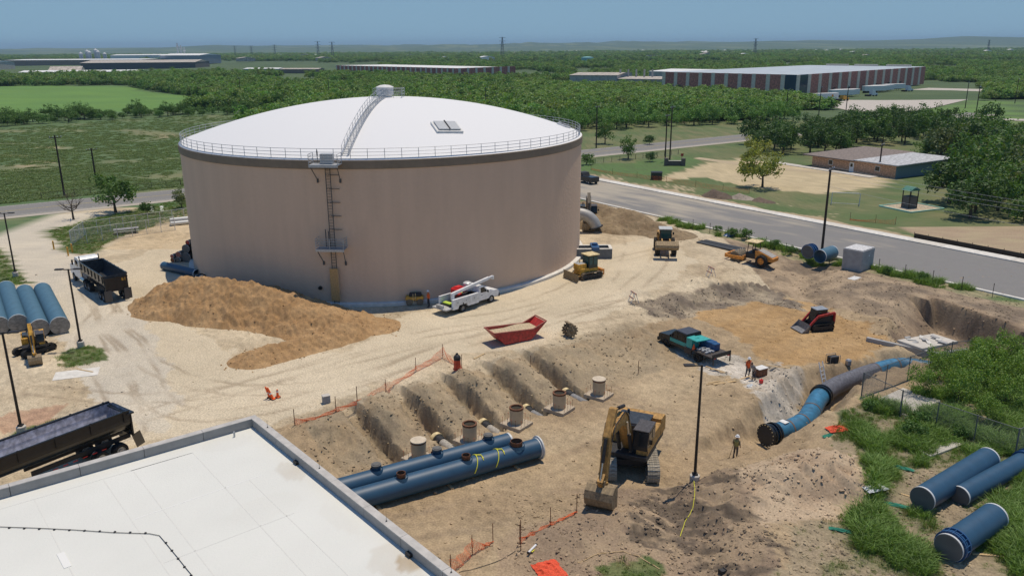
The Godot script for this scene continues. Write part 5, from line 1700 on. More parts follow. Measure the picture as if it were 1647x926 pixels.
	for k in 4:
		var off := Vector3(0, [-2.4, -0.9, -0.4, 0.1][k], 0)
		var pts := []
		for i in 21:
			var u := i / 20.0
			pts.push_back(wp.lerp(wq, u) + off + Vector3(0, -1.5 * 4 * u * (1 - u) * 0.5, 0))
		b = mb()
		b.tube(pts, 0.012, 5)
		single("overhead_wire", ["lowest", "second", "third", "uppermost"][k] + " overhead wire running right from the kerb-side pole", "wire", b, M.galv, Vector3.ZERO, 0, "wires from the kerb-side pole")

# ------------------------------------------------------------------ heaps of soil
func heap(nm: String, label: String, ridges: Array, ca: Color, cb: Color, rough: float, step: float) -> void:
	# ridges: [x0, d0, x1, d1, half width, height at 0, height at 1]
	var r := Rect2(ridges[0][0], ridges[0][1], 0, 0)
	for q in ridges:
		for p in [Vector2(q[0], q[1]), Vector2(q[2], q[3])]: r = r.merge(Rect2(p - Vector2.ONE * q[4] * 1.25, Vector2.ONE * q[4] * 2.5))
	var nx := int(r.size.x / step) + 1
	var nd := int(r.size.y / step) + 1
	var hs := PackedFloat32Array()
	hs.resize(nx * nd)
	for j in nd:
		for i in nx:
			var x := r.position.x + i * step
			var d := r.position.y + j * step
			var n := nA.get_noise_2d(x * 3.0 + 9.0, d * 3.0)
			var f := nB.get_noise_2d(x * 9.0, d * 9.0)
			var best := -1.0
			for q in ridges:
				var a := Vector2(q[0], q[1])
				var b := Vector2(q[2], q[3])
				var c := Geometry2D.get_closest_point_to_segment(Vector2(x, d), a, b)
				var t := (c - a).length() / maxf((b - a).length(), 0.01)
				var wd: float = q[4] * (1.0 + 0.16 * n + 0.05 * f)
				var k := 1.0 - Vector2(x, d).distance_to(c) / wd
				var hh: float = lerpf(q[5], q[6], t)
				best = maxf(best, hh * (k - 0.1 * maxf(k, 0) * maxf(k, 0)))
			if best > 0: best += rough * (f * 0.7 + nC.get_noise_2d(x * 34.0, d * 34.0) * 0.5 + n * 0.6) * minf(1.0, best * 2.5)
			hs[j * nx + i] = best
	var v := PackedVector3Array()
	var nn := PackedVector3Array()
	var cc := PackedColorArray()
	var idx := PackedInt32Array()
	for j in nd:
		for i in nx:
			var x := r.position.x + i * step
			var d := r.position.y + j * step
			var i0 := maxi(i - 1, 0)
			var i1 := mini(i + 1, nx - 1)
			var j0 := maxi(j - 1, 0)
			var j1 := mini(j + 1, nd - 1)
			v.push_back(Vector3(x, H(x, d) + hs[j * nx + i], -d))
			nn.push_back(Vector3(-(hs[j * nx + i1] - hs[j * nx + i0]) / ((i1 - i0) * step), 1, (hs[j1 * nx + i] - hs[j0 * nx + i]) / ((j1 - j0) * step)).normalized())
			var m := nB.get_noise_2d(x * 5.0, d * 5.0)
			var f := nC.get_noise_2d(x * 26.0, d * 26.0)
			cc.push_back(mixc(ca, cb, 0.4 + m * 0.9 + nA.get_noise_2d(x * 2.0, d * 2.0) * 0.6) * (1.14 + 0.34 * f))
			if i < nx - 1 and j < nd - 1:
				var a := j * nx + i
				if maxf(maxf(hs[a], hs[a + 1]), maxf(hs[a + nx], hs[a + nx + 1])) > 0.0:
					idx.append_array(PackedInt32Array([a, a + nx, a + 1, a + 1, a + nx, a + nx + 1]))
	var arr := []
	arr.resize(Mesh.ARRAY_MAX)
	arr[Mesh.ARRAY_VERTEX] = v
	arr[Mesh.ARRAY_NORMAL] = nn
	arr[Mesh.ARRAY_COLOR] = cc
	arr[Mesh.ARRAY_INDEX] = idx
	var am := ArrayMesh.new()
	am.add_surface_from_arrays(Mesh.PRIMITIVE_TRIANGLES, arr)
	var o := MeshInstance3D.new()
	o.name = numbered(nm)
	o.mesh = am
	o.material_override = (get_node("ground") as MeshInstance3D).material_override
	add_child(o)
	tag(o, label, "dirt pile")
	# clods that rolled down its sides
	var g := RandomNumberGenerator.new()
	g.seed = nx
	var spots := []
	for i in int(nx * nd * 0.09):
		var k := g.randi() % (nx * nd)
		if hs[k] < -0.25 or hs[k] > 2.6 or g.randf() > 1.15 - hs[k] * 0.35: continue
		var s := 0.04 + 0.17 * pow(g.randf(), 3.0)
		var q := v[k]
		q.y = maxf(q.y, H(q.x, -q.z))
		spots.push_back([Transform3D(Basis.from_euler(Vector3(g.randfn() * 0.3, g.randf() * 6, 0)) * Basis.from_scale(Vector3(s, s * 0.7, s)), q + Vector3(0, s * 0.1, 0)), cc[k] * g.randf_range(0.7, 1.05)])
	var cm := StandardMaterial3D.new()
	cm.vertex_color_use_as_albedo = true
	cm.roughness = 0.95
	scatter("clods", "clods of soil strewn over and round " + label.left(label.find(" ", 24)), "clods", ROCK, cm, spots)

func build_heaps() -> void:
	heap("dirt_mound", "large brown dirt mound with a tail, in front of the tank's left side", [[-35.0, 82.2, -27.0, 79.4, 5.6, 3.3, 3.8], [-27.0, 79.4, -18.5, 75.4, 5.2, 3.8, 1.8], [-18.5, 75.4, -13.6, 74.6, 2.8, 1.5, 0.5], [-22.6, 65.8, -15.5, 72.0, 2.2, 0.9, 1.35]], Color(0.345, 0.205, 0.09), Color(0.46, 0.295, 0.145), 0.42, 0.16)
	heap("spoil_heap", "straw-strewn brown spoil heap between the tank and the road", [[13.2, 122.0, 18.0, 118.6, 5.2, 3.0, 3.0], [18.0, 118.6, 23.0, 113.6, 3.6, 2.6, 0.8], [12.0, 130.0, 15.0, 126.0, 4.0, 2.2, 2.4]], Color(0.23, 0.165, 0.095), Color(0.34, 0.255, 0.15), 0.3, 0.24)
	heap("topsoil_heap", "dark topsoil heap left of two on the far verge below the spreading tree", [[36.4, 144.6, 38.0, 143.2, 2.0, 1.5, 1.0]], Color(0.11, 0.08, 0.06), Color(0.17, 0.125, 0.09), 0.15, 0.22)
	heap("topsoil_heap", "pale gravel heap between the dark topsoil heaps on the far verge", [[40.6, 142.6, 41.6, 141.8, 1.7, 1.0, 0.7]], Color(0.3, 0.25, 0.2), Color(0.38, 0.33, 0.27), 0.12, 0.22)
	heap("topsoil_heap", "small dark topsoil heap right of the gravel heap on the far verge", [[43.4, 139.8, 44.6, 138.4, 1.3, 0.75, 0.5]], Color(0.11, 0.08, 0.06), Color(0.17, 0.125, 0.09), 0.12, 0.22)
	# clods on the big mound
	var g := RandomNumberGenerator.new()
	g.seed = 44

# ------------------------------------------------------------------ pipes
func ring(b: MB, a: Vector3, z: Vector3, r: float, th: float, w: float) -> void:
	b.pipe(a - z * w * 0.5, a + z * w * 0.5, r + th, th + 0.002, 32)

func big_pipe(nm: String, label: String, a: Vector3, bb: Vector3, r: float, m: Material, caps: Array, group := "") -> Node3D:
	# lies from a to bb (axis points); caps: [near cap, far cap] as part colours or null for open ends
	var t := thing(nm, label, "pipe", Vector3(a.x, a.y - r, a.z), 0, group)
	var la := Vector3(0, r, 0)
	var lb := bb - a + la
	var z := (lb - la).normalized()
	var b := mb()
	b.pipe(la, lb, r, 0.035, 32)
	part(t, "barrel", b, m)
	for k in 2:
		if caps[k] != null:
			b = mb()
			var e: Vector3 = la if k == 0 else lb
			var o: Vector3 = -z if k == 0 else z
			b.cyl(e - o * 0.06, e + o * 0.03, r - 0.02, r - 0.02, 32)
			part(t, "end_cap", b, caps[k])
		b = mb()
		var e2: Vector3 = la if k == 0 else lb
		ring(b, e2 + z * (0.06 if k == 0 else -0.06), z, r, 0.012, 0.12)
		part(t, "end_band", b, M.plastic_wrap)
	return t

func build_pipes() -> void:
	var b: MB
	# the two headers on the bench
	var dir := Vector3(0.868, 0, -0.497)
	var sd := Vector3(-0.497, 0, -0.868)
	var e1 := W(1.75, 50.75) + Vector3(0, 0.8, 0)
	var p1 := big_pipe("header_pipe", "long blue pipe with open stubs and yellow slings, nearest to the white roof", e1 - dir * 15.5, e1, 0.68, M.pipe_blue, [null, null])
	var e2 := e1 + sd * 1.75 - dir * 1.3
	var p2 := big_pipe("header_pipe", "long blue pipe with capped stubs behind the slung blue pipe", e2 - dir * 15.0, e2, 0.66, M.pipe_blue, [null, M.plastic_wrap])
	for k in [[p1, e1, [1.75, 5.6, 10.2], [0.42, 0.29, 0.29], false], [p2, e2, [1.7, 5.6, 9.9, 13.5], [0.28, 0.28, 0.28, 0.28], true]]:
		var t: Node3D = k[0]
		for i in k[2].size():
			var c: Vector3 = k[1] - dir * float(k[2][i]) - t.position
			var r: float = k[3][i]
			b = mb()
			b.cyl(c + Vector3(0, 0.5, 0), c + Vector3(0, 0.72, 0), r + 0.2, r + 0.12, 24, false, false)
			var sp := part(t, "branch_stub", b, M.pipe_blue)
			b = mb()
			b.pipe(c + Vector3(0, 0.55, 0), c + Vector3(0, 0.98, 0), r, 0.03, 24)
			part(sp, "collar", b, M.rust if not k[4] else M.pipe_blue)
			if k[4]:
				b = mb()
				b.cyl(c + Vector3(0, 0.9, 0), c + Vector3(0, 1.02, 0), r + 0.05, r + 0.05, 24)
				b.cyl(c + Vector3(0, 1.02, 0), c + Vector3(0, 1.06, 0), r - 0.04, r - 0.06, 24)
				part(sp, "cap", b, M.pipe_cap)
	# plastic-wrapped flange on the near header
	b = mb()
	var fe := e1 - p1.position
	ring(b, fe + dir * 0.02, dir, 0.68, 0.16, 0.09)
	part(p1, "flange", b, M.plastic_wrap)
	for s in [3.3, 4.9]:
		b = mb()
		var c := e1 - dir * float(s) - p1.position
		var arc := []
		for i in 20:
			var a := -0.5 + i * (PI + 0.7) / 19.0
			arc.push_back(c + sd * (cos(a) * 0.715) + Vector3(0, sin(a) * 0.715, 0) + dir * (0.25 * sin(a) - 0.02 * i))
		b.tube(arc, 0.03, 6)
		for w in 2: b.tube([arc[9 + w], arc[9 + w] + dir * 0.3 + Vector3(0, 0.03, 0) - sd * 0.2, arc[13 + w] + dir * 0.45], 0.025, 6)
		part(p1, "sling", b, M.strap)
	# timber blocks below the headers
	for s in [2.0, 7.0, 12.0]:
		for w in 2:
			b = mb()
			b.box(Vector3(0, 0.06, 0), Vector3(0.2, 0.14, 1.5), 0.01)
			var c := e1 - dir * float(s) + sd * (1.75 * w) - dir * (1.3 * w)
			single("timber_block", "timber block under the pair of blue header pipes", "timber", b, M.wood, Vector3(c.x, H(c.x, -c.z) - 0.01, c.z), yaw(sd.x, -sd.z), "timber blocks under the header pipes")
	# loose pipes in the weeds
	var R := [[Vector2(23.7, 41.35), Vector2(30.3, 46.2), "pipe_blue", "blue pipe with dark end cap lying in the weeds, leftmost of the loose pipes"], [Vector2(26.3, 42.1), Vector2(33.2, 46.6), "pipe_blue", "blue pipe half sunk in weeds between the other loose pipes at the right edge"], [Vector2(22.75, 36.6), Vector2(26.9, 39.6), "pipe_blue", "short blue pipe with coupling on its capped end, lowest at the right"]]
	for i in 3:
		var q: Array = R[i]
		var r: float = [0.72, 0.6, 0.74][i]
		var ya := [0.0, -0.1, 0.0]
		var t := big_pipe("loose_pipe", q[3], Vector3(q[0].x, H(q[0].x, q[0].y) + r + ya[i], -q[0].y), Vector3(q[1].x, H(q[1].x, q[1].y) + r + ya[i], -q[1].y), r, M[q[2]], [M.pipe_cap, M.pipe_cap])
		var z := Vector3(q[1].x - q[0].x, 0, -(q[1].y - q[0].y)).normalized()
		if i == 2:
			b = mb()
			for k in 3: ring(b, Vector3(0, r, 0) + z * (0.25 + k * 0.22), z, r, 0.11 - 0.05 * (k % 2), 0.09)
			for k in 16:
				var a := TAU * k / 16.0
				var s := z.cross(Vector3.UP)
				var c := Vector3(0, r, 0) + (s * cos(a) + Vector3.UP * sin(a)) * (r + 0.08)
				b.cyl(c + z * 0.15, c + z * 0.8, 0.025, 0.025, 6)
			part(t, "coupling", b, M.blue_paint)
		if i == 1:
			b = mb()
			var fz := Vector3(q[1].x - q[0].x, 0, -(q[1].y - q[0].y))
			for k in 3: ring(b, Vector3(0, r, 0) + fz - z * (0.3 + k * 0.25), z, r, 0.12 - 0.05 * (k % 2), 0.1)
			part(t, "coupling", b, M.blue_paint)
	# four long pipes by the entrance drive
	var Lp := [[-43.15, 72.9, "rightmost dusty blue pipe of the four by the entrance drive"], [-44.7, 72.2, "second from the right of the four dusty blue pipes by the drive"], [-47.6, 73.7, "third from the right of the four dusty blue pipes by the drive"], [-49.0, 73.0, "leftmost of the four dusty blue pipes by the drive, at the picture edge"]]
	for i in 4:
		var q: Array = Lp[i]
		var a := Vector3(q[0], 0.86, -q[1])
		big_pipe("stored_pipe", q[2], a, a + Vector3(-0.57, 0, -0.82) * 14.6, 0.86, M.pipe_blue_dusty, [mat("cap_light", 0.27, 0.25, 0.22, 0.8, 0.0, "grime", 0.6), M.pipe_cap], "dusty blue pipes by the entrance drive")
	# water main in the trench
	var t := thing("trench_main", "bent blue water main with black coupling lying in the deep trench", "pipe", W(22.8, 57.9))
	var o := t.position
	var ctr := []
	for i in TRENCH.size(): ctr.push_back(Vector3(TRENCH[i].x, TRENCH[i].y + 0.95, -TRENCH[i].z) - o)
	var S := func(u: float) -> Vector3:
		# point along the trench line, in segments, with rounded corners
		var i := clampi(int(u), 0, ctr.size() - 2)
		return ctr[i].cubic_interpolate(ctr[i + 1], ctr[maxi(i - 1, 0)], ctr[mini(i + 2, ctr.size() - 1)], u - i)
	for sgm in [[1.15, 2.95, "pipe_blue_main", "barrel"], [3.05, 4.55, "wrap_grey", "wrapped_barrel"], [4.55, 5.95, "pipe_blue_main", "elbow"]]:
		var path := []
		for i in 25: path.push_back(S.call(lerpf(sgm[0], sgm[1], i / 24.0)))
		b = mb()
		b.tube(path, 0.74, 28)
		part(t, sgm[3], b, mat("pipe_blue_main", 0.03, 0.15, 0.27, 0.5, 0.0, "grime", 0.25) if sgm[2] == "pipe_blue_main" else mat("wrap_grey", 0.11, 0.115, 0.14, 0.7, 0.0, "grime", 0.6, "gn", 0.5))
	for u in [1.55, 1.95, 2.4, 2.98, 4.55, 5.0]:
		b = mb()
		var z: Vector3 = (S.call(u + 0.02) - S.call(u - 0.02)).normalized()
		ring(b, S.call(u), z, 0.74, 0.02, 0.13)
		part(t, "weld_band", b, mat("weld_band", 0.14, 0.1, 0.08, 0.8))
	b = mb()
	var z1: Vector3 = (S.call(1.3) - S.call(1.15)).normalized()
	for k in 4: ring(b, S.call(1.15) + z1 * (-0.5 + k * 0.28), z1, 0.76, 0.12 - 0.07 * (k % 2), 0.13)
	part(t, "coupling", b, M.black_paint)
	b = mb()
	b.cyl(S.call(1.15) - z1 * 0.66, S.call(1.15) - z1 * 0.54, 0.88, 0.88, 32)
	part(t, "blind_flange", b, M.dark)
	var zz: Vector3 = (S.call(3.05) - S.call(2.95)).normalized()
	b = mb()
	for k in 2: ring(b, S.call(3.0) + zz * (-0.12 + k * 0.3), zz, 0.76, 0.16, 0.12)
	part(t, "flange", b, M.black_paint)
	b = mb()
	for k in 18:
		var a := TAU * k / 18.0
		var s := z1.cross(Vector3.UP).normalized()
		var c: Vector3 = S.call(1.15) + (s * cos(a) + s.cross(z1) * sin(a)) * 0.8 - z1 * 0.71
		b.cyl(c, c + z1 * 0.12, 0.035, 0.035, 6)
	part(t, "bolt", b, M.cream)
	b = mb()
	b.box(S.call(1.42) + Vector3(0, 0.77, 0), Vector3(0.5, 0.05, 0.6), 0.01, Basis(Vector3.UP, 0.6))
	part(t, "label_plate", b, M.white_dull)
	# standpipes in the slots
	for k in 4:
		var u := -5.5 + 4.3 * k
		var pu := Vector2(0.33, 55.73) + Vector2(0.788, 0.616) * u
		var up := Vector2(-0.616, 0.788)
		var a := pu + up * 2.7
		var c := pu + up * 0.2
		var st := thing("branch_pipe", ["leftmost", "second", "third", "rightmost"][k] + " short pipe end with pale collar at the foot of the trench slots", "pipe", Vector3(a.x, H(a.x, a.y), -a.y), 0, "short pipe ends in the slots")
		var A := Vector3(0, 0.5, 0)
		var Cx := Vector3(c.x - a.x, 0.42, -(c.y - a.y))
		var z := (Cx - A).normalized()
		b = mb()
		b.cyl(A, Cx, 0.36, 0.36, 24)
		part(st, "barrel", b, mat("wrap_light", 0.36, 0.33, 0.28, 0.7, 0.0, "grime", 1.0, "gn", 0.6) if k < 2 else mat("wrap_dull", 0.22, 0.22, 0.22, 0.5, 0.0, "grime", 1.0, "gn", 0.6))
		b = mb()
		b.cyl(A + z * 0.1, A + z * 0.75, 0.43, 0.43, 24)
		part(st, "black_sleeve", b, M.dark)
		b = mb()
		b.pipe(A - z * 0.22, A + z * 0.14, 0.52, 0.12, 24)
		part(st, "collar", b, M.cream)
	# vaults
	for k in 5:
		var u := -8.64 + 4.32 * k
		var p := Vector2(0.33, 55.73) + Vector2(0.788, 0.616) * u + Vector2(-0.616, 0.788) * 0.1
		var lab := ["leftmost tan manhole vault with a closed lid, behind the blue pipes", "second tan manhole vault from the left with open rusty rim", "middle tan manhole vault with open rusty rim", "fourth tan manhole vault from the left with open rusty rim", "rightmost tan manhole vault with a pale lid on its own slab"]
		var v := thing("manhole_vault", lab[k], "manhole vault", W(p.x, p.y), -0.66, "manhole vaults on the bench")
		var lid := k == 0 or k == 4
		b = mb()
		b.box(Vector3(0, 0.1, 0), Vector3(1.9, 0.3, 1.7), 0.02)
		part(v, "base_slab", b, mat("slab_tan", 0.42, 0.35, 0.26, 0.9, 0.0, "soft", 0.4))
		b = mb()
		b.pipe(Vector3(0, 0.2, 0), Vector3(0, 1.42, 0), 0.52, 0.08, 28)
		part(v, "shaft", b, M.concrete_tan)
		b = mb()
		b.pipe(Vector3(0, 1.38, 0), Vector3(0, 1.52, 0), 0.545, 0.12, 28)
		part(v, "rim", b, M.rust)
		b = mb()
		if lid: b.cyl(Vector3(0, 1.5, 0), Vector3(0, 1.56, 0), 0.56, 0.56, 28)
		else: b.cyl(Vector3(0, 0.9, 0), Vector3(0, 0.95, 0), 0.46, 0.46, 24)
		part(v, "lid" if lid else "inner_plug", b, mat("lid_tan", 0.55, 0.47, 0.36, 0.9, 0.0, "soft", 0.5) if lid else mat("plug", 0.2, 0.19, 0.12, 0.9))
		var rb := mb()
		rb.cyl(Vector3(0, 0.2, 0), Vector3(0, 0.75, 0), 0.012, 0.012, 5)
		rb.cyl(Vector3(0, 0.75, 0), Vector3(0, 0.79, 0), 0.03, 0.03, 6)
		var rm := rb.mesh()
		for i in 14:
			var a := TAU * i / 14.0 + 0.1
			var q := Vector2(cos(a), sin(a))
			q /= maxf(absf(q.x) / 0.86, absf(q.y) / 0.76)
			meshpart(v, "rebar", rm, mat("rebar", 0.5, 0.12, 0.06, 0.8) if i % 2 else M.rust, Transform3D(Basis.IDENTITY, Vector3(q.x, 0, q.y)))
	# stack of old pipes at the tank's left foot
	var st := [[-42.6, 99.8, 0.34, 0.34, "grey-blue", "pipe_cap"], [-41.6, 99.9, 0.62, 0.62, "dark", "pipe_cap"], [-41.5, 99.9, 1.75, 0.52, "dark upper", "pipe_cap"], [-42.5, 99.9, 1.0, 0.38, "pinkish", "cont_a"], [-43.3, 99.8, 0.3, 0.28, "small rusty", "rust"], [-43.3, 99.8, 0.8, 0.25, "small pink-capped", "cont_a"], [-41.3, 100.3, 2.45, 0.3, "topmost red-capped", "red_paint"]]
	for s in st:
		var a := Vector3(s[0], s[2], -s[1])
		big_pipe("old_pipe", "%s old pipe end in the stack at the tank's left foot" % s[4], a, a + Vector3(0.25, 0, -0.97) * 2.4, s[3], M.dark if String(s[4]).begins_with("dark") else M.pipe_cap, [M[s[5]], null], "old pipes stacked at the tank foot")
	var bl := Vector3(-43.0, 0.5, -96.4)
	big_pipe("fallen_pipe", "dark blue pipe lying half in shade at the tank's left foot", bl, bl + Vector3(0.82, 0, 0.57) * 6.8, 0.5, M.pipe_blue, [M.pipe_cap, null])
	b = mb()
	b.pipe(Vector3(0, 0.62, -0.15), Vector3(0, 0.62, 0.15), 0.62, 0.12, 28)
	single("flange_ring", "dark flange ring leaning on the tank behind the dirt mound", "ring", b, M.dark, W(-36.0, 90.0), 0.9)
	# pipes and precast vault by the pole
	big_pipe("short_pipe", "short blue pipe with dark open end beside the concrete vault", Vector3(38.2, 0.95, -97.0), Vector3(40.6, 0.95, -99.2), 0.82, M.pipe_blue_dusty, [null, null])
	var cp := big_pipe("coupling_spool", "blue ribbed coupling spool left of the wooden pole", Vector3(37.6, 0.9, -99.6), Vector3(38.6, 0.9, -100.4), 0.8, M.blue_paint, [M.pipe_cap, null])
	for k in 3:
		b = mb()
		ring(b, Vector3(0, 0.8, 0) + Vector3(0.78, 0, -0.62) * (0.1 + 0.45 * k), Vector3(0.78, 0, -0.62), 0.8, 0.13, 0.1)
		part(cp, "rib", b, M.blue_paint)
	var pv := thing("precast_vault", "grey precast concrete vault standing on the kerb verge beside the blue pipes", "concrete vault", W(42.0, 94.8), 0.72)
	b = mb()
	b.box(Vector3(0, 1.05, 0), Vector3(3.1, 2.1, 2.4), 0.03)
	part(pv, "lower_section", b, M.concrete_grey)
	b = mb()
	b.box(Vector3(0, 2.3, 0), Vector3(3.14, 0.42, 2.44), 0.03)
	part(pv, "upper_section", b, M.concrete_grey)
	b = mb()
	b.box(Vector3(0, 2.56, 0), Vector3(3.0, 0.1, 2.3), 0.02)
	part(pv, "lid", b, mat("vault_lid", 0.55, 0.55, 0.55, 0.8, 0.0, "grime", 0.8))
	b = mb()
	b.cyl(Vector3(0.2, 1.75, 1.2), Vector3(0.2, 1.75, 1.24), 0.1, 0.1, 12)
	part(pv, "lifting_eye", b, M.white_dull)
	# overflow elbow and valve chamber at the tank's right side
	var el := thing("overflow_elbow", "big grey elbow pipe coming out of the tank's right side", "pipe", W(8.6, 116.0))
	var path := []
	for i in 14:
		var a := i * (PI * 0.42) / 13.0
		path.push_back(Vector3(1.2 + sin(a) * 2.6, 2.7 - (1 - cos(a)) * 2.6, 0.0 + sin(a) * 0.4))
	path.insert(0, Vector3(-2.5, 2.7, 0))
	b = mb()
	b.tube(path, 0.85, 24)
	part(el, "barrel", b, mat("pipe_grey", 0.36, 0.36, 0.35, 0.55, 0.2, "soft", 0.5))
	b = mb()
	var pe: Vector3 = path[path.size() - 1]
	var pz: Vector3 = (pe - path[path.size() - 2]).normalized()
	ring(b, pe, pz, 0.85, 0.22, 0.14)
	part(el, "flange", b, M.dark)
	var vc := thing("valve_chamber", "open concrete valve chamber with pale rim at the tank's right foot", "valve chamber", W(10.4, 101.4), 0.0)
	b = mb()
	for s in [[0, 1.0, 4.9, 0.35], [0, -1.0, 4.9, 0.35], [-2.3, 0, 0.35, 1.64], [2.3, 0, 0.35, 1.64]]: b.box(Vector3(s[0], 0.5, s[1]), Vector3(s[2], 1.5, s[3]), 0.02)
	part(vc, "wall", b, mat("chamber_wall", 0.13, 0.14, 0.15, 0.8, 0.0, "soft", 0.4))
	b = mb()
	for s in [[0, 1.0, 4.94, 0.39], [0, -1.0, 4.94, 0.39], [-2.3, 0, 0.39, 1.6], [2.3, 0, 0.39, 1.6]]: b.box(Vector3(s[0], 1.28, s[1]), Vector3(s[2], 0.08, s[3]), 0.01)
	part(vc, "rim", b, M.concrete_light)
	b = mb()
	b.box(Vector3(0.3, 1.3, 0), Vector3(1.0, 0.5, 2.6), 0.05)
	b.cyl(Vector3(0.3, 1.5, 0), Vector3(0.3, 1.8, 0), 0.36, 0.36, 18)
	part(vc, "valve", b, M.blue_paint)
	# concrete headwall and slab in the far corner of the dig
	var hw := thing("headwall", "weathered concrete headwall with broken slab at the far end of the trench", "concrete wall", Vector3(37.0, -2.6, -70.2), 0)
	b = mb()
	b.bar(Vector3(-3.0, 0.8, -2.6), Vector3(1.6, 0.8, 1.6), 0.35, 2.0, 0.02)
	part(hw, "wall", b, M.concrete_grey)
	b = mb()
	b.bar(Vector3(1.4, 0.8, 1.5), Vector3(5.0, 0.8, 0.4), 0.35, 1.8, 0.02)
	part(hw, "wing_wall", b, M.concrete_grey)
	b = mb()
	b.box(Vector3(2.2, 1.75, -1.3), Vector3(5.4, 0.25, 2.6), 0.03, Basis(Vector3.UP, 0.5) * Basis(Vector3.FORWARD, 0.06))
	part(hw, "slab", b, M.concrete)
	for i in 9:
		b = mb()
		b.box(Vector3(0.6 + (i % 3) * 1.3, 1.98, -2.0 + i / 3 * 0.7), Vector3(0.9, 0.12, 0.5) * (0.6 + 0.1 * (i % 5)), 0.02, Basis.from_euler(Vector3(0.2 * (i % 2), i * 1.1, 0.15)))
		part(hw, "broken_piece", b, M.concrete_light if i % 2 else M.concrete_grey)
	b = mb()
	b.box(Vector3(0, 0.02, 0), Vector3(4.6, 0.16, 3.0), 0.02)
	single("concrete_apron", "flat concrete apron inside the corner of the chain-link fence", "concrete slab", b, M.concrete, W(29.8, 56.2), 0.62)
	b = mb()
	b.box(Vector3(0, 0.05, 0), Vector3(3.4, 0.2, 1.3), 0.03)
	single("concrete_apron", "small broken concrete slab in the weeds above the loose pipes", "concrete slab", b, M.concrete, W(28.6, 49.0), 0.5)
	b = mb()
	b.box(Vector3(0, 0.01, 0), Vector3(3.4, 0.06, 1.9), 0.01)
	single("concrete_apron", "pale bare concrete pad on the dirt below the mini excavator", "concrete slab", b, M.concrete_light, W(-36.6, 63.0), 0.35)

# ------------------------------------------------------------------ machines (front faces local -z)
const SIDE := Basis(Vector3(0, 0, -1), Vector3(0, 1, 0), Vector3(1, 0, 0))
func side(b: MB, poly: Array, x0: float, x1: float) -> void:
	# an outline in (forward, up) pushed across from x0 to x1
	var keep := b.xf
	b.xf = keep * Transform3D(SIDE, Vector3.ZERO)
	b.prism(poly, x0, x1)
	b.xf = keep

var tyre_cache := {}
func wheel(p: Node, at: Vector3, r: float, w: float, rim: Material, tread := true) -> void:
	var key := "%.2f %.2f" % [r, w]
	if not tyre_cache.has(key):
		var b := mb()
		b.xf = Transform3D(Basis(Vector3.FORWARD, PI / 2), Vector3.ZERO)
		b.lathe([Vector2(r * 0.56, -w * 0.42), Vector2(r * 0.62, -w * 0.5), Vector2(r * 0.9, -w * 0.5), Vector2(r, -w * 0.36), Vector2(r, w * 0.36), Vector2(r * 0.9, w * 0.5), Vector2(r * 0.62, w * 0.5), Vector2(r * 0.56, w * 0.42)], 24)
		if tread:
			for i in 20:
				var a := TAU * i / 20.0
				b.box(Vector3(cos(a) * r, (0.2 if i % 2 else -0.2) * w, sin(a) * r), Vector3(0.05 + r * 0.03, w * 0.5, r * 0.14), 0.0, Basis(Vector3.UP, -a))
		var c := mb()
		c.xf = b.xf
		c.lathe([Vector2(0.001, -w * 0.3), Vector2(r * 0.2, -w * 0.34), Vector2(r * 0.24, -w * 0.2), Vector2(r * 0.5, -w * 0.22), Vector2(r * 0.57, -w * 0.44)], 20)
		c.lathe([Vector2(r * 0.57, w * 0.44), Vector2(r * 0.5, w * 0.22), Vector2(r * 0.24, w * 0.2), Vector2(r * 0.2, w * 0.34), Vector2(0.001, w * 0.3)], 20)
		tyre_cache[key] = [b.mesh(), c.mesh()]
	var n := Node3D.new()
	n.name = "wheel"
	p.add_child(n, true)
	n.position = at
	meshpart(n, "tyre", tyre_cache[key][0], M.rubber)
	meshpart(n, "rim", tyre_cache[key][1], rim)

func crawler(p: Node, nm: String, x: float, w: float, L: float, h: float, m: Material) -> void:
	# a crawler track with single shoes
	var n := Node3D.new()
	n.name = nm
	p.add_child(n, true)
	n.position = Vector3(x, 0, 0)
	var r := h * 0.5
	var b := mb()
	b.box(Vector3(0, r, 0), Vector3(w * 0.5, h * 0.5, L - h), 0.03)
	b.cyl(Vector3(-w * 0.3, r, -L * 0.5 + r), Vector3(w * 0.3, r, -L * 0.5 + r), r * 0.8, r * 0.8, 18)
	b.cyl(Vector3(-w * 0.3, r, L * 0.5 - r), Vector3(w * 0.3, r, L * 0.5 - r), r * 0.8, r * 0.8, 18)
	for i in 6: b.cyl(Vector3(-w * 0.3, r * 0.45, -L * 0.32 + i * L * 0.128), Vector3(w * 0.3, r * 0.45, -L * 0.32 + i * L * 0.128), r * 0.32, r * 0.32, 12)
	part(n, "track_frame", b, M.dark)
	var s := mb()
	var per := 2 * (L - h) + PI * h
	var cnt := int(per / 0.24)
	s.box(Vector3.ZERO, Vector3(w, 0.05, per / cnt * 0.9), 0.008)
	s.box(Vector3(0, 0.04, 0), Vector3(w, 0.06, 0.03))
	var sm := s.mesh()
	for i in cnt:
		var t := per * i / cnt
		var pos: Vector3
		var ang: float
		var str := L - h
		if t < str:
			pos = Vector3(0, h, -str * 0.5 + t); ang = 0.0
		elif t < str + PI * r:
			var a := (t - str) / r
			pos = Vector3(0, r + cos(a) * r, str * 0.5 + sin(a) * r); ang = a
		elif t < 2 * str + PI * r:
			pos = Vector3(0, 0.02, str * 0.5 - (t - str - PI * r)); ang = PI
		else:
			var a := (t - 2 * str - PI * r) / r
			pos = Vector3(0, r - cos(a) * r, -str * 0.5 - sin(a) * r); ang = PI + a
		meshpart(n, "track_shoe", sm, m, Transform3D(Basis(Vector3.RIGHT, ang), pos))

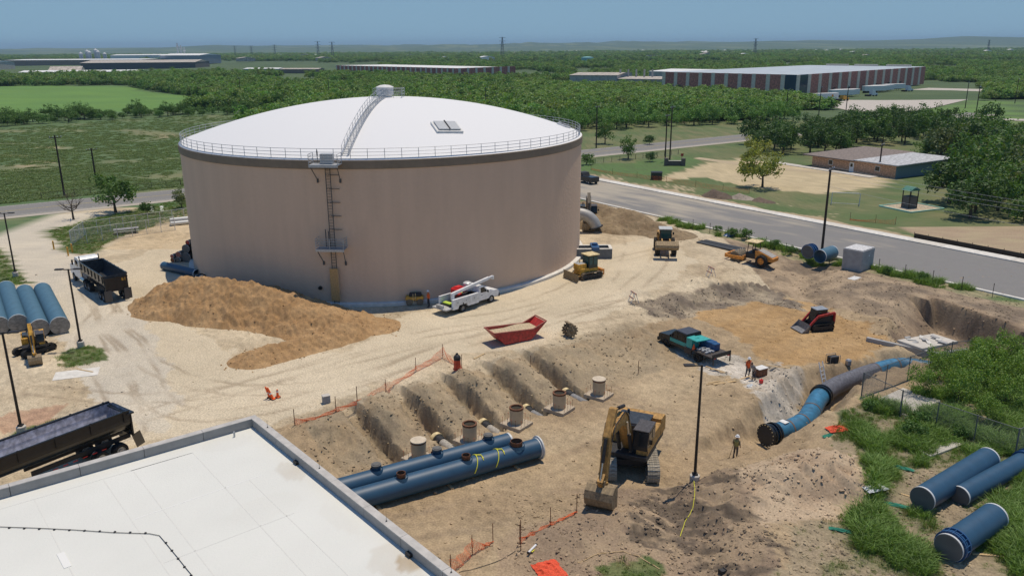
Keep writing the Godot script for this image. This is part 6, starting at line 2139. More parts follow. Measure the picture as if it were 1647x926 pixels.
func ram(p: Node, a: Vector3, c: Vector3, r: float) -> void:
	var b := mb()
	var mid := a.lerp(c, 0.58)
	b.cyl(a, mid, r, r, 12)
	var n := part(p, "hydraulic_ram", b, M.dark)
	b = mb()
	b.cyl(mid, c, r * 0.55, r * 0.55, 10)
	part(n, "rod", b, M.chrome)

func bucket_part(p: Node, at: Vector3, w: float, s: float, tilt: float, m: Material) -> void:
	# a digging bucket that hangs from 'at' with its mouth turned back to the machine
	var n := Node3D.new()
	n.name = "bucket"
	p.add_child(n, true)
	n.position = at
	n.rotation.x = tilt
	var out := [Vector2(-0.35, 0.15), Vector2(0.25, 0.18), Vector2(0.62, -0.1), Vector2(0.72, -0.55), Vector2(0.55, -1.0), Vector2(0.1, -1.3), Vector2(-0.45, -1.38)]
	var inn := [Vector2(-0.45, -1.3), Vector2(0.06, -1.22), Vector2(0.48, -0.95), Vector2(0.64, -0.54), Vector2(0.55, -0.15), Vector2(0.22, 0.08), Vector2(-0.35, 0.07)]
	var shell := []
	for q in out + inn: shell.push_back(q * s)
	var b := mb()
	side(b, shell, -w * 0.5, w * 0.5)
	part(n, "shell", b, m)
	b = mb()
	var chk := []
	for q in out: chk.push_back(q * s * 0.99)
	side(b, chk, -w * 0.5 - 0.03, -w * 0.5 + 0.03)
	side(b, chk, w * 0.5 - 0.03, w * 0.5 + 0.03)
	part(n, "cheek", b, m)
	b = mb()
	for x in [-0.18, 0.18]: b.box(Vector3(x * s, 0.3 * s, 0.05 * s), Vector3(0.08, 0.35, 0.7) * s, 0.02)
	part(n, "mounting_lug", b, m)
	for i in 5:
		b = mb()
		b.bar(Vector3(w * (-0.42 + i * 0.21), -1.33 * s, 0.4 * s), Vector3(w * (-0.42 + i * 0.21), -1.42 * s, 0.72 * s), 0.09 * s, 0.1 * s)
		part(n, "tooth", b, M.track)

func excavator(nm: String, label: String, at: Vector3, ty: float, uy: float, k: float, tw: float, body: Material, trackm: Material, dirty: Material) -> Node3D:
	var t := thing(nm, label, "excavator", at, ty)
	t.scale = Vector3.ONE * k
	for s in [-1.0, 1.0]: crawler(t, "track", s * tw, 0.8, 5.2, 1.15, trackm)
	var b := mb()
	b.box(Vector3(0, 0.75, 0), Vector3(tw * 2 - 0.5, 0.5, 2.2), 0.06)
	b.cyl(Vector3(0, 0.9, 0), Vector3(0, 1.25, 0), 0.85, 0.85, 24)
	part(t, "undercarriage", b, M.dark)
	# the upper structure is turned on the undercarriage
	var R := Basis(Vector3.UP, uy - ty)
	var U := func(n: String, m: MB, mt: Material) -> MeshInstance3D:
		var o := part(t, n, m, mt)
		o.basis = R
		return o
	b = mb()
	b.box(Vector3(0, 1.42, 0.6), Vector3(3.1, 0.34, 4.4), 0.04)
	U.call("turntable_deck", b, M.dark)
	b = mb()
	side(b, [Vector2(-3.3, 1.55), Vector2(-3.3, 2.5), Vector2(-3.05, 2.75), Vector2(-2.1, 2.75), Vector2(-2.1, 1.55)], -1.55, 1.55)
	U.call("counterweight", b, body)
	b = mb()
	b.box(Vector3(-1.1, 2.05, 0.7), Vector3(0.9, 1.0, 2.7), 0.06)
	b.box(Vector3(1.1, 2.05, 1.0), Vector3(0.9, 1.0, 2.2), 0.06)
	b.box(Vector3(-1.15, 1.85, -0.9), Vector3(0.8, 0.6, 0.8), 0.05)
	U.call("side_housing", b, body)
	b = mb()
	b.box(Vector3(0.1, 2.4, 1.2), Vector3(1.6, 0.9, 1.8), 0.05)
	b.box(Vector3(0.2, 2.88, 1.3), Vector3(2.3, 0.14, 1.9), 0.04)
	b.cyl(Vector3(0.7, 2.9, 1.7), Vector3(0.7, 3.3, 1.7), 0.09, 0.09, 10)
	b.box(Vector3(-0.7, 2.98, 0.9), Vector3(0.5, 0.12, 0.6), 0.03)
	U.call("engine_cover", b, mat("cover_grey", 0.035, 0.04, 0.045, 0.4, 0.0, "grime", 0.6))
	# cab on the machine's left (+x when it faces -z is right; the cab stands at -x)
	var cabx := -1.02
	b = mb()
	side(b, [Vector2(-0.55, 1.6), Vector2(1.25, 1.6), Vector2(1.35, 2.2), Vector2(1.1, 3.15), Vector2(-0.55, 3.2)], cabx - 0.52, cabx + 0.52)
	var cab: MeshInstance3D = U.call("cab", b, M.black_paint)
	b = mb()
	b.box(Vector3(cabx, 3.24, -0.3), Vector3(1.1, 0.09, 1.75), 0.03)
	part(cab, "cab_roof", b, mat("cab_roof_dusty", 0.06, 0.055, 0.058, 0.6, 0.0, "grime", 0.8))
	b = mb()
	b.bar(Vector3(cabx, 2.25, -1.37), Vector3(cabx, 3.1, -1.14), 0.9, 0.03)
	part(cab, "windscreen", b, M.glass_dark)
	for s in [-0.53, 0.53]:
		b = mb()
		b.box(Vector3(cabx + s, 2.65, -0.75), Vector3(0.02, 0.75, 0.62))
		b.box(Vector3(cabx + s, 2.65, 0.1), Vector3(0.02, 0.75, 0.6))
		part(cab, "side_window", b, M.glass_dark)
	b = mb()
	b.box(Vector3(cabx - 0.7, 2.6, -1.2), Vector3(0.22, 0.34, 0.06), 0.02)
	part(cab, "mirror", b, M.black)
	# boom, stick, bucket
	b = mb()
	side(b, [Vector2(0.3, 1.65), Vector2(0.75, 1.6), Vector2(2.2, 3.9), Vector2(2.9, 4.3), Vector2(5.0, 4.5), Vector2(5.1, 4.8), Vector2(4.8, 5.0), Vector2(2.5, 5.05), Vector2(1.7, 4.65), Vector2(0.2, 2.1)], -0.28, 0.28)
	U.call("boom", b, body)
	b = mb()
	side(b, [Vector2(3.9, 5.95), Vector2(4.3, 6.0), Vector2(5.35, 4.55), Vector2(6.05, 1.75), Vector2(5.85, 1.6), Vector2(5.55, 1.75), Vector2(4.75, 4.4)], -0.24, 0.24)
	U.call("stick", b, body)
	var arm := Node3D.new()
	arm.name = "arm_fittings"
	t.add_child(arm)
	arm.basis = R
	for s in [-0.4, 0.4]: ram(arm, Vector3(s, 1.75, -1.2), Vector3(s, 4.3, -2.3), 0.13)
	ram(arm, Vector3(0, 5.2, -1.9), Vector3(0, 5.8, -4.0), 0.12)
	ram(arm, Vector3(0, 4.5, -5.45), Vector3(0, 2.1, -6.35), 0.11)
	b = mb()
	b.bar(Vector3(0, 2.3, -5.9), Vector3(0, 2.0, -6.45), 0.36, 0.12)
	b.bar(Vector3(0, 2.0, -6.45), Vector3(0, 1.45, -6.15), 0.3, 0.12)
	b.cyl(Vector3(-0.34, 1.7, -5.85), Vector3(0.34, 1.7, -5.85), 0.1, 0.1, 12)
	part(arm, "linkage", b, body)
	for s in [-0.2, 0.2]:
		b = mb()
		b.tube([Vector3(s, 2.6, -1.0), Vector3(s * 1.6, 4.4, -1.7), Vector3(s * 1.7, 5.2, -2.6), Vector3(s * 1.6, 5.1, -4.6), Vector3(s * 1.5, 4.2, -5.2)], 0.035, 6)
		part(arm, "hose", b, M.black)
	var bk := Node3D.new()
	bk.name = "bucket_mount"
	arm.add_child(bk)
	bucket_part(bk, Vector3(0, 1.45, -5.95), 1.75, 1.05, 0.1, dirty)
	return t

func build_machines() -> void:
	var b: MB
	# the two excavators
	excavator("excavator", "big yellow excavator with arm lowered on the bench in the foreground", W(8.0, 49.7) + Vector3(0, 0.02, 0), yaw(-0.08, -1.0), yaw(-0.42, -0.9), 1.0, 1.4, M.yellow_worn, M.track_grey, M.mud_steel)
	excavator("mini_excavator", "small yellow excavator beside the dusty blue pipes at the left edge", W(-42.9, 68.0), yaw(0.5, 0.86), yaw(0.5, -0.85), 0.58, 1.15, M.yellow, M.rubber, M.mud_steel)
	excavator("excavator", "grey excavator half hidden behind the tank, bucket below the elbow pipe", W(11.6, 121.5), yaw(0.1, -1.0), yaw(-0.05, -1.0), 0.92, 1.3, mat("paint_greyed", 0.2, 0.17, 0.13, 0.7, 0.0, "grime", 0.5), M.track, M.mud_steel)
	# semi tractor with short tipping trailer
	var t := thing("dump_truck", "white semi truck with black tipping trailer parked on the entrance drive", "truck", W(-42.5, 83.3), yaw(-0.67, 0.74))
	b = mb()
	side(b, [Vector2(9.3, 0.75), Vector2(9.3, 3.05), Vector2(9.5, 3.2), Vector2(10.9, 3.15), Vector2(11.4, 2.2), Vector2(13.3, 1.95), Vector2(13.5, 1.6), Vector2(13.5, 0.75)], -1.1, 1.1)
	var cab := part(t, "cab", b, M.white_paint)
	b = mb()
	b.box(Vector3(0, 2.55, -9.27), Vector3(1.5, 0.6, 0.04))
	part(cab, "rear_window", b, M.glass_dark)
	b = mb()
	b.bar(Vector3(0, 2.25, -11.42), Vector3(0, 3.05, -10.98), 1.9, 0.04)
	part(cab, "windscreen", b, M.glass_dark)
	for s in [-1.11, 1.11]:
		b = mb()
		b.box(Vector3(s, 2.5, -10.4), Vector3(0.03, 0.65, 1.0))
		part(cab, "side_window", b, M.glass_dark)
		b = mb()
		b.box(Vector3(s * 1.2, 2.5, -11.2), Vector3(0.16, 0.6, 0.22), 0.03)
		b.box(Vector3(s * 1.1, 2.75, -11.2), Vector3(0.3, 0.04, 0.04))
		part(cab, "mirror", b, M.black)
		b = mb()
		b.cyl(Vector3(s * 0.92, 0.9, -9.2), Vector3(s * 0.92, 3.5, -9.2), 0.08, 0.08, 10)
		part(cab, "exhaust_stack", b, M.chrome)
		b = mb()
		b.cyl(Vector3(s * 0.95, 0.85, -9.0), Vector3(s * 0.95, 0.85, -7.7), 0.32, 0.32, 16)
		part(t, "fuel_tank", b, M.chrome)
	b = mb()
	for s in [-0.42, 0.42]: b.box(Vector3(s, 0.85, -8.2), Vector3(0.12, 0.28, 10.4))
	b.box(Vector3(0, 1.1, -6.6), Vector3(1.0, 0.15, 1.2), 0.02)
	part(t, "chassis", b, M.dark)
	for z in [-12.3, -7.3, -6.0, -1.9, -0.75]:
		for s in [-1.0, 1.0]: wheel(t, Vector3(s * (1.02 if z > -12 else 1.0), 0.52, z), 0.52, 0.56 if z > -12 else 0.32, M.steel, false)
	for s in [-1.02, 1.02]:
		b = mb()
		b.lathe([Vector2(0.6, -0.3), Vector2(0.66, -0.3), Vector2(0.66, 0.3), Vector2(0.6, 0.3)], 14, Vector3.ZERO, 0.1, PI - 0.1)
		var fd := part(t, "fender", b, M.galv)
		fd.transform = Transform3D(Basis(Vector3.RIGHT, PI / 2) * Basis(Vector3.UP, 0.0), Vector3(s, 0.55, -7.3))
		fd.basis = Basis(Vector3(0, 0, 1), Vector3(1, 0, 0), Vector3(0, 1, 0))
	# trailer tub
	tub(t, 8.4, 1.2, 3.0, 1.22, 0.0, M.black_paint, mat("tub_inside", 0.045, 0.05, 0.055, 0.55, 0.0, "grime", 0.4))
	b = mb()
	for s in [-1.0, 1.0]: b.box(Vector3(s, 0.85, 0.28), Vector3(0.75, 1.2, 0.03))
	part(t, "mud_flap", b, mat("flap", 0.09, 0.085, 0.08, 0.8))
	b = mb()
	b.box(Vector3(0, 2.0, 0.1), Vector3(2.35, 1.5, 0.08), 0.02)
	for x in [-0.8, 0, 0.8]: b.box(Vector3(x, 2.0, 0.16), Vector3(0.1, 1.5, 0.06))
	b.box(Vector3(0, 1.35, 0.16), Vector3(2.4, 0.12, 0.1))
	b.box(Vector3(0, 2.72, 0.16), Vector3(2.4, 0.12, 0.1))
	var tg := part(t, "tailgate", b, M.black_paint)
	for s in [-0.9, 0.9]:
		b = mb()
		b.box(Vector3(s, 1.25, 0.2), Vector3(0.3, 0.12, 0.06), 0.01)
		part(tg, "tail_lamp", b, M.red_paint)
	b = mb()
	b.box(Vector3(0.75, 2.45, 0.17), Vector3(0.4, 0.3, 0.03))
	part(tg, "warning_sign", b, M.yellow)
	# long tipping trailer behind the white roof
	t = thing("tipping_trailer", "long black tipping trailer with half-round bare metal tub, behind the white roof", "trailer", W(-26.45, 49.75), yaw(-0.58, -0.815))
	tub(t, 14.0, 1.5, 3.12, 1.22, 0.0, M.black_paint, mat("tub_metal", 0.42, 0.42, 0.47, 0.38, 0.35, "grime", 0.4))
	for z in [-0.9, -2.2]:
		for s in [-1.0, 1.0]: wheel(t, Vector3(s * 1.0, 0.52, z), 0.52, 0.56, M.galv, false)
	b = mb()
	for s in [-0.5, 0.5]: b.box(Vector3(s, 1.05, -3.0), Vector3(0.14, 0.3, 6.4), 0.01)
	for s in [-1.0, 1.0]:
		b.bar(Vector3(s, 1.25, -8.0), Vector3(s * 0.9, 0.2, -9.2), 0.12, 0.12)
		b.bar(Vector3(s, 1.25, -10.2), Vector3(s * 0.9, 0.2, -9.2), 0.12, 0.12)
	b.box(Vector3(0, 0.18, -9.2), Vector3(2.2, 0.12, 0.4))
	b.bar(Vector3(-1.15, 1.1, -6.0), Vector3(-1.15, 0.75, -9.5), 0.06, 0.06)
	part(t, "chassis", b, M.dark)
	b = mb()
	for i in 6: b.box(Vector3(-1.24, 1.12, -2.0 - i * 0.62), Vector3(0.02, 0.05, 0.3))
	part(t, "reflector_strip", b, M.red_bright)
	b = mb()
	for s in [-1.0, 1.0]: b.bar(Vector3(s, 1.3, 0.35), Vector3(s, 0.3, 0.6), 0.62, 0.03)
	part(t, "mud_flap", b, M.khaki)
	b = mb()
	b.box(Vector3(0, 2.02, 0.1), Vector3(2.4, 1.6, 0.1), 0.02)
	b.box(Vector3(0, 2.9, 0.05), Vector3(2.6, 0.12, 0.5), 0.02)
	part(t, "tailgate", b, M.black_paint)
	# white tank body at the very edge
	b = mb()
	b.cyl(Vector3(0, 1.5, 0.6), Vector3(0, 1.5, -2.6), 0.75, 0.75, 24)
	b.box(Vector3(0, 0.6, -1.0), Vector3(1.2, 0.3, 3.2), 0.03)
	single("water_trailer", "white rounded water trailer just showing at the left edge", "trailer", b, M.white_paint, W(-37.15, 51.4), yaw(-0.58, -0.815))
	build_service_trucks()
	build_yard_machines()

func tub(t: Node3D, L: float, y0: float, y1: float, hw: float, z0: float, outm: Material, inm: Material) -> void:
	# tub of a tipping trailer: half-round trough with top rails, from z0 forward
	var n := 14
	var prev := []
	var bo := mb()
	var bi := mb()
	var yc := y0 + hw * 0.85
	for i in n + 1:
		var a := PI + PI * i / n
		prev.push_back(Vector2(cos(a) * hw, yc + sin(a) * hw * 0.85))
	prev.insert(0, Vector2(-hw, y1))
	prev.push_back(Vector2(hw, y1))
	for i in prev.size() - 1:
		var p: Vector2 = prev[i]
		var q: Vector2 = prev[i + 1]
		var o := Vector3((p.x + q.x), (p.y + q.y) - 2 * yc if i > 0 and i < prev.size() - 2 else 0.0, 0)
		bo.face([Vector3(p.x, p.y, z0), Vector3(q.x, q.y, z0), Vector3(q.x, q.y, z0 - L), Vector3(p.x, p.y, z0 - L)], o)
		var pi := Vector2(p.x * 0.96, (p.y - yc) * 0.96 + yc)
		var qi := Vector2(q.x * 0.96, (q.y - yc) * 0.96 + yc)
		bi.face([Vector3(pi.x, pi.y, z0 - 0.02), Vector3(qi.x, qi.y, z0 - 0.02), Vector3(qi.x, qi.y, z0 - L + 0.05), Vector3(pi.x, pi.y, z0 - L + 0.05)], -o)
	var ends := []
	for p in prev: ends.push_back(Vector3(p.x, p.y, z0 - L))
	bo.face(ends, Vector3(0, 0, -1))
	var e2 := []
	for p in prev: e2.push_back(Vector3(p.x * 0.96, p.y, z0 - L + 0.06))
	bi.face(e2, Vector3(0, 0, 1))
	var e3 := []
	for p in prev: e3.push_back(Vector3(p.x * 0.96, p.y, z0 - 0.02))
	bi.face(e3, Vector3(0, 0, -1))
	part(t, "tub_shell", bo, outm)
	part(t, "tub_lining", bi, inm)
	var b := mb()
	for s in [-1.0, 1.0]: b.box(Vector3(s * hw, y1, z0 - L * 0.5), Vector3(0.14, 0.12, L), 0.02)
	b.box(Vector3(0, y1, z0 - L), Vector3(hw * 2, 0.14, 0.14), 0.02)
	part(t, "top_rail", b, outm)
	for i in 7:
		var z := z0 - 0.4 - i * (L - 0.8) / 6.0
		for s in [-1.0, 1.0]:
			b = mb()
			b.box(Vector3(s * (hw + 0.04), (y1 + yc) * 0.5, z), Vector3(0.07, y1 - yc + 0.2, 0.1))
			part(t, "side_rib", b, outm)

func pickup_body(t: Node3D, m: Material, z_front: float, crew: bool, roofm: Material) -> void:
	# bonnet and cab of a heavy pickup; front bumper at z_front
	var f := -z_front
	var b := mb()
	var back := 3.3 if crew else 2.45
	side(b, [Vector2(f, 0.62), Vector2(f, 1.15), Vector2(f - 0.15, 1.3), Vector2(f - 1.35, 1.42), Vector2(f - 1.55, 1.42), Vector2(f - 1.55, 0.62)], -0.96, 0.96)
	part(t, "bonnet", b, m)
	b = mb()
	side(b, [Vector2(f - 1.5, 0.6), Vector2(f - 1.5, 1.42), Vector2(f - 2.15, 2.08), Vector2(f - back - 0.35, 2.1), Vector2(f - back - 0.5, 1.45), Vector2(f - back - 0.5, 0.6)], -0.93, 0.93)
	var cab := part(t, "cab", b, m)
	b = mb()
	b.box(Vector3(0, 2.11, -(f - (back + 2.5) * 0.5 - 0.0)), Vector3(1.66, 0.05, back - 1.9 + 0.1), 0.02)
	part(cab, "cab_roof", b, roofm)
	b = mb()
	b.bar(Vector3(0, 1.47, -(f - 1.53)), Vector3(0, 2.05, -(f - 2.12)), 1.6, 0.03)
	part(cab, "windscreen", b, M.glass_dark)
	for s in [-0.945, 0.945]:
		b = mb()
		side(b, [Vector2(f - 1.75, 1.45), Vector2(f - 2.2, 2.0), Vector2(f - 2.55 if crew else f - 2.65, 2.0), Vector2(f - 2.55 if crew else f - 2.65, 1.45)], s - 0.015, s + 0.015)
		if crew: side(b, [Vector2(f - 2.65, 1.45), Vector2(f - 2.65, 2.0), Vector2(f - 3.45, 2.0), Vector2(f - 3.55, 1.45)], s - 0.015, s + 0.015)
		part(cab, "side_window", b, M.glass_dark)
		b = mb()
		b.box(Vector3(s * 1.17, 1.5, -(f - 1.75)), Vector3(0.2, 0.28, 0.1), 0.03)
		part(cab, "mirror", b, M.black)
		b = mb()
		b.box(Vector3(s * 1.0, 1.15, -(f - 2.5)), Vector3(0.02, 0.05, 0.16))
		part(cab, "door_handle", b, M.black)
		b = mb()
		b.cyl(Vector3(s * 0.8, 0.95, -f), Vector3(s * 0.8, 0.95, -f - 0.03), 0.13, 0.13, 12)
		part(t, "headlight", b, M.chrome)
	b = mb()
	b.box(Vector3(0, 0.65, -f - 0.08), Vector3(2.0, 0.34, 0.2), 0.04)
	b.box(Vector3(0, 0.98, -f - 0.01), Vector3(1.2, 0.36, 0.05), 0.01)
	part(t, "bumper", b, M.black)
	b = mb()
	for s in [-0.4, 0.4]: b.box(Vector3(s, 0.62, 0), Vector3(0.1, 0.2, f * 2 - 0.5))
	part(t, "chassis", b, M.dark)

func build_service_trucks() -> void:
	var b: MB
	# white mechanic's truck
	var t := thing("mechanic_truck", "white service truck with crane boom and red tank, parked before the tank", "truck", W(-4.5, 80.9), yaw(0.685, 0.728))
	pickup_body(t, M.white_paint, -3.45, false, M.white_paint)
	for s in [[-1, -2.35], [1, -2.35]]: wheel(t, Vector3(s[0] * 0.86, 0.43, s[1]), 0.43, 0.26, M.steel, false)
	for s in [[-1, 1.9], [1, 1.9]]: wheel(t, Vector3(s[0] * 0.86, 0.43, s[1]), 0.43, 0.5, M.steel, false)
	for s in [-1.0, 1.0]:
		b = mb()
		side(b, [Vector2(0.35, 0.55), Vector2(0.35, 1.62), Vector2(-3.3, 1.62), Vector2(-3.3, 0.55), Vector2(-2.6, 0.55), Vector2(-2.4, 0.95), Vector2(-1.9, 1.08), Vector2(-1.4, 0.95), Vector2(-1.2, 0.55)], s * 1.1 - 0.22 * (1 if s > 0 else -0) - (0.0 if s > 0 else 0.0), s * 1.1 + (0.0 if s > 0 else 0.22))
		var bx := part(t, "tool_locker", b, M.white_paint)
		for i in 3:
			b = mb()
			b.box(Vector3(s * 1.105, 1.22, 0.15 + i * 1.15 - 0.0), Vector3(0.02, 0.66, 1.0), 0.005)
			var dr := part(bx, "locker_door", b, M.white_dull)
			b = mb()
			b.box(Vector3(s * 1.125, 1.22, 0.35 + i * 1.15), Vector3(0.02, 0.1, 0.06))
			part(dr, "latch", b, M.black)
	b = mb()
	b.box(Vector3(0, 0.85, 1.45), Vector3(1.8, 0.1, 3.6), 0.01)
	b.box(Vector3(0, 1.2, -0.28), Vector3(1.8, 0.8, 0.08), 0.01)
	part(t, "bed", b, M.dark)
	b = mb()
	b.box(Vector3(0, 0.7, 3.75), Vector3(2.1, 0.16, 1.0), 0.03)
	b.box(Vector3(0, 0.95, 4.1), Vector3(0.9, 0.3, 0.3), 0.03)
	part(t, "rear_platform", b, mat("platform", 0.42, 0.42, 0.42, 0.6, 0.2, "grime", 0.6))
	b = mb()
	b.cyl(Vector3(0.6, 1.5, 2.9), Vector3(0.6, 2.05, 2.9), 0.2, 0.2, 14)
	b.bar(Vector3(0.6, 2.05, 3.1), Vector3(0.75, 2.75, -2.2), 0.26, 0.3, 0.02)
	b.bar(Vector3(0.75, 2.74, -2.2), Vector3(0.77, 2.82, -2.7), 0.18, 0.2, 0.02)
	b.box(Vector3(0.77, 2.7, -2.75), Vector3(0.3, 0.4, 0.16), 0.02)
	part(t, "crane_boom", b, M.white_paint)
	b = mb()
	b.box(Vector3(-0.55, 1.75, 1.1), Vector3(0.95, 0.9, 1.3), 0.12)
	b.box(Vector3(-0.5, 2.25, 1.1), Vector3(0.6, 0.14, 0.8), 0.05)
	part(t, "welder_unit", b, M.red_bright)
	b = mb()
	b.cyl(Vector3(-0.5, 1.6, -0.25), Vector3(-0.5, 2.4, -0.25), 0.46, 0.46, 20)
	b.cyl(Vector3(-0.5, 2.4, -0.25), Vector3(-0.5, 2.5, -0.25), 0.46, 0.3, 20)
	part(t, "fluid_tank", b, mat("tank_grey", 0.55, 0.56, 0.57, 0.4, 0.1, "soft", 0.6))
	for i in 5:
		b = mb()
		b.box(Vector3(0.35 - i * 0.18, 1.68, 1.0 + (i % 3) * 0.5), Vector3(0.3, 0.16, 0.7), 0.03, Basis(Vector3.UP, i * 0.3))
		part(t, "tool_case", b, [M.dark, M.red_paint, M.dark, M.hivis_green, M.dark][i])
	b = mb()
	b.box(Vector3(-0.1, 0.98, 2.9), Vector3(1.2, 0.16, 0.5), 0.04)
	part(t, "hose_bundle", b, M.hivis_green)
	# welding truck on the gravel stand
	t = thing("welding_truck", "black and teal crew truck with welding bed on the grey gravel", "truck", W(16.55, 70.75), yaw(-0.53, 0.85))
	pickup_body(t, M.black_paint, -3.2, true, mat("dusty_black", 0.045, 0.05, 0.07, 0.5, 0.0, "soft", 0.5))
	b = mb()
	for s in [-1.0, 1.0]: b.box(Vector3(s * 0.95, 1.1, -0.35), Vector3(0.03, 0.36, 2.6), 0.01)
	part(t, "teal_stripe", b, M.teal_paint)
	for s in [[-1, -2.2], [1, -2.2]]: wheel(t, Vector3(s[0] * 0.88, 0.46, s[1]), 0.46, 0.28, M.black, false)
	for s in [[-1, 2.1], [1, 2.1]]: wheel(t, Vector3(s[0] * 0.9, 0.46, s[1]), 0.46, 0.5, M.black, false)
	b = mb()
	b.box(Vector3(0, 0.98, 2.25), Vector3(2.35, 0.14, 3.5), 0.02)
	for s in [-1.0, 1.0]: b.box(Vector3(s * 1.08, 0.7, 0.95), Vector3(0.2, 0.42, 0.9), 0.02)
	part(t, "flat_bed", b, mat("bed_steel", 0.06, 0.05, 0.045, 0.7, 0.1, "grime", 0.8))
	b = mb()
	b.box(Vector3(-0.62, 1.5, 1.0), Vector3(0.95, 0.95, 0.7), 0.03)
	b.box(Vector3(-0.2, 1.86, 1.35), Vector3(1.8, 0.1, 1.3), 0.02, Basis(Vector3.FORWARD, 0.06))
	part(t, "tool_cabinet", b, M.teal_paint)
	b = mb()
	b.box(Vector3(0.45, 1.42, 1.9), Vector3(0.8, 0.75, 1.5), 0.05)
	b.box(Vector3(0.45, 1.42, 2.8), Vector3(0.7, 0.65, 0.5), 0.04)
	part(t, "welder_unit", b, M.blue_paint)
	b = mb()
	for i in 9: b.box(Vector3(-0.8 + (i % 3) * 0.32, 1.14 + 0.05 * (i % 2), 2.0 + i / 3 * 0.5), Vector3(0.24, 0.2, 0.4), 0.03, Basis(Vector3.UP, i * 0.8))
	part(t, "loose_tools", b, M.galv).set_meta("kind", "stuff")
	b = mb()
	b.box(Vector3(0, 1.15, 4.02), Vector3(2.3, 0.36, 0.08), 0.01)
	for s in [-1.05, 1.05]: b.box(Vector3(s, 0.75, 4.05), Vector3(0.1, 0.9, 0.1), 0.01)
	part(t, "headboard_rail", b, M.dark)
	b = mb()
	b.lathe([Vector2(0.14, 0), Vector2(0.16, 0.03), Vector2(0.03, 0.5), Vector2(0.001, 0.5)], 12, Vector3(-1.0, 1.05, 1.55))
	part(t, "cone", b, M.hivis)
	for s in [-1.0, 1.0]:
		b = mb()
		b.box(Vector3(s * 0.9, 0.9, 4.02), Vector3(0.3, 0.1, 0.05))
		part(t, "tail_lamp", b, M.red_paint)

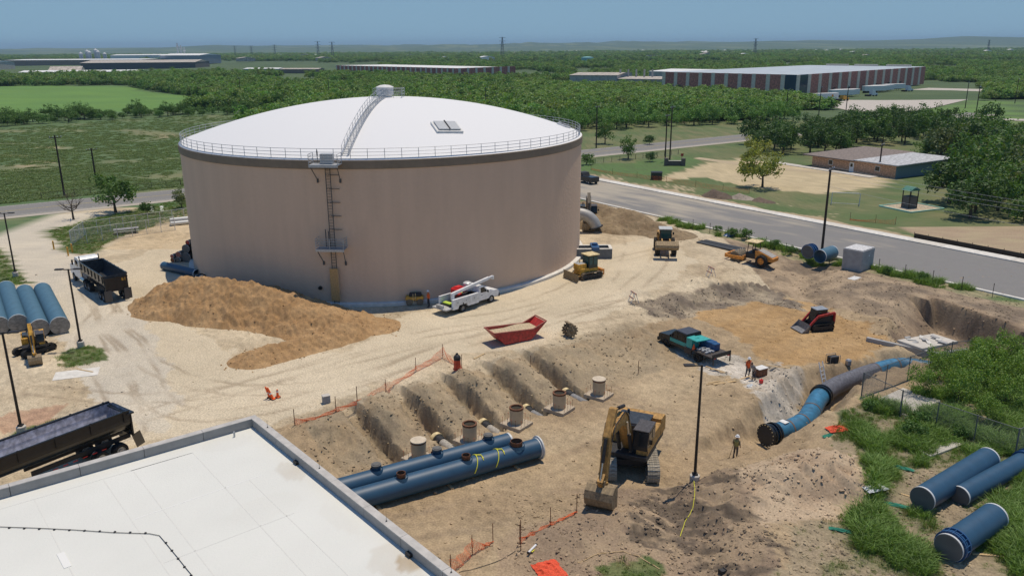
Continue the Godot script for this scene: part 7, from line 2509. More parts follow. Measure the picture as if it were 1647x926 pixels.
func build_yard_machines() -> void:
	var b: MB
	# wheel loader facing the camera
	var t := thing("wheel_loader", "muddy wheel loader facing the camera with raised full bucket, right of the tank", "loader", W(20.2, 103.6), yaw(-0.12, -1.0))
	for s in [[-1.05, -1.7], [1.05, -1.7], [-1.05, 1.6], [1.05, 1.6]]: wheel(t, Vector3(s[0], 0.78, s[1]), 0.78, 0.62, M.yellow_worn)
	b = mb()
	b.box(Vector3(0, 1.2, 0.0), Vector3(1.2, 0.7, 4.6), 0.06)
	part(t, "frame", b, M.yellow_worn)
	b = mb()
	b.box(Vector3(0, 1.75, 2.1), Vector3(1.9, 1.1, 2.2), 0.12)
	part(t, "engine_hood", b, M.yellow_worn)
	b = mb()
	b.box(Vector3(0, 2.35, 0.25), Vector3(1.5, 1.5, 1.5), 0.08)
	var cab := part(t, "cab", b, M.dark)
	b = mb()
	b.box(Vector3(0, 2.45, -0.51), Vector3(1.3, 1.1, 0.04))
	part(cab, "windscreen", b, M.glass_teal)
	for s in [-0.76, 0.76]:
		b = mb()
		b.box(Vector3(s, 2.45, 0.25), Vector3(0.03, 1.05, 1.2))
		part(cab, "side_window", b, M.glass_teal)
		b = mb()
		b.box(Vector3(s * 1.3, 2.6, -0.4), Vector3(0.2, 0.35, 0.08), 0.02)
		part(cab, "mirror", b, M.black)
	b = mb()
	b.box(Vector3(0, 3.16, 0.25), Vector3(1.75, 0.12, 1.8), 0.04)
	part(cab, "cab_roof", b, mat("loader_roof", 0.45, 0.47, 0.47, 0.6, 0.0, "soft", 0.6))
	for s in [-0.5, 0.5]:
		b = mb()
		b.bar(Vector3(s, 1.9, -1.0), Vector3(s, 1.55, -3.2), 0.18, 0.3, 0.02)
		part(t, "lift_arm", b, M.yellow_worn)
		ram(t, Vector3(s, 1.1, -1.1), Vector3(s, 1.6, -2.6), 0.09)
	var bk := Node3D.new()
	bk.name = "bucket"
	t.add_child(bk)
	b = mb()
	side(b, [Vector2(3.1, 1.1), Vector2(3.0, 2.0), Vector2(3.2, 2.2), Vector2(3.35, 1.6), Vector2(4.4, 1.75), Vector2(4.45, 1.62), Vector2(3.5, 1.1)], -1.45, 1.45)
	part(bk, "shell", b, M.mud_steel)
	b = mb()
	for s in [-1.45, 1.45]: side(b, [Vector2(3.1, 1.15), Vector2(3.1, 2.1), Vector2(4.3, 1.78), Vector2(3.6, 1.15)], s - 0.03, s + 0.03)
	part(bk, "cheek", b, M.mud_steel)
	b = mb()
	side(b, [Vector2(3.15, 1.5), Vector2(3.2, 2.15), Vector2(3.6, 2.3), Vector2(4.25, 1.85), Vector2(4.2, 1.7)], -1.38, 1.38)
	part(bk, "soil_load", b, mat("soil_load", 0.33, 0.25, 0.15, 0.95, 0.0, "grime", 1.2, "gn", 1.0))
	# bulldozer
	t = thing("bulldozer", "yellow bulldozer with cream cab roof beside the tank's right foot", "bulldozer", W(8.9, 91.6), yaw(-0.86, -0.5))
	for s in [-1.0, 1.0]: crawler(t, "track", s * 0.85, 0.5, 2.9, 0.8, M.track)
	b = mb()
	b.box(Vector3(0, 0.95, -0.2), Vector3(1.3, 0.7, 2.6), 0.05)
	part(t, "frame", b, M.yellow)
	b = mb()
	b.box(Vector3(0, 1.5, -1.1), Vector3(1.05, 0.7, 1.2), 0.06)
	b.cyl(Vector3(0.2, 1.8, -1.0), Vector3(0.2, 2.2, -1.0), 0.06, 0.06, 8)
	part(t, "engine_hood", b, M.yellow)
	b = mb()
	b.box(Vector3(0, 1.84, -1.1), Vector3(0.95, 0.05, 1.1), 0.02)
	part(t, "hood_top", b, M.galv)
	b = mb()
	b.box(Vector3(0, 1.95, 0.35), Vector3(1.35, 1.5, 1.3), 0.05)
	cab = part(t, "cab", b, mat("cab_green_dark", 0.02, 0.03, 0.028, 0.3))
	for s in [-0.69, 0.69]:
		b = mb()
		b.box(Vector3(s, 2.1, 0.0), Vector3(0.02, 0.95, 0.45))
		b.box(Vector3(s, 2.1, 0.62), Vector3(0.02, 0.95, 0.5))
		part(cab, "side_window", b, M.glass_teal)
	b = mb()
	b.box(Vector3(0, 2.15, -0.31), Vector3(1.1, 0.9, 0.02))
	b.box(Vector3(0, 2.15, 1.01), Vector3(1.1, 0.9, 0.02))
	part(cab, "windscreen", b, M.glass_teal)
	b = mb()
	b.box(Vector3(0, 2.78, 0.35), Vector3(1.6, 0.12, 1.65), 0.05)
	part(cab, "cab_roof", b, M.cream)
	b = mb()
	side(b, [Vector2(2.35, 0.05), Vector2(2.25, 0.5), Vector2(2.35, 0.95), Vector2(2.45, 1.0), Vector2(2.4, 0.5), Vector2(2.5, 0.05)], -1.45, 1.45)
	part(t, "blade", b, M.mud_steel)
	for s in [-0.7, 0.7]:
		b = mb()
		b.bar(Vector3(s, 0.55, -0.9), Vector3(s, 0.45, -2.3), 0.14, 0.18)
		part(t, "push_arm", b, M.yellow_worn)
	b = mb()
	b.box(Vector3(0, 0.75, 1.75), Vector3(1.3, 0.3, 0.3), 0.03)
	for s in [-0.5, 0, 0.5]: b.box(Vector3(s, 0.5, 2.0), Vector3(0.1, 0.7, 0.12), 0.01)
	part(t, "ripper", b, M.orange)
	# padfoot roller
	t = thing("padfoot_roller", "orange-yellow padfoot roller with cream canopy near the kerb pole", "road roller", W(30.6, 98.9), yaw(-0.72, 0.69))
	for s in [-0.9, 0.9]: wheel(t, Vector3(s, 0.74, 1.5), 0.74, 0.55, M.orange)
	b = mb()
	side(b, [Vector2(-2.9, 0.75), Vector2(-2.95, 1.2), Vector2(-0.9, 1.9), Vector2(-0.5, 1.9), Vector2(-0.5, 0.75)], -0.75, 0.75)
	part(t, "engine_hood", b, M.orange)
	b = mb()
	b.bar(Vector3(0, 1.97, 0.85), Vector3(0, 1.3, 2.75), 1.2, 0.05)
	part(t, "hood_top", b, mat("hood_grey", 0.32, 0.31, 0.29, 0.7, 0.0, "soft", 0.6))
	b = mb()
	b.box(Vector3(0, 1.15, -0.1), Vector3(1.5, 0.7, 1.4), 0.05)
	b.box(Vector3(0, 1.6, 0.1), Vector3(0.6, 0.6, 0.5), 0.05)
	part(t, "operator_station", b, M.dark)
	b = mb()
	for s in [-0.65, 0.65]:
		b.cyl(Vector3(s, 1.4, 0.5), Vector3(s, 2.85, 0.4), 0.05, 0.05, 8)
		b.cyl(Vector3(s, 1.4, -0.6), Vector3(s, 2.85, -0.5), 0.05, 0.05, 8)
	part(t, "canopy_post", b, M.black)
	b = mb()
	b.box(Vector3(0, 2.9, -0.05), Vector3(1.8, 0.12, 1.7), 0.04)
	part(t, "canopy", b, M.cream)
	b = mb()
	for s in [-1.15, 1.15]: b.box(Vector3(s, 0.75, -2.1), Vector3(0.16, 0.4, 2.6), 0.03)
	b.box(Vector3(0, 0.8, -3.35), Vector3(2.4, 0.45, 0.2), 0.03)
	b.box(Vector3(0, 0.9, -0.85), Vector3(2.4, 0.4, 0.25), 0.03)
	part(t, "drum_frame", b, M.orange)
	var dn := Node3D.new()
	dn.name = "drum"
	t.add_child(dn)
	dn.position = Vector3(0, 0.74, -2.1)
	b = mb()
	b.cyl(Vector3(-1.05, 0, 0), Vector3(1.05, 0, 0), 0.66, 0.66, 28)
	part(dn, "shell", b, M.track)
	var pad := mb()
	pad.box(Vector3(0, 0.7, 0), Vector3(0.14, 0.13, 0.16), 0.02)
	var pm := pad.mesh()
	for i in 14:
		for j in 7: meshpart(dn, "pad", pm, M.track_grey, Transform3D(Basis(Vector3.RIGHT, TAU * (i + 0.5 * (j % 2)) / 14.0), Vector3(-0.9 + j * 0.3, 0, 0)))
	# skid steer on the pad
	t = thing("track_loader", "small red tracked loader with bucket down on the orange pad", "loader", W(30.6, 76.4), yaw(-0.97, -0.25))
	for s in [-1.0, 1.0]: crawler(t, "track", s * 0.78, 0.42, 2.4, 0.72, M.rubber)
	b = mb()
	side(b, [Vector2(-1.5, 0.5), Vector2(-1.5, 1.45), Vector2(-0.7, 1.55), Vector2(0.8, 0.95), Vector2(0.9, 0.4)], -0.58, 0.58)
	part(t, "body", b, M.dark)
	b = mb()
	side(b, [Vector2(-0.6, 0.7), Vector2(-0.6, 2.1), Vector2(0.6, 2.1), Vector2(0.85, 0.9)], -0.5, 0.5)
	cab = part(t, "cab", b, M.black_paint)
	b = mb()
	b.box(Vector3(0, 2.14, 0.0), Vector3(1.1, 0.08, 1.35), 0.03)
	part(cab, "cab_roof", b, mat("roof_steelgrey", 0.25, 0.28, 0.32, 0.5, 0.0, "soft", 0.6))
	for s in [-0.51, 0.51]:
		b = mb()
		b.box(Vector3(s, 1.7, 0.0), Vector3(0.02, 0.6, 0.9))
		part(cab, "side_window", b, M.glass_dark)
	for s in [-0.68, 0.68]:
		b = mb()
		b.bar(Vector3(s, 1.75, 1.3), Vector3(s, 1.5, -0.6), 0.16, 0.24, 0.02)
		b.bar(Vector3(s, 1.5, -0.55), Vector3(s, 0.45, -1.55), 0.16, 0.22, 0.02)
		b.bar(Vector3(s, 0.9, 1.3), Vector3(s, 1.8, 1.3), 0.14, 0.3, 0.02)
		part(t, "lift_arm", b, M.red_paint)
	b = mb()
	side(b, [Vector2(1.6, 0.02), Vector2(1.5, 0.75), Vector2(1.6, 0.85), Vector2(1.75, 0.2), Vector2(2.45, 0.08), Vector2(2.45, 0.02)], -0.98, 0.98)
	for s in [-0.96, 0.96]: side(b, [Vector2(1.6, 0.02), Vector2(1.55, 0.8), Vector2(2.4, 0.06)], s - 0.02, s + 0.02)
	part(t, "bucket", b, mat("bucket_grey", 0.2, 0.2, 0.21, 0.5, 0.3, "grime", 0.8))
	b = mb()
	b.box(Vector3(0, 1.0, 1.5), Vector3(1.1, 0.9, 0.2), 0.05)
	part(t, "rear_door", b, M.red_paint)
	# walk-behind roller in the tank's shade
	t = thing("trench_roller", "small yellow trench roller in the shade at the tank's foot", "roller", W(-10.3, 81.5), yaw(-1.0, -0.1))
	for z in [-0.55, 0.55]:
		b = mb()
		b.cyl(Vector3(-0.45, 0.36, z), Vector3(0.45, 0.36, z), 0.36, 0.36, 20)
		part(t, "drum", b, M.track)
	b = mb()
	b.box(Vector3(0, 0.75, 0), Vector3(0.85, 0.4, 1.9), 0.08)
	part(t, "body", b, M.yellow)
	b = mb()
	b.box(Vector3(0, 1.1, 0.1), Vector3(0.75, 0.35, 1.3), 0.1)
	part(t, "engine_cover", b, M.dark)
	b = mb()
	for s in [-0.44, 0.44]:
		b.bar(Vector3(s, 0.3, 0.1), Vector3(s, 1.35, 0.1), 0.06, 0.1)
		b.bar(Vector3(s, 0.3, -0.15), Vector3(s, 1.3, -0.15), 0.06, 0.1)
	part(t, "roll_bar", b, M.cream)
	# red spoil skip with sand
	t = thing("spoil_skip", "red steel skip half filled with sand on the haul road", "skip", W(0.15, 70.6), yaw(0.86, 0.5))
	b = mb()
	var prof := [Vector2(-2.6, 1.3), Vector2(-1.5, 0.12), Vector2(1.3, 0.12), Vector2(2.9, 1.5)]
	for i in 3:
		var p: Vector2 = prof[i]
		var q: Vector2 = prof[i + 1]
		var nn := Vector2(q.y - p.y, p.x - q.x).normalized() * 0.05
		side(b, [p, q, q - nn, p - nn], -0.95, 0.95)
	part(t, "floor_plate", b, M.red_paint)
	b = mb()
	for s in [-0.97, 0.97]: side(b, [Vector2(-2.62, 1.34), Vector2(-1.5, 0.08), Vector2(1.3, 0.08), Vector2(2.95, 1.55), Vector2(2.75, 1.55), Vector2(1.6, 1.0), Vector2(-2.3, 1.34)], s - 0.04, s + 0.04)
	part(t, "side_plate", b, M.red_paint)
	b = mb()
	for s in [-0.97, 0.97]:
		b.bar(Vector3(s, 1.36, 2.6), Vector3(s, 1.05, -1.5), 0.12, 0.1, 0.01)
		b.bar(Vector3(s, 1.05, -1.5), Vector3(s, 1.6, -2.95), 0.12, 0.1, 0.01)
	b.bar(Vector3(-0.97, 1.36, 2.6), Vector3(0.97, 1.36, 2.6), 0.1, 0.1, 0.01)
	b.bar(Vector3(-0.97, 1.6, -2.95), Vector3(0.97, 1.6, -2.95), 0.1, 0.1, 0.01)
	part(t, "rim", b, mat("red_dusty", 0.33, 0.1, 0.075, 0.8, 0.0, "grime", 0.8))
	b = mb()
	side(b, [Vector2(-2.35, 1.1), Vector2(-0.6, 1.02), Vector2(0.8, 1.12), Vector2(2.2, 1.0), Vector2(1.3, 0.2), Vector2(-1.5, 0.2)], -0.92, 0.92)
	part(t, "sand_load", b, mat("sand", 0.5, 0.4, 0.26, 0.95, 0.0, "grime", 1.0, "gn", 1.0))
	# compaction wheel attachment
	t = thing("compaction_wheel", "dusty spiked compaction wheel lying beside the haul road", "compaction wheel", W(5.4, 71.6), 0.5)
	b = mb()
	for z in [-0.4, 0.0, 0.4]: b.cyl(Vector3(0, 0.62, z - 0.07), Vector3(0, 0.62, z + 0.07), 0.5, 0.5, 20)
	b.cyl(Vector3(0, 0.62, -0.6), Vector3(0, 0.62, 0.6), 0.2, 0.2, 12)
	part(t, "wheel_rim", b, M.mud_steel)
	var sp := mb()
	sp.box(Vector3(0, 0.56, 0), Vector3(0.16, 0.16, 0.13), 0.02)
	var spm := sp.mesh()
	for i in 12:
		for z in [-0.4, 0.0, 0.4]: meshpart(t, "spike", spm, M.mud_steel, Transform3D(Basis(Vector3.BACK, TAU * i / 12.0 + z), Vector3(0, 0.62, z)))
	b = mb()
	for z in [-0.62, 0.62]: b.bar(Vector3(0, 0.62, z), Vector3(-0.2, 1.35, z * 0.5), 0.1, 0.22, 0.02)
	b.box(Vector3(-0.2, 1.38, 0), Vector3(0.3, 0.12, 0.8), 0.02)
	part(t, "yoke", b, M.mud_steel)

# ------------------------------------------------------------------ people
func person(label: String, at: Vector3, turn: float, J: Dictionary, shirt: Color, legs: Color, vest: Material, hat: bool) -> Node3D:
	# J: joint positions in metres about the feet; the body is one surface round the bones
	var t := thing("person", label, "person", at, turn)
	var skin := Color(0.33, 0.19, 0.12)
	var bones := [
		[J.hip, J.chest, 0.15, 0.165, 0], [J.chest, J.neck, 0.15, 0.065, 0], [J.neck, J.head - Vector3(0, 0.07, 0), 0.06, 0.075, 2], [J.head - Vector3(0, 0.05, 0), J.head + Vector3(0, 0.05, 0), 0.085, 0.1, 2],
		[J.head + Vector3(0, -0.01, -0.09), J.head + Vector3(0, -0.03, -0.115), 0.018, 0.022, 2],
	]
	for s in ["l", "r"]:
		bones.push_back([J["sh" + s], J["el" + s], 0.06, 0.048, 0])
		bones.push_back([J["el" + s], J["wr" + s], 0.046, 0.034, 2])
		bones.push_back([J["hp" + s], J["kn" + s], 0.088, 0.065, 1])
		bones.push_back([J["kn" + s], J["an" + s], 0.063, 0.045, 1])
		bones.push_back([J["an" + s] + Vector3(0, -0.02, 0.03), J["an" + s] + Vector3(0, -0.045, -0.15), 0.045, 0.04, 3])
		# palm and five fingers
		var w: Vector3 = J["wr" + s]
		var dv: Vector3 = (w - J["el" + s]).normalized()
		var sv := dv.cross(Vector3.FORWARD).normalized()
		bones.push_back([w, w + dv * 0.075, 0.03, 0.036, 2])
		for f in 4: bones.push_back([w + dv * 0.08 + sv * (-0.03 + f * 0.02), w + dv * (0.15 + 0.01 * (f % 3)) + sv * (-0.034 + f * 0.023) + Vector3(0, 0, -0.02), 0.011, 0.009, 2])
		bones.push_back([w + dv * 0.03 - sv * 0.03, w + dv * 0.09 - sv * 0.06, 0.012, 0.01, 2])
	var lo := Vector3(9, 9, 9)
	var hi := -lo
	for q in bones:
		for e in [q[0], q[1]]:
			lo = lo.min(e - Vector3.ONE * 0.22)
			hi = hi.max(e + Vector3.ONE * 0.22)
	var cell := 0.03
	var n := Vector3i(((hi - lo) / cell).ceil()) + Vector3i.ONE
	var F := PackedFloat32Array()
	F.resize(n.x * n.y * n.z)
	F.fill(1.0)
	var colsum := {}
	for q in bones:
		var a: Vector3 = q[0]
		var c: Vector3 = q[1]
		var rm: float = maxf(q[2], q[3]) + 0.08
		var l0 := ((a.min(c) - Vector3.ONE * rm - lo) / cell).floor()
		var l1 := ((a.max(c) + Vector3.ONE * rm - lo) / cell).ceil()
		var ab := c - a
		var len2 := maxf(ab.length_squared(), 1e-6)
		for z in range(maxi(int(l0.z), 0), mini(int(l1.z) + 1, n.z)):
			for y in range(maxi(int(l0.y), 0), mini(int(l1.y) + 1, n.y)):
				for x in range(maxi(int(l0.x), 0), mini(int(l1.x) + 1, n.x)):
					var p := lo + Vector3(x, y, z) * cell
					var u := clampf((p - a).dot(ab) / len2, 0, 1)
					var dd: float = p.distance_to(a + ab * u) - lerpf(q[2], q[3], u)
					var k := (z * n.y + y) * n.x + x
					var o := F[k]
					var kk := 0.035 if q[2] > 0.02 else 0.008
					var hh := clampf(0.5 + 0.5 * (o - dd) / kk, 0, 1)
					F[k] = lerpf(o, dd, hh) - kk * hh * (1 - hh)
	# surface nets
	var vid := {}
	var vs := []
	var cs := []
	var S := func(x: int, y: int, z: int) -> float: return F[(z * n.y + y) * n.x + x]
	var b := mb()
	b.colored = true
	for z in n.z - 1:
		for y in n.y - 1:
			for x in n.x - 1:
				var acc := Vector3.ZERO
				var cnt := 0
				for e in [[0,0,0,1,0,0],[0,1,0,1,1,0],[0,0,1,1,0,1],[0,1,1,1,1,1],[0,0,0,0,1,0],[1,0,0,1,1,0],[0,0,1,0,1,1],[1,0,1,1,1,1],[0,0,0,0,0,1],[1,0,0,1,0,1],[0,1,0,0,1,1],[1,1,0,1,1,1]]:
					var f0: float = F[((z + e[2]) * n.y + y + e[1]) * n.x + x + e[0]]
					var f1: float = F[((z + e[5]) * n.y + y + e[4]) * n.x + x + e[3]]
					if (f0 < 0) != (f1 < 0):
						var u := f0 / (f0 - f1)
						acc += Vector3(x + lerpf(e[0], e[3], u), y + lerpf(e[1], e[4], u), z + lerpf(e[2], e[5], u))
						cnt += 1
				if cnt > 0:
					vid[(z * n.y + y) * n.x + x] = vs.size()
					var p := lo + acc / cnt * cell
					vs.push_back(p)
					var best := 9.0
					var ci := 0
					for q in bones:
						var u := clampf((p - q[0]).dot(q[1] - q[0]) / maxf((q[1] - q[0]).length_squared(), 1e-6), 0, 1)
						var dd: float = p.distance_to(q[0] + (q[1] - q[0]) * u) - lerpf(q[2], q[3], u)
						if dd < best:
							best = dd; ci = q[4]
					cs.push_back([shirt, legs, skin, Color(0.05, 0.035, 0.025)][ci])
	for z in range(1, n.z - 1):
		for y in range(1, n.y - 1):
			for x in range(1, n.x - 1):
				var f0 := F[(z * n.y + y) * n.x + x]
				for ax in 3:
					var o := [[1, 0, 0], [0, 1, 0], [0, 0, 1]][ax] as Array
					var f1 := F[((z + o[2]) * n.y + y + o[1]) * n.x + x + o[0]]
					if (f0 < 0) == (f1 < 0): continue
					var q := []
					for w in [[[0,-1,-1],[0,0,-1],[0,0,0],[0,-1,0]], [[-1,0,-1],[0,0,-1],[0,0,0],[-1,0,0]], [[-1,-1,0],[0,-1,0],[0,0,0],[-1,0,0]]][ax]:
						q.push_back(vid[((z + w[2]) * n.y + y + w[1]) * n.x + x + w[0]])
					var out := Vector3(o[0], o[1], o[2]) * (1.0 if f0 < 0 else -1.0)
					var pts := [vs[q[0]], vs[q[1]], vs[q[2]], vs[q[3]]]
					b.col = cs[q[0]]
					b.face(pts, out)
	var pm := StandardMaterial3D.new()
	pm.vertex_color_use_as_albedo = true
	pm.roughness = 0.85
	part(t, "body", b, pm)
	if vest != null:
		b = mb()
		var up: Vector3 = (J.neck - J.hip).normalized()
		b.cyl(J.hip + up * 0.08, J.chest + up * 0.02, 0.185, 0.2, 18, false, false)
		b.cyl(J.chest + up * 0.02, J.neck - up * 0.03, 0.2, 0.12, 18, false, false)
		part(t, "safety_vest", b, vest)
	if hat:
		b = mb()
		b.lathe([Vector2(0.165, 0.02), Vector2(0.165, 0.035), Vector2(0.125, 0.045), Vector2(0.12, 0.1), Vector2(0.08, 0.16), Vector2(0.001, 0.175)], 18, J.head)
		part(t, "hard_hat", b, M.white_paint)
	else:
		b = mb()
		b.lathe([Vector2(0.108, -0.02), Vector2(0.112, 0.05), Vector2(0.08, 0.115), Vector2(0.001, 0.13)], 14, J.head + Vector3(0, 0.01, 0.015))
		part(t, "hair", b, M.dark)
	return t

func stand(lean := 0.0, arm := 0.0) -> Dictionary:
	# an upright figure; lean bends forward at the hips, arm lifts the forearms forward
	var J := {hip = Vector3(0, 0.95, 0), hpl = Vector3(-0.1, 0.9, 0), hpr = Vector3(0.1, 0.9, 0), knl = Vector3(-0.13, 0.5, -0.04), knr = Vector3(0.12, 0.5, 0.02), anl = Vector3(-0.15, 0.09, 0.02), anr = Vector3(0.14, 0.09, 0.1)}
	var R := Basis(Vector3.RIGHT, -lean)
	var P := func(v: Vector3) -> Vector3: return J.hip + R * (v - J.hip)
	J.chest = P.call(Vector3(0, 1.32, 0))
	J.neck = P.call(Vector3(0, 1.52, 0))
	J.head = P.call(Vector3(0, 1.68, -0.03))
	J.shl = P.call(Vector3(-0.21, 1.43, 0))
	J.shr = P.call(Vector3(0.21, 1.43, 0))
	J.ell = P.call(Vector3(-0.27, 1.15, 0.03 - arm * 0.1))
	J.elr = P.call(Vector3(0.27, 1.15, 0.03 - arm * 0.1))
	J.wrl = J.ell + Basis(Vector3.RIGHT, arm * 1.4 - lean) * Vector3(0.04, -0.26, -0.03)
	J.wrr = J.elr + Basis(Vector3.RIGHT, arm * 1.2 - lean) * Vector3(-0.04, -0.26, -0.03)
	return J

func build_people() -> void:
	person("person in orange shirt and white hard hat standing by the trench roller", W(-8.75, 80.6), yaw(-1, 0.1), stand(0.0, 0.2), Color(0.72, 0.13, 0.025), Color(0.02, 0.022, 0.03), null, true)
	person("person in orange vest and white hard hat at the saw near the welding truck", W(20.15, 64.2), yaw(0.4, -0.9), stand(0.05, 0.4), Color(0.6, 0.1, 0.03), Color(0.03, 0.035, 0.05), M.hivis, true)
	person("bare-headed person in grey shirt bending over beside the orange-vested worker", W(20.3, 63.0), yaw(-0.8, -0.5), stand(0.5, 0.5), Color(0.22, 0.215, 0.21), Color(0.03, 0.035, 0.045), null, false)
	var p := person("person in dusty yellow vest and white hard hat standing in the trench mouth", W(15.9, 51.9), yaw(0.6, 0.6), stand(0.08, 0.45), Color(0.2, 0.17, 0.11), Color(0.1, 0.09, 0.075), mat("vest_dusty", 0.3, 0.27, 0.09, 0.9), true)
	var b := mb()
	b.cyl(Vector3(-0.1, 0.1, 0), Vector3(0.25, 1.45, 0.05), 0.018, 0.018, 6)
	b.box(Vector3(-0.14, 0.02, 0), Vector3(0.22, 0.3, 0.03), 0.01)
	single("shovel", "long-handled shovel held by the person in the trench mouth", "shovel", b, M.wood_dark, W(15.5, 51.8), 0.4)

# ------------------------------------------------------------------ lamps, fences, clutter
func lamp(label: String, at: Vector3, h: float, two: bool, turn: float) -> void:
	var t := thing("site_lamp", label, "street lamp", at, turn, "site lamps")
	var b := mb()
	b.cyl(Vector3(0, -0.4, 0), Vector3(0, 0.55, 0), 0.32, 0.32, 20)
	b.cyl(Vector3(0, 0.55, 0), Vector3(0, 0.6, 0), 0.32, 0.26, 20)
	part(t, "concrete_base", b, M.concrete)
	b = mb()
	b.cyl(Vector3(0, 0.6, 0), Vector3(0, h, 0), 0.1, 0.075, 12)
	b.box(Vector3(0, 0.66, 0), Vector3(0.34, 0.12, 0.34), 0.02)
	part(t, "pole", b, mat("lamp_black", 0.02, 0.016, 0.014, 0.5, 0.0, "soft", 0.6))
	for s in ([-1.0, 1.0] if two else [-1.0]):
		b = mb()
		b.bar(Vector3(0, h - 0.06, 0), Vector3(s * 0.45, h - 0.03, 0), 0.07, 0.07)
		b.box(Vector3(s * 0.78, h, 0), Vector3(0.72, 0.1, 0.34), 0.03)
		var hd := part(t, "lamp_head", b, M.lamp_black)
		b = mb()
		b.box(Vector3(s * 0.82, h - 0.06, 0), Vector3(0.5, 0.02, 0.26))
		part(hd, "lens", b, M.plastic_wrap)

func net_panel(b: MB, a: Vector3, c: Vector3, h0: float, h1: float, sag: float, gap: float) -> void:
	# plastic mesh between two stakes: strands along and across
	var L := a.distance_to(c)
	var cols := int(L / gap)
	var P := func(u: float, v: float) -> Vector3:
		var g := a.lerp(c, u)
		var hh := lerpf(h0, h1, u) - sag * 4 * u * (1 - u)
		var out := Vector3(-(c - a).z, 0, (c - a).x).normalized() * (0.08 * sin(u * 17.0 + v * 5.0) + sag * 0.8 * u * (1 - u) * (1 - v))
		return g + Vector3(0, hh * v + 0.03, 0) + out
	for i in cols + 1:
		for j in 4: b.bar(P.call(float(i) / cols, j / 4.0), P.call(float(i) / cols, (j + 1) / 4.0), 0.012, 0.012)
	for j in 8:
		for i in cols: b.bar(P.call(float(i) / cols, j / 7.0), P.call(float(i + 1) / cols, j / 7.0), 0.014, 0.014)

func net_fence(label: String, pts: Array, hs: Array, sag: float, gap: float, group := "") -> void:
	var t := thing("safety_net_fence", label, "net fence", W(pts[0][0], pts[0][1]), 0, group)
	for i in pts.size():
		var p := W(pts[i][0], pts[i][1]) - t.position
		var b := mb()
		b.box(p + Vector3(0, 0.62, 0), Vector3(0.045, 1.3, 0.045))
		part(t, "stake", b, M.rust)
		if i < pts.size() - 1:
			b = mb()
			net_panel(b, p, W(pts[i + 1][0], pts[i + 1][1]) - t.position, hs[i], hs[i + 1], sag, gap)
			part(t, "net", b, M.orange_net)

func chain_fence(nm: String, label: String, pts: Array, h: float, pitch: float, postm: Material, wirem: Material, gap: float, flat := false) -> void:
	var t := thing(nm, label, "fence", W(pts[0][0], pts[0][1]))
	var o := t.position
	for i in pts.size() - 1:
		var a := Vector2(pts[i][0], pts[i][1])
		var c := Vector2(pts[i + 1][0], pts[i + 1][1])
		var n := maxi(1, int(round(a.distance_to(c) / pitch)))
		for k in n:
			var p := a.lerp(c, float(k) / n)
			var q := a.lerp(c, float(k + 1) / n)
			var A := W(p.x, p.y) - o
			var C2 := W(q.x, q.y) - o
			var b := mb()
			b.cyl(A + Vector3(0, -0.2, 0), A + Vector3(0, h + 0.06, 0), 0.04 if k else 0.055, 0.04 if k else 0.055, 8)
			part(t, "post", b, postm)
			if k == n - 1 and i == pts.size() - 2:
				b = mb()
				b.cyl(C2 + Vector3(0, -0.2, 0), C2 + Vector3(0, h + 0.06, 0), 0.055, 0.055, 8)
				part(t, "post", b, postm)
			b = mb()
			b.cyl(A + Vector3(0, h, 0), C2 + Vector3(0, h, 0), 0.025, 0.025, 6)
			part(t, "top_rail", b, postm)
			b = mb()
			b.cyl(A + Vector3(0, 0.08, 0), C2 + Vector3(0, 0.08, 0), 0.012, 0.012, 5)
			var L := A.distance_to(C2)
			var m := int((L + h) / gap)
			for w in m:
				# diagonals both ways, clipped to the panel
				var s := w * gap
				var x0 := minf(s, L)
				var y0 := s - x0
				var y1 := minf(s, h)
				var x1 := s - y1
				if absf(x0 - x1) < 0.02: continue
				for f in 2:
					var ua := x0 / L if f == 0 else 1 - x0 / L
					var ub := x1 / L if f == 0 else 1 - x1 / L
					b.bar(A.lerp(C2, ua) + Vector3(0, y0 + 0.04, 0), A.lerp(C2, ub) + Vector3(0, y1 + 0.04, 0), 0.007, 0.007)
			part(t, "mesh_panel", b, wirem)

func plank(label: String, x: float, d: float, L: float, turn: float, m: Material, group: String, up := 0.03) -> void:
	var b := mb()
	b.box(Vector3(0, up, 0), Vector3(0.14, 0.05, L), 0.005)
	single("plank", label, "plank", b, m, W(x, d), turn, group)

func rag(nm: String, label: String, cat: String, x: float, d: float, w: float, l: float, turn: float, hgt: float, m: Material, sd: int) -> void:
	# a crumpled sheet lying on the ground
	var b := mb()
	var n := 10
	var g := RandomNumberGenerator.new()
	g.seed = sd
	var P := []
	for j in n + 1:
		for i in n + 1:
			var u := (i / float(n) - 0.5) * w
			var v := (j / float(n) - 0.5) * l
			var e := 1.0 - pow(maxf(absf(u / w), absf(v / l)) * 2.0, 2)
			P.push_back(Vector3(u + g.randfn() * w * 0.02, 0.03 + hgt * maxf(e, 0.02) * (0.5 + 0.5 * g.randf()), v + g.randfn() * l * 0.02))
	for j in n:
		for i in n:
			var k := j * (n + 1) + i
			b.face([P[k], P[k + 1], P[k + n + 2]], Vector3.UP)
			b.face([P[k], P[k + n + 2], P[k + n + 1]], Vector3.UP)
	single(nm, label, cat, b, m, W(x, d), turn)

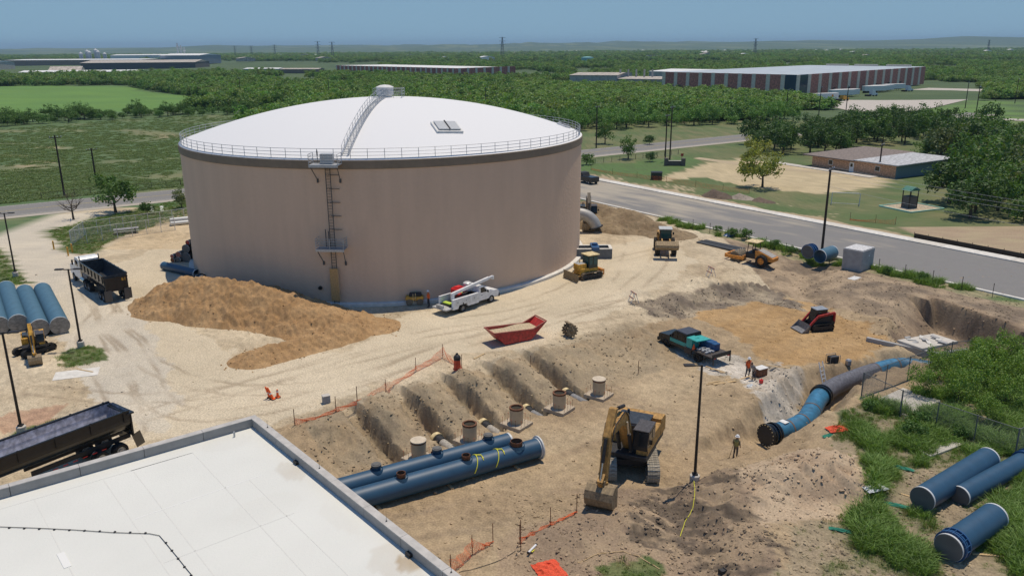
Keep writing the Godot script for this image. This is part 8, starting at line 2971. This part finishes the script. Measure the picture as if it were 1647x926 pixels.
func build_clutter() -> void:
	var b: MB
	lamp("black site lamp on a concrete base between the excavator and the trench", W(11.75, 46.6), 8.2, false, 0.0)
	lamp("black twin-headed site lamp on the grass island by the dirt drive", W(-39.46, 69.36), 7.4, true, 0.1)
	lamp("black twin-headed site lamp at the left edge beside the entrance drive", W(-59.6, 93.5), 7.75, true, 0.1)
	lamp("black site lamp at the left edge behind the tipping trailer", W(-34.8, 52.0), 7.6, true, 0.1)
	# fences
	net_fence("sagging orange safety net along the crest above the trench slots", [[-15.6, 52.6], [-13.2, 55.2], [-10.1, 59.3], [-8.1, 62.9], [-6.1, 66.1], [-4.3, 63.6]], [0.5, 0.35, 0.95, 0.5, 1.0, 0.3], 0.3, 0.16)
	net_fence("orange safety net panel at the bottom beside the white roof", [[-3.43, 37.7], [-2.35, 39.6], [-1.2, 40.6]], [0.9, 1.0, 0.1], 0.25, 0.14)
	net_fence("low orange net running from the tall stake towards the excavator bucket", [[0.35, 40.2], [2.2, 42.2], [3.9, 43.8]], [0.35, 0.2, 0.05], 0.05, 0.16)
	net_fence("collapsed orange net on the verge below the soccer goal", [[52.6, 123.2], [55.6, 121.0], [58.0, 119.6]], [0.2, 0.6, 0.9], 0.2, 0.25)
	net_fence("faded orange net fence along the far verge in front of the lawn", [[17.6, 178.0], [21.5, 171.5], [26.0, 166.6], [31.0, 160.8], [35.6, 155.0], [39.6, 150.0], [43.6, 146.8]], [0.4, 0.6, 0.8, 1.0, 1.0, 0.9, 0.8], 0.1, 0.35)
	chain_fence("chain_link_fence", "tall chain-link fence round the green enclosure at the right", [[44.7, 68.6], [26.9, 57.3], [28.3, 53.9], [33.0, 47.7], [34.6, 48.6]], 2.0, 2.9, mat("fence_post", 0.16, 0.17, 0.17, 0.6, 0.3), mat("fence_wire", 0.19, 0.2, 0.2, 0.6, 0.3), 0.11)
	chain_fence("yard_fence", "white-railed chain-link yard fence in the grass left of the tank", [[-50.6, 119.0], [-61.3, 109.6], [-62.4, 115.4], [-50.2, 126.4]], 2.1, 1.9, M.white_dull, M.galv, 0.14)
	chain_fence("verge_fence", "low wire fence on thin stakes across the lawn by the old road", [[17.5, 187.0], [30.0, 195.5], [42.0, 204.0]], 1.1, 2.6, M.wood_dark, M.galv, 0.5)
	chain_fence("verge_fence", "low wire fence along the far side of the old road", [[-86.0, 146.5], [-66.0, 160.5]], 1.1, 2.6, M.wood_dark, M.galv, 0.5)
	# black silt fence along the far kerb
	var t := thing("silt_fence", "black silt fence along the far pavement at the right edge", "silt fence", W(56.6, 110.8))
	for i in 12:
		var p := Vector2(0.565, -0.825) * (i * 2.0)
		b = mb()
		b.bar(Vector3(p.x, 0.34, -p.y), Vector3(p.x + 0.565 * 1.98, 0.34, -(p.y - 0.825 * 1.98)), 0.02, 0.72)
		part(t, "fabric", b, M.black)
		b = mb()
		b.box(Vector3(p.x, 0.42, -p.y), Vector3(0.05, 0.95, 0.05))
		part(t, "stake", b, M.wood_dark)
	# thin steel stakes along the near kerb
	for i in 15:
		var p := Vector2(26.8, 117.0).lerp(Vector2(53.4, 80.0), i / 14.0)
		b = mb()
		b.box(Vector3(0, 0.75, 0), Vector3(0.05, 1.6, 0.05))
		b.box(Vector3(0, 1.5, 0), Vector3(0.07, 0.12, 0.07))
		single("steel_stake", "thin steel stake in the row along the near kerb", "stake", b, M.wood_dark, W(p.x, p.y), i * 0.7, "steel stakes along the near kerb")
	b = mb()
	b.box(Vector3(0, 1.0, 0), Vector3(0.05, 2.0, 0.05))
	single("steel_stake", "tall dark stake beside the orange net at the bottom of the picture", "stake", b, M.rust, W(0.4, 39.7))
	for s in [[-11.95, 57.0, "slim dark stake behind the grey junction box"], [11.0, 65.6, "lone thin stake on the slope right of the trench slots"], [1.6, 66.0, "short stake on the crest behind the trench slots"]]:
		b = mb()
		b.box(Vector3(0, 0.6, 0), Vector3(0.05, 1.3, 0.05))
		single("steel_stake", s[2], "stake", b, M.rust, W(s[0], s[1]))
	# barrels, cones, stands
	t = thing("traffic_barrel", "orange traffic barrel with black top on the crest above the slots", "barrel", W(-4.6, 62.6))
	b = mb()
	b.lathe([Vector2(0.001, 0.0), Vector2(0.36, 0.0), Vector2(0.36, 0.06), Vector2(0.3, 0.08), Vector2(0.28, 0.85)], 20)
	part(t, "drum", b, mat("barrel_orange", 0.6, 0.07, 0.03, 0.6, 0.0, "grime", 1.0))
	b = mb()
	b.lathe([Vector2(0.29, 0.84), Vector2(0.3, 1.1), Vector2(0.2, 1.25), Vector2(0.12, 1.3), Vector2(0.1, 1.42), Vector2(0.001, 1.42)], 18)
	part(t, "black_cap", b, M.dark)
	for i in 3:
		t = thing("delineator", ["leaning orange delineator post nearest the dirt mound", "middle orange delineator post in the group of three", "right orange delineator cone in the group of three"][i], "traffic cone", W(-18.9 + i * 0.3, 57.9 - (i % 2) * 0.3), i, "orange delineators on the haul road")
		b = mb()
		b.lathe([Vector2(0.22, 0.0), Vector2(0.22, 0.05), Vector2(0.12, 0.07), Vector2(0.06 if i < 2 else 0.04, 1.05 if i < 2 else 0.7), Vector2(0.001, 1.07 if i < 2 else 0.72)], 14)
		var cb := part(t, "cone_body", b, M.hivis)
		if i < 2: cb.rotation = Vector3(0.25 * (1 - 2 * i), 0, 0.2)
		b = mb()
		b.cyl(Vector3(0, 0.45, 0), Vector3(0, 0.58, 0), 0.102, 0.095, 14, false, false)
		part(t, "reflective_band", b, M.white_dull).rotation = cb.rotation
		b = mb()
		b.box(Vector3(0, 0.03, 0), Vector3(0.42, 0.06, 0.42), 0.02)
		part(t, "foot", b, M.rubber)
	t = thing("junction_box", "small grey junction box on the dirt behind the roof corner", "utility box", W(-14.3, 56.9), 0.5)
	b = mb()
	b.box(Vector3(0, 0.28, 0), Vector3(0.55, 0.6, 0.45), 0.02)
	part(t, "case", b, M.concrete_grey)
	b = mb()
	b.box(Vector3(0, 0.6, 0), Vector3(0.6, 0.05, 0.5), 0.01)
	part(t, "lid", b, M.concrete)
	for s in [[12.9, 81.9, "A-frame barrier stand at the edge of the dark gravel bank"], [23.6, 92.2, "A-frame barrier stand behind the dark gravel bank, nearer the roller"]]:
		t = thing("barrier_stand", s[2], "barrier", W(s[0], s[1]), 0.3)
		for z in [-0.35, 0.35]:
			for x in [-0.3, 0.3]:
				b = mb()
				b.bar(Vector3(x * 1.6, 0, z), Vector3(x * 0.15, 1.15, z), 0.06, 0.05)
				part(t, "leg", b, M.white_dull)
		b = mb()
		b.bar(Vector3(0, 1.1, -0.7), Vector3(0, 1.1, 0.7), 0.05, 0.2)
		b.bar(Vector3(-0.25, 0.6, -0.6), Vector3(-0.25, 0.6, 0.6), 0.03, 0.18)
		part(t, "board", b, mat("barrier_board", 0.6, 0.38, 0.3, 0.7, 0.0, "grime", 1.5))
	# ladder, compressor, saw and lumber by the trench
	t = thing("ladder", "white ladder leaning out of the trench behind the blue main", "ladder", W(26.4, 63.4), yaw(0.5, -0.86))
	for s in [-0.22, 0.22]:
		b = mb()
		b.bar(Vector3(s, -0.2, -0.6), Vector3(s, 3.0, 0.5), 0.05, 0.08)
		part(t, "rail", b, M.white_paint)
	for i in 9:
		b = mb()
		var u := (i + 0.7) / 10.0
		b.bar(Vector3(-0.22, -0.2 + 3.2 * u, -0.6 + 1.1 * u), Vector3(0.22, -0.2 + 3.2 * u, -0.6 + 1.1 * u), 0.04, 0.04)
		part(t, "rung", b, M.white_paint)
	t = thing("generator", "dark generator on the pad edge behind the ladder", "generator", W(28.6, 67.2), 0.3)
	b = mb()
	b.box(Vector3(0, 0.4, 0), Vector3(0.9, 0.6, 0.6), 0.06)
	part(t, "engine_block", b, M.dark)
	b = mb()
	for x in [-0.5, 0.5]:
		for z in [-0.32, 0.32]: b.cyl(Vector3(x, 0, z), Vector3(x, 0.78, z), 0.025, 0.025, 6)
	for z in [-0.32, 0.32]: b.cyl(Vector3(-0.5, 0.78, z), Vector3(0.5, 0.78, z), 0.025, 0.025, 6)
	part(t, "roll_frame", b, M.steel)
	b = mb()
	b.box(Vector3(0, 0.25, 0), Vector3(0.4, 0.5, 0.4), 0.04)
	b.box(Vector3(0, 0.53, 0), Vector3(0.3, 0.06, 0.3), 0.02)
	single("tool_bin", "small grey bin right of the generator on the pad edge", "bin", b, M.galv, W(30.1, 67.4), 0.4)
	t = thing("tool_chest", "brown tool chest with white lid beside the two workers", "tool chest", W(21.3, 64.4), 0.5)
	b = mb()
	b.box(Vector3(0, 0.35, 0), Vector3(1.0, 0.7, 0.7), 0.03)
	part(t, "case", b, M.rust)
	b = mb()
	b.box(Vector3(0, 0.73, 0), Vector3(1.06, 0.07, 0.76), 0.02)
	part(t, "lid", b, M.white_dull)
	for s in [[18.0, 65.6, 2.6, 0.75, "uppermost of two crossed planks below the welding truck"], [18.3, 65.4, 2.6, 0.68, "second of two crossed planks below the welding truck"], [17.4, 62.9, 2.2, -1.2, "top plank of the loose stack above the lamp head"], [17.3, 62.5, 2.4, -1.3, "middle plank of the loose stack above the lamp head"], [17.7, 62.3, 2.2, -1.25, "front plank of the loose stack above the lamp head"], [19.2, 63.1, 2.6, -1.0, "single plank reaching towards the bending worker"], [23.2, 65.6, 2.0, 1.2, "plank lying on the rim right of the tool chest"], [-36.2, 63.6, 1.8, 1.2, "short plank beside the pale concrete pad"], [-2.9, 66.4, 1.6, -0.6, "single plank on the crest behind the barrel"], [23.6, 43.0, 2.2, 0.9, "pale plank in the weeds left of the loose pipes"], [23.1, 41.6, 1.4, -0.2, "pale plank leaning near the left loose pipe's dark end"], [25.2, 37.0, 1.6, 1.4, "plank under the lowest loose pipe"]]:
		plank(s[4], s[0], s[1], s[2], s[3], M.wood, "loose planks", 0.04)
	b = mb()
	b.box(Vector3(0, 0.15, 0), Vector3(0.3, 0.3, 0.25), 0.03)
	b.cyl(Vector3(0, 0.3, 0), Vector3(0.06, 0.4, 0), 0.04, 0.03, 8)
	single("fuel_can", "small red fuel can on the rim in front of the workers", "fuel can", b, M.red_bright, W(20.5, 61.6), 0.4)
	rag("plastic_bag", "white crumpled plastic bag left of the red fuel can", "plastic bag", 19.6, 61.3, 0.7, 0.4, 0.3, 0.16, M.plastic_wrap, 4)
	t = thing("pump", "yellow pump on a board beside the blue main's coupling", "pump", W(20.6, 56.9), 0.5)
	b = mb()
	b.box(Vector3(0, 0.32, 0), Vector3(0.7, 0.4, 0.45), 0.08)
	part(t, "motor", b, M.strap)
	b = mb()
	b.cyl(Vector3(0.35, 0.3, 0), Vector3(0.55, 0.3, 0), 0.14, 0.14, 14)
	part(t, "housing", b, M.dark)
	b = mb()
	b.box(Vector3(0, 0.05, 0), Vector3(1.4, 0.06, 0.6), 0.01)
	part(t, "board", b, M.wood)
	# nets, sheets and ropes on the ground
	rag("net_heap", "heap of bright orange safety net at the bottom of the picture", "net heap", 1.95, 38.0, 1.5, 1.7, 0.4, 0.4, mat("net_red", 0.78, 0.09, 0.035, 0.8, 0.0, "grime", 2.0, "gn", 1.0), 1)
	rag("net_heap", "small heap of orange net near the trench, left of the fence corner", "net heap", 22.9, 51.7, 1.5, 0.9, 0.2, 0.28, M.net_red, 2)
	rag("silt_sock", "green silt sock in the weeds under the heap of orange net", "silt sock", 22.0, 51.0, 1.0, 0.35, 0.4, 0.14, M.green_net, 3)
	rag("silt_sock", "long green silt sock in the grass above the left loose pipe", "silt sock", 24.7, 46.3, 1.8, 0.34, -0.5, 0.16, M.green_net, 5)
	rag("silt_sock", "green silt sock beside the clear plastic sheet", "silt sock", 22.3, 41.9, 1.8, 0.36, -0.4, 0.16, M.green_net, 6)
	rag("silt_sock", "green silt sock in the weed patch at the bottom right", "silt sock", 18.3, 39.4, 1.3, 0.3, -0.4, 0.14, M.green_net, 7)
	rag("plastic_sheet", "clear crumpled plastic sheet on the soil left of the loose pipes", "plastic sheet", 21.5, 42.6, 1.4, 0.8, 0.3, 0.2, M.plastic_wrap, 8)
	rag("tarpaulin", "white rags caught on the bank in front of the concrete vault", "tarpaulin", 39.9, 90.4, 1.6, 0.9, 0.7, 0.18, M.white_dull, 9)
	rag("tarpaulin", "bright blue tarpaulin among the bushes on the near kerb", "tarpaulin", 31.3, 112.9, 2.0, 1.2, 0.7, 0.5, M.blue_paint, 10)
	for s in [[[[9.7, 41.0], [10.2, 42.1], [10.9, 43.2], [11.3, 44.6], [11.6, 46.2]], "yellow rope trailing from the lamp base to the foreground", "strap", 0.02], [[[3.55, 38.7], [4.8, 39.4], [6.2, 39.6], [7.4, 38.8], [8.1, 38.0]], "straw-coloured hose in the grass at the bottom of the picture", "wood", 0.03], [[[-3.0, 37.9], [-1.4, 38.6], [0.35, 39.8]], "thin dark cable on the ground below the orange net", "dark", 0.015], [[[23.8, 54.6], [24.3, 53.4], [24.5, 52.2], [25.0, 51.2]], "pale hose running from the trench into the weeds", "cream", 0.02]]:
		var pts := []
		for p in s[0]: pts.push_back(W(p[0], p[1], 0.04))
		b = mb()
		var sm := []
		for i in pts.size() - 1:
			for k in 5:
				var q: Vector3 = pts[i].cubic_interpolate(pts[i + 1], pts[maxi(i - 1, 0)], pts[mini(i + 2, pts.size() - 1)], k / 5.0)
				q.y = H(q.x, -q.z) + 0.03
				sm.push_back(q)
		b.tube(sm, s[3], 6)
		single("rope", s[1], "rope", b, M[s[2]], Vector3.ZERO)
	# laser level tripod tube
	t = thing("survey_level", "white and yellow survey staff lying by the tall stake at the bottom", "survey staff", W(1.05, 39.6), -0.55)
	b = mb()
	b.box(Vector3(0, 0.14, 0), Vector3(0.12, 0.1, 0.9), 0.02)
	part(t, "staff", b, M.white_paint)
	b = mb()
	for z in [-0.46, 0.46]: b.box(Vector3(0, 0.14, z), Vector3(0.15, 0.13, 0.1), 0.02)
	part(t, "end_piece", b, M.dark)
	b = mb()
	for x in [-0.3, 0.1]: b.bar(Vector3(x, 0.03, -0.3), Vector3(0.1, 0.08, 0.2), 0.05, 0.04)
	part(t, "bracket", b, M.strap)
	b = mb()
	b.box(Vector3(0, 0.2, 0), Vector3(0.4, 0.06, 0.3), 0.01)
	for x in [-0.16, 0.16]: b.box(Vector3(x, 0.1, 0), Vector3(0.05, 0.34, 0.3), 0.01)
	single("pipe_cradle", "small black pipe cradle on the dark soil at the bottom", "pipe cradle", b, M.dark, W(11.2, 37.2), 0.5)
	# bundle of black pipes behind the roller
	for i in 7:
		b = mb()
		b.pipe(Vector3(0, 0.16, 0), Vector3(0, 0.16, -6.5), 0.15, 0.02, 12)
		var q := Vector2(29.6 + 0.28 * i, 103.4 + 0.3 * i)
		single("conduit", "%s black conduit from the left in the bundle behind the roller" % ["leftmost", "second", "third", "fourth", "fifth", "sixth", "rightmost"][i], "conduit", b, mat("conduit_grey", 0.06, 0.065, 0.07, 0.5, 0.0, "soft", 0.5), W(q.x, q.y, 0.0), yaw(-0.62, 0.78), "black conduits behind the roller")
	plank("pale timber lying along the bundle of black conduits", 29.0, 104.4, 5.5, yaw(-0.62, 0.78), M.wood, "", 0.1)
	for i in 6: plank("weathered board on the verge left of the black conduits", 27.4 + i * 0.25, 108.6 - i * 0.5, 4.0, yaw(-0.6, 0.8), M.wood, "weathered boards by the conduits", 0.04 + 0.02 * (i % 2))
	# across the road
	t = thing("soccer_goal", "white soccer goal frame on the grass across the road", "soccer goal", W(56.6, 135.2), -0.35)
	b = mb()
	b.cyl(Vector3(-2.2, 0, 0), Vector3(-2.2, 2.1, 0), 0.06, 0.06, 8)
	part(t, "upright", b, M.white_dull)
	b = mb()
	b.cyl(Vector3(2.2, 0, 0), Vector3(2.2, 2.1, 0), 0.06, 0.06, 8)
	part(t, "upright", b, M.white_dull)
	b = mb()
	b.cyl(Vector3(-2.2, 2.1, 0), Vector3(2.2, 2.1, 0), 0.06, 0.06, 8)
	part(t, "crossbar", b, M.white_dull)
	b = mb()
	for x in [-2.2, 2.2]:
		b.cyl(Vector3(x, 2.1, 0), Vector3(x, 0.05, -1.4), 0.04, 0.04, 6)
	b.cyl(Vector3(-2.2, 0.05, -1.4), Vector3(2.2, 0.05, -1.4), 0.04, 0.04, 6)
	part(t, "back_stay", b, M.white_dull)
	t = thing("play_tower", "wooden play tower with green roof inside a pale green edging", "play tower", W(66.2, 132.6), 0.35)
	b = mb()
	b.box(Vector3(0, 1.0, 0), Vector3(1.7, 2.0, 1.5), 0.02)
	part(t, "plank_wall", b, mat("grey_planks", 0.13, 0.12, 0.11, 0.9, 0.0, "streak", 1.0))
	for x in [-0.85, 0.85]:
		for z in [-0.75, 0.75]:
			b = mb()
			b.box(Vector3(x, 1.6, z), Vector3(0.12, 3.2, 0.12))
			part(t, "post", b, M.wood_dark)
	b = mb()
	b.prism([Vector2(-1.1, 3.0), Vector2(1.1, 3.0), Vector2(0.2, 3.55), Vector2(-0.2, 3.55)], -1.0, 1.0)
	part(t, "roof", b, mat("roof_green", 0.06, 0.2, 0.15, 0.7))
	t = thing("play_area_edging", "pale green timber edging round the play tower's sand", "edging", W(66.6, 132.6), 0.42)
	for s in [[0, 3.2, 7.6, 0.2], [0, -3.2, 7.6, 0.2], [-3.8, 0, 0.2, 6.2], [3.8, 0, 0.2, 6.2]]:
		b = mb()
		b.box(Vector3(s[0], 0.1, s[1]), Vector3(s[2], 0.24, s[3]), 0.02)
		part(t, "edge_board", b, mat("edge_green", 0.28, 0.52, 0.42, 0.7))
	b = mb()
	b.box(Vector3(0, 0.05, 0), Vector3(7.4, 0.06, 6.2))
	part(t, "sand_bed", b, mat("play_sand", 0.42, 0.35, 0.25, 0.95, 0.0, "grime", 0.6))
	t = thing("green_dumpster", "dark green dumpster box on the lawn across the road", "dumpster", W(29.6, 164.2), -0.1)
	b = mb()
	b.box(Vector3(0, 0.75, 0), Vector3(2.2, 1.5, 1.3), 0.05)
	part(t, "bin", b, mat("dumpster_green", 0.012, 0.03, 0.02, 0.5, 0.0, "grime", 0.6))
	b = mb()
	b.box(Vector3(0, 1.53, 0), Vector3(2.3, 0.07, 1.4), 0.02, Basis(Vector3.RIGHT, 0.06))
	part(t, "lid", b, M.black)
	t = thing("stone_sign", "low stone entrance sign with two piers below the twin poles", "sign", W(37.2, 184.0), -0.1)
	for x in [-1.9, 1.9]:
		b = mb()
		b.box(Vector3(x, 0.85, 0), Vector3(0.9, 1.7, 0.9), 0.04)
		part(t, "pier", b, mat("stone_dark", 0.13, 0.11, 0.1, 0.9, 0.0, "grime", 1.0))
	b = mb()
	b.box(Vector3(0, 0.55, 0), Vector3(2.9, 1.0, 0.5), 0.03)
	part(t, "panel_wall", b, M.stone_dark)
	b = mb()
	b.box(Vector3(0, 1.1, 0), Vector3(3.0, 0.1, 0.65), 0.02)
	part(t, "capstone", b, M.concrete)
	b = mb()
	b.box(Vector3(0, 0.75, 0), Vector3(0.1, 1.5, 0.1))
	b.box(Vector3(0, 1.45, 0.06), Vector3(0.75, 0.6, 0.03), 0.01)
	single("road_sign", "small red road sign beside the twin poles", "road sign", b, M.red_paint, W(40.4, 191.8), 0.3)
	t = thing("parked_truck", "dark truck half hidden behind the tank's right edge on the road", "truck", W(14.9, 160.6), 0.6)
	b = mb()
	b.box(Vector3(0, 1.0, 0.4), Vector3(2.0, 1.0, 5.2), 0.1)
	part(t, "body", b, M.black_paint)
	b = mb()
	side(b, [Vector2(-0.2, 1.4), Vector2(0.2, 2.1), Vector2(1.6, 2.1), Vector2(2.2, 1.4)], -0.9, 0.9)
	part(t, "cab", b, M.dark)
	for x in [-0.9, 0.9]:
		for z in [-1.5, 2.0]: wheel(t, Vector3(x, 0.42, z), 0.42, 0.26, M.steel, false)
	t = thing("flat_trailer", "dark flat trailer on the grass right of the brick house", "trailer", W(83.0, 152.5), 0.2)
	b = mb()
	b.box(Vector3(0, 0.75, 0), Vector3(5.6, 0.2, 2.0), 0.03)
	part(t, "deck", b, M.dark)
	b = mb()
	for x in [-2.7, -0.9, 0.9, 2.7]: b.box(Vector3(x, 1.1, 0.95), Vector3(0.08, 0.8, 0.08))
	b.box(Vector3(0, 1.45, 0.95), Vector3(5.5, 0.08, 0.08))
	part(t, "side_rail", b, M.dark)
	for x in [-0.5, 0.6]:
		for z in [-0.9, 0.9]:
			b = mb()
			b.cyl(Vector3(x, 0.35, z - 0.1), Vector3(x, 0.35, z + 0.1), 0.35, 0.35, 14)
			part(t, "wheel", b, M.rubber)
	# drums, bollards and stock in the grass yard left of the tank
	for s in [[-59.0, 105.4, "yellow bollard at the near corner of the white yard fence"], [-58.6, 103.6, "yellow bollard by the drive below the yard fence"], [-62.5, 107.3, "yellow bollard left of the white yard fence"]]:
		b = mb()
		b.cyl(Vector3(0, -0.1, 0), Vector3(0, 1.15, 0), 0.1, 0.1, 12)
		b.cyl(Vector3(0, 1.15, 0), Vector3(0, 1.2, 0), 0.1, 0.05, 12)
		single("bollard", s[2], "bollard", b, M.yellow, W(s[0], s[1]))
	b = mb()
	for i in 3: b.cyl(Vector3(-2.5, 0.35 + 0.5 * (i / 2), -0.4 + 0.8 * (i % 2) + 0.4 * (i / 2)), Vector3(2.5, 0.35 + 0.5 * (i / 2), -0.4 + 0.8 * (i % 2) + 0.4 * (i / 2)), 0.3, 0.3, 14)
	single("pipe_bundle", "pale blue-grey bundle under plastic inside the yard fence near the tank", "bundle", b, M.plastic_wrap, W(-50.5, 123.6), 0.5)
	t = thing("picnic_table", "grey wooden bench table inside the white yard fence", "table", W(-57.0, 117.0), 0.5)
	b = mb()
	b.box(Vector3(0, 0.75, 0), Vector3(3.4, 0.06, 0.8), 0.01)
	part(t, "table_top", b, M.concrete_grey)
	for z in [-0.7, 0.7]:
		b = mb()
		b.box(Vector3(0, 0.45, z), Vector3(3.4, 0.05, 0.3), 0.01)
		part(t, "bench", b, M.concrete_grey)
	for x in [-1.2, 1.2]:
		b = mb()
		b.box(Vector3(x, 0.38, 0), Vector3(0.1, 0.74, 1.5), 0.01)
		part(t, "leg", b, M.wood_dark)

func _ready() -> void:
	# camera
	var cam := Camera3D.new()
	cam.name = "camera"
	add_child(cam)
	cam.position = Vector3(0, 26, 0)
	cam.fov = 39.2
	cam.basis = Basis(Vector3.RIGHT, deg_to_rad(-16.57)) * Basis(Vector3.BACK, deg_to_rad(-0.38))
	cam.near = 0.5
	cam.far = 30000.0
	cam.current = true
	# sky and air
	var we := WorldEnvironment.new()
	we.name = "world_environment"
	var e := Environment.new()
	e.background_mode = Environment.BG_SKY
	var sk := Sky.new()
	var ps := ProceduralSkyMaterial.new()
	ps.sky_top_color = Color(0.27, 0.43, 0.66)
	ps.sky_horizon_color = Color(0.545, 0.68, 0.765)
	ps.sky_curve = 0.28
	ps.ground_bottom_color = Color(0.3, 0.28, 0.22)
	ps.ground_horizon_color = Color(0.45, 0.5, 0.5)
	ps.sun_angle_max = 2.0
	sk.sky_material = ps
	e.sky = sk
	e.background_energy_multiplier = 1.0
	e.tonemap_mode = Environment.TONE_MAPPER_LINEAR
	e.tonemap_exposure = 1.0
	e.sdfgi_enabled = true
	e.ssao_enabled = true
	e.ssil_enabled = true
	e.fog_enabled = true
	e.fog_density = 0.00007
	e.fog_light_color = Color(0.62, 0.74, 0.85)
	we.environment = e
	add_child(we)
	# high sun behind and to the right
	var sun := DirectionalLight3D.new()
	sun.name = "sun"
	sun.light_energy = 1.15
	sun.light_color = Color(1.0, 0.945, 0.86)
	sun.light_angular_distance = 0.5
	sun.shadow_enabled = true
	sun.directional_shadow_max_distance = 400.0
	add_child(sun)
	var s := Vector3(0.57 * cos(deg_to_rad(76)), sin(deg_to_rad(76)), -0.82 * cos(deg_to_rad(76)))
	sun.look_at_from_position(s * 100.0, Vector3.ZERO, Vector3.FORWARD)

	rng.seed = 7
	for p in [[nA, 1, 3], [nB, 2, 4], [nC, 3, 3]]:
		p[0].noise_type = FastNoiseLite.TYPE_SIMPLEX_SMOOTH
		p[0].seed = p[1]
		p[0].fractal_octaves = p[2]
		p[0].frequency = 0.05
	zones()
	make_textures()
	make_materials()
	build_ground()
	build_roads()
	build_tank()
	build_roof()
	build_vegetation()
	build_ground_cover()
	build_background()
	build_heaps()
	build_pipes()
	build_machines()
	build_people()
	build_clutter()
	print("done at ", Time.get_ticks_msec())
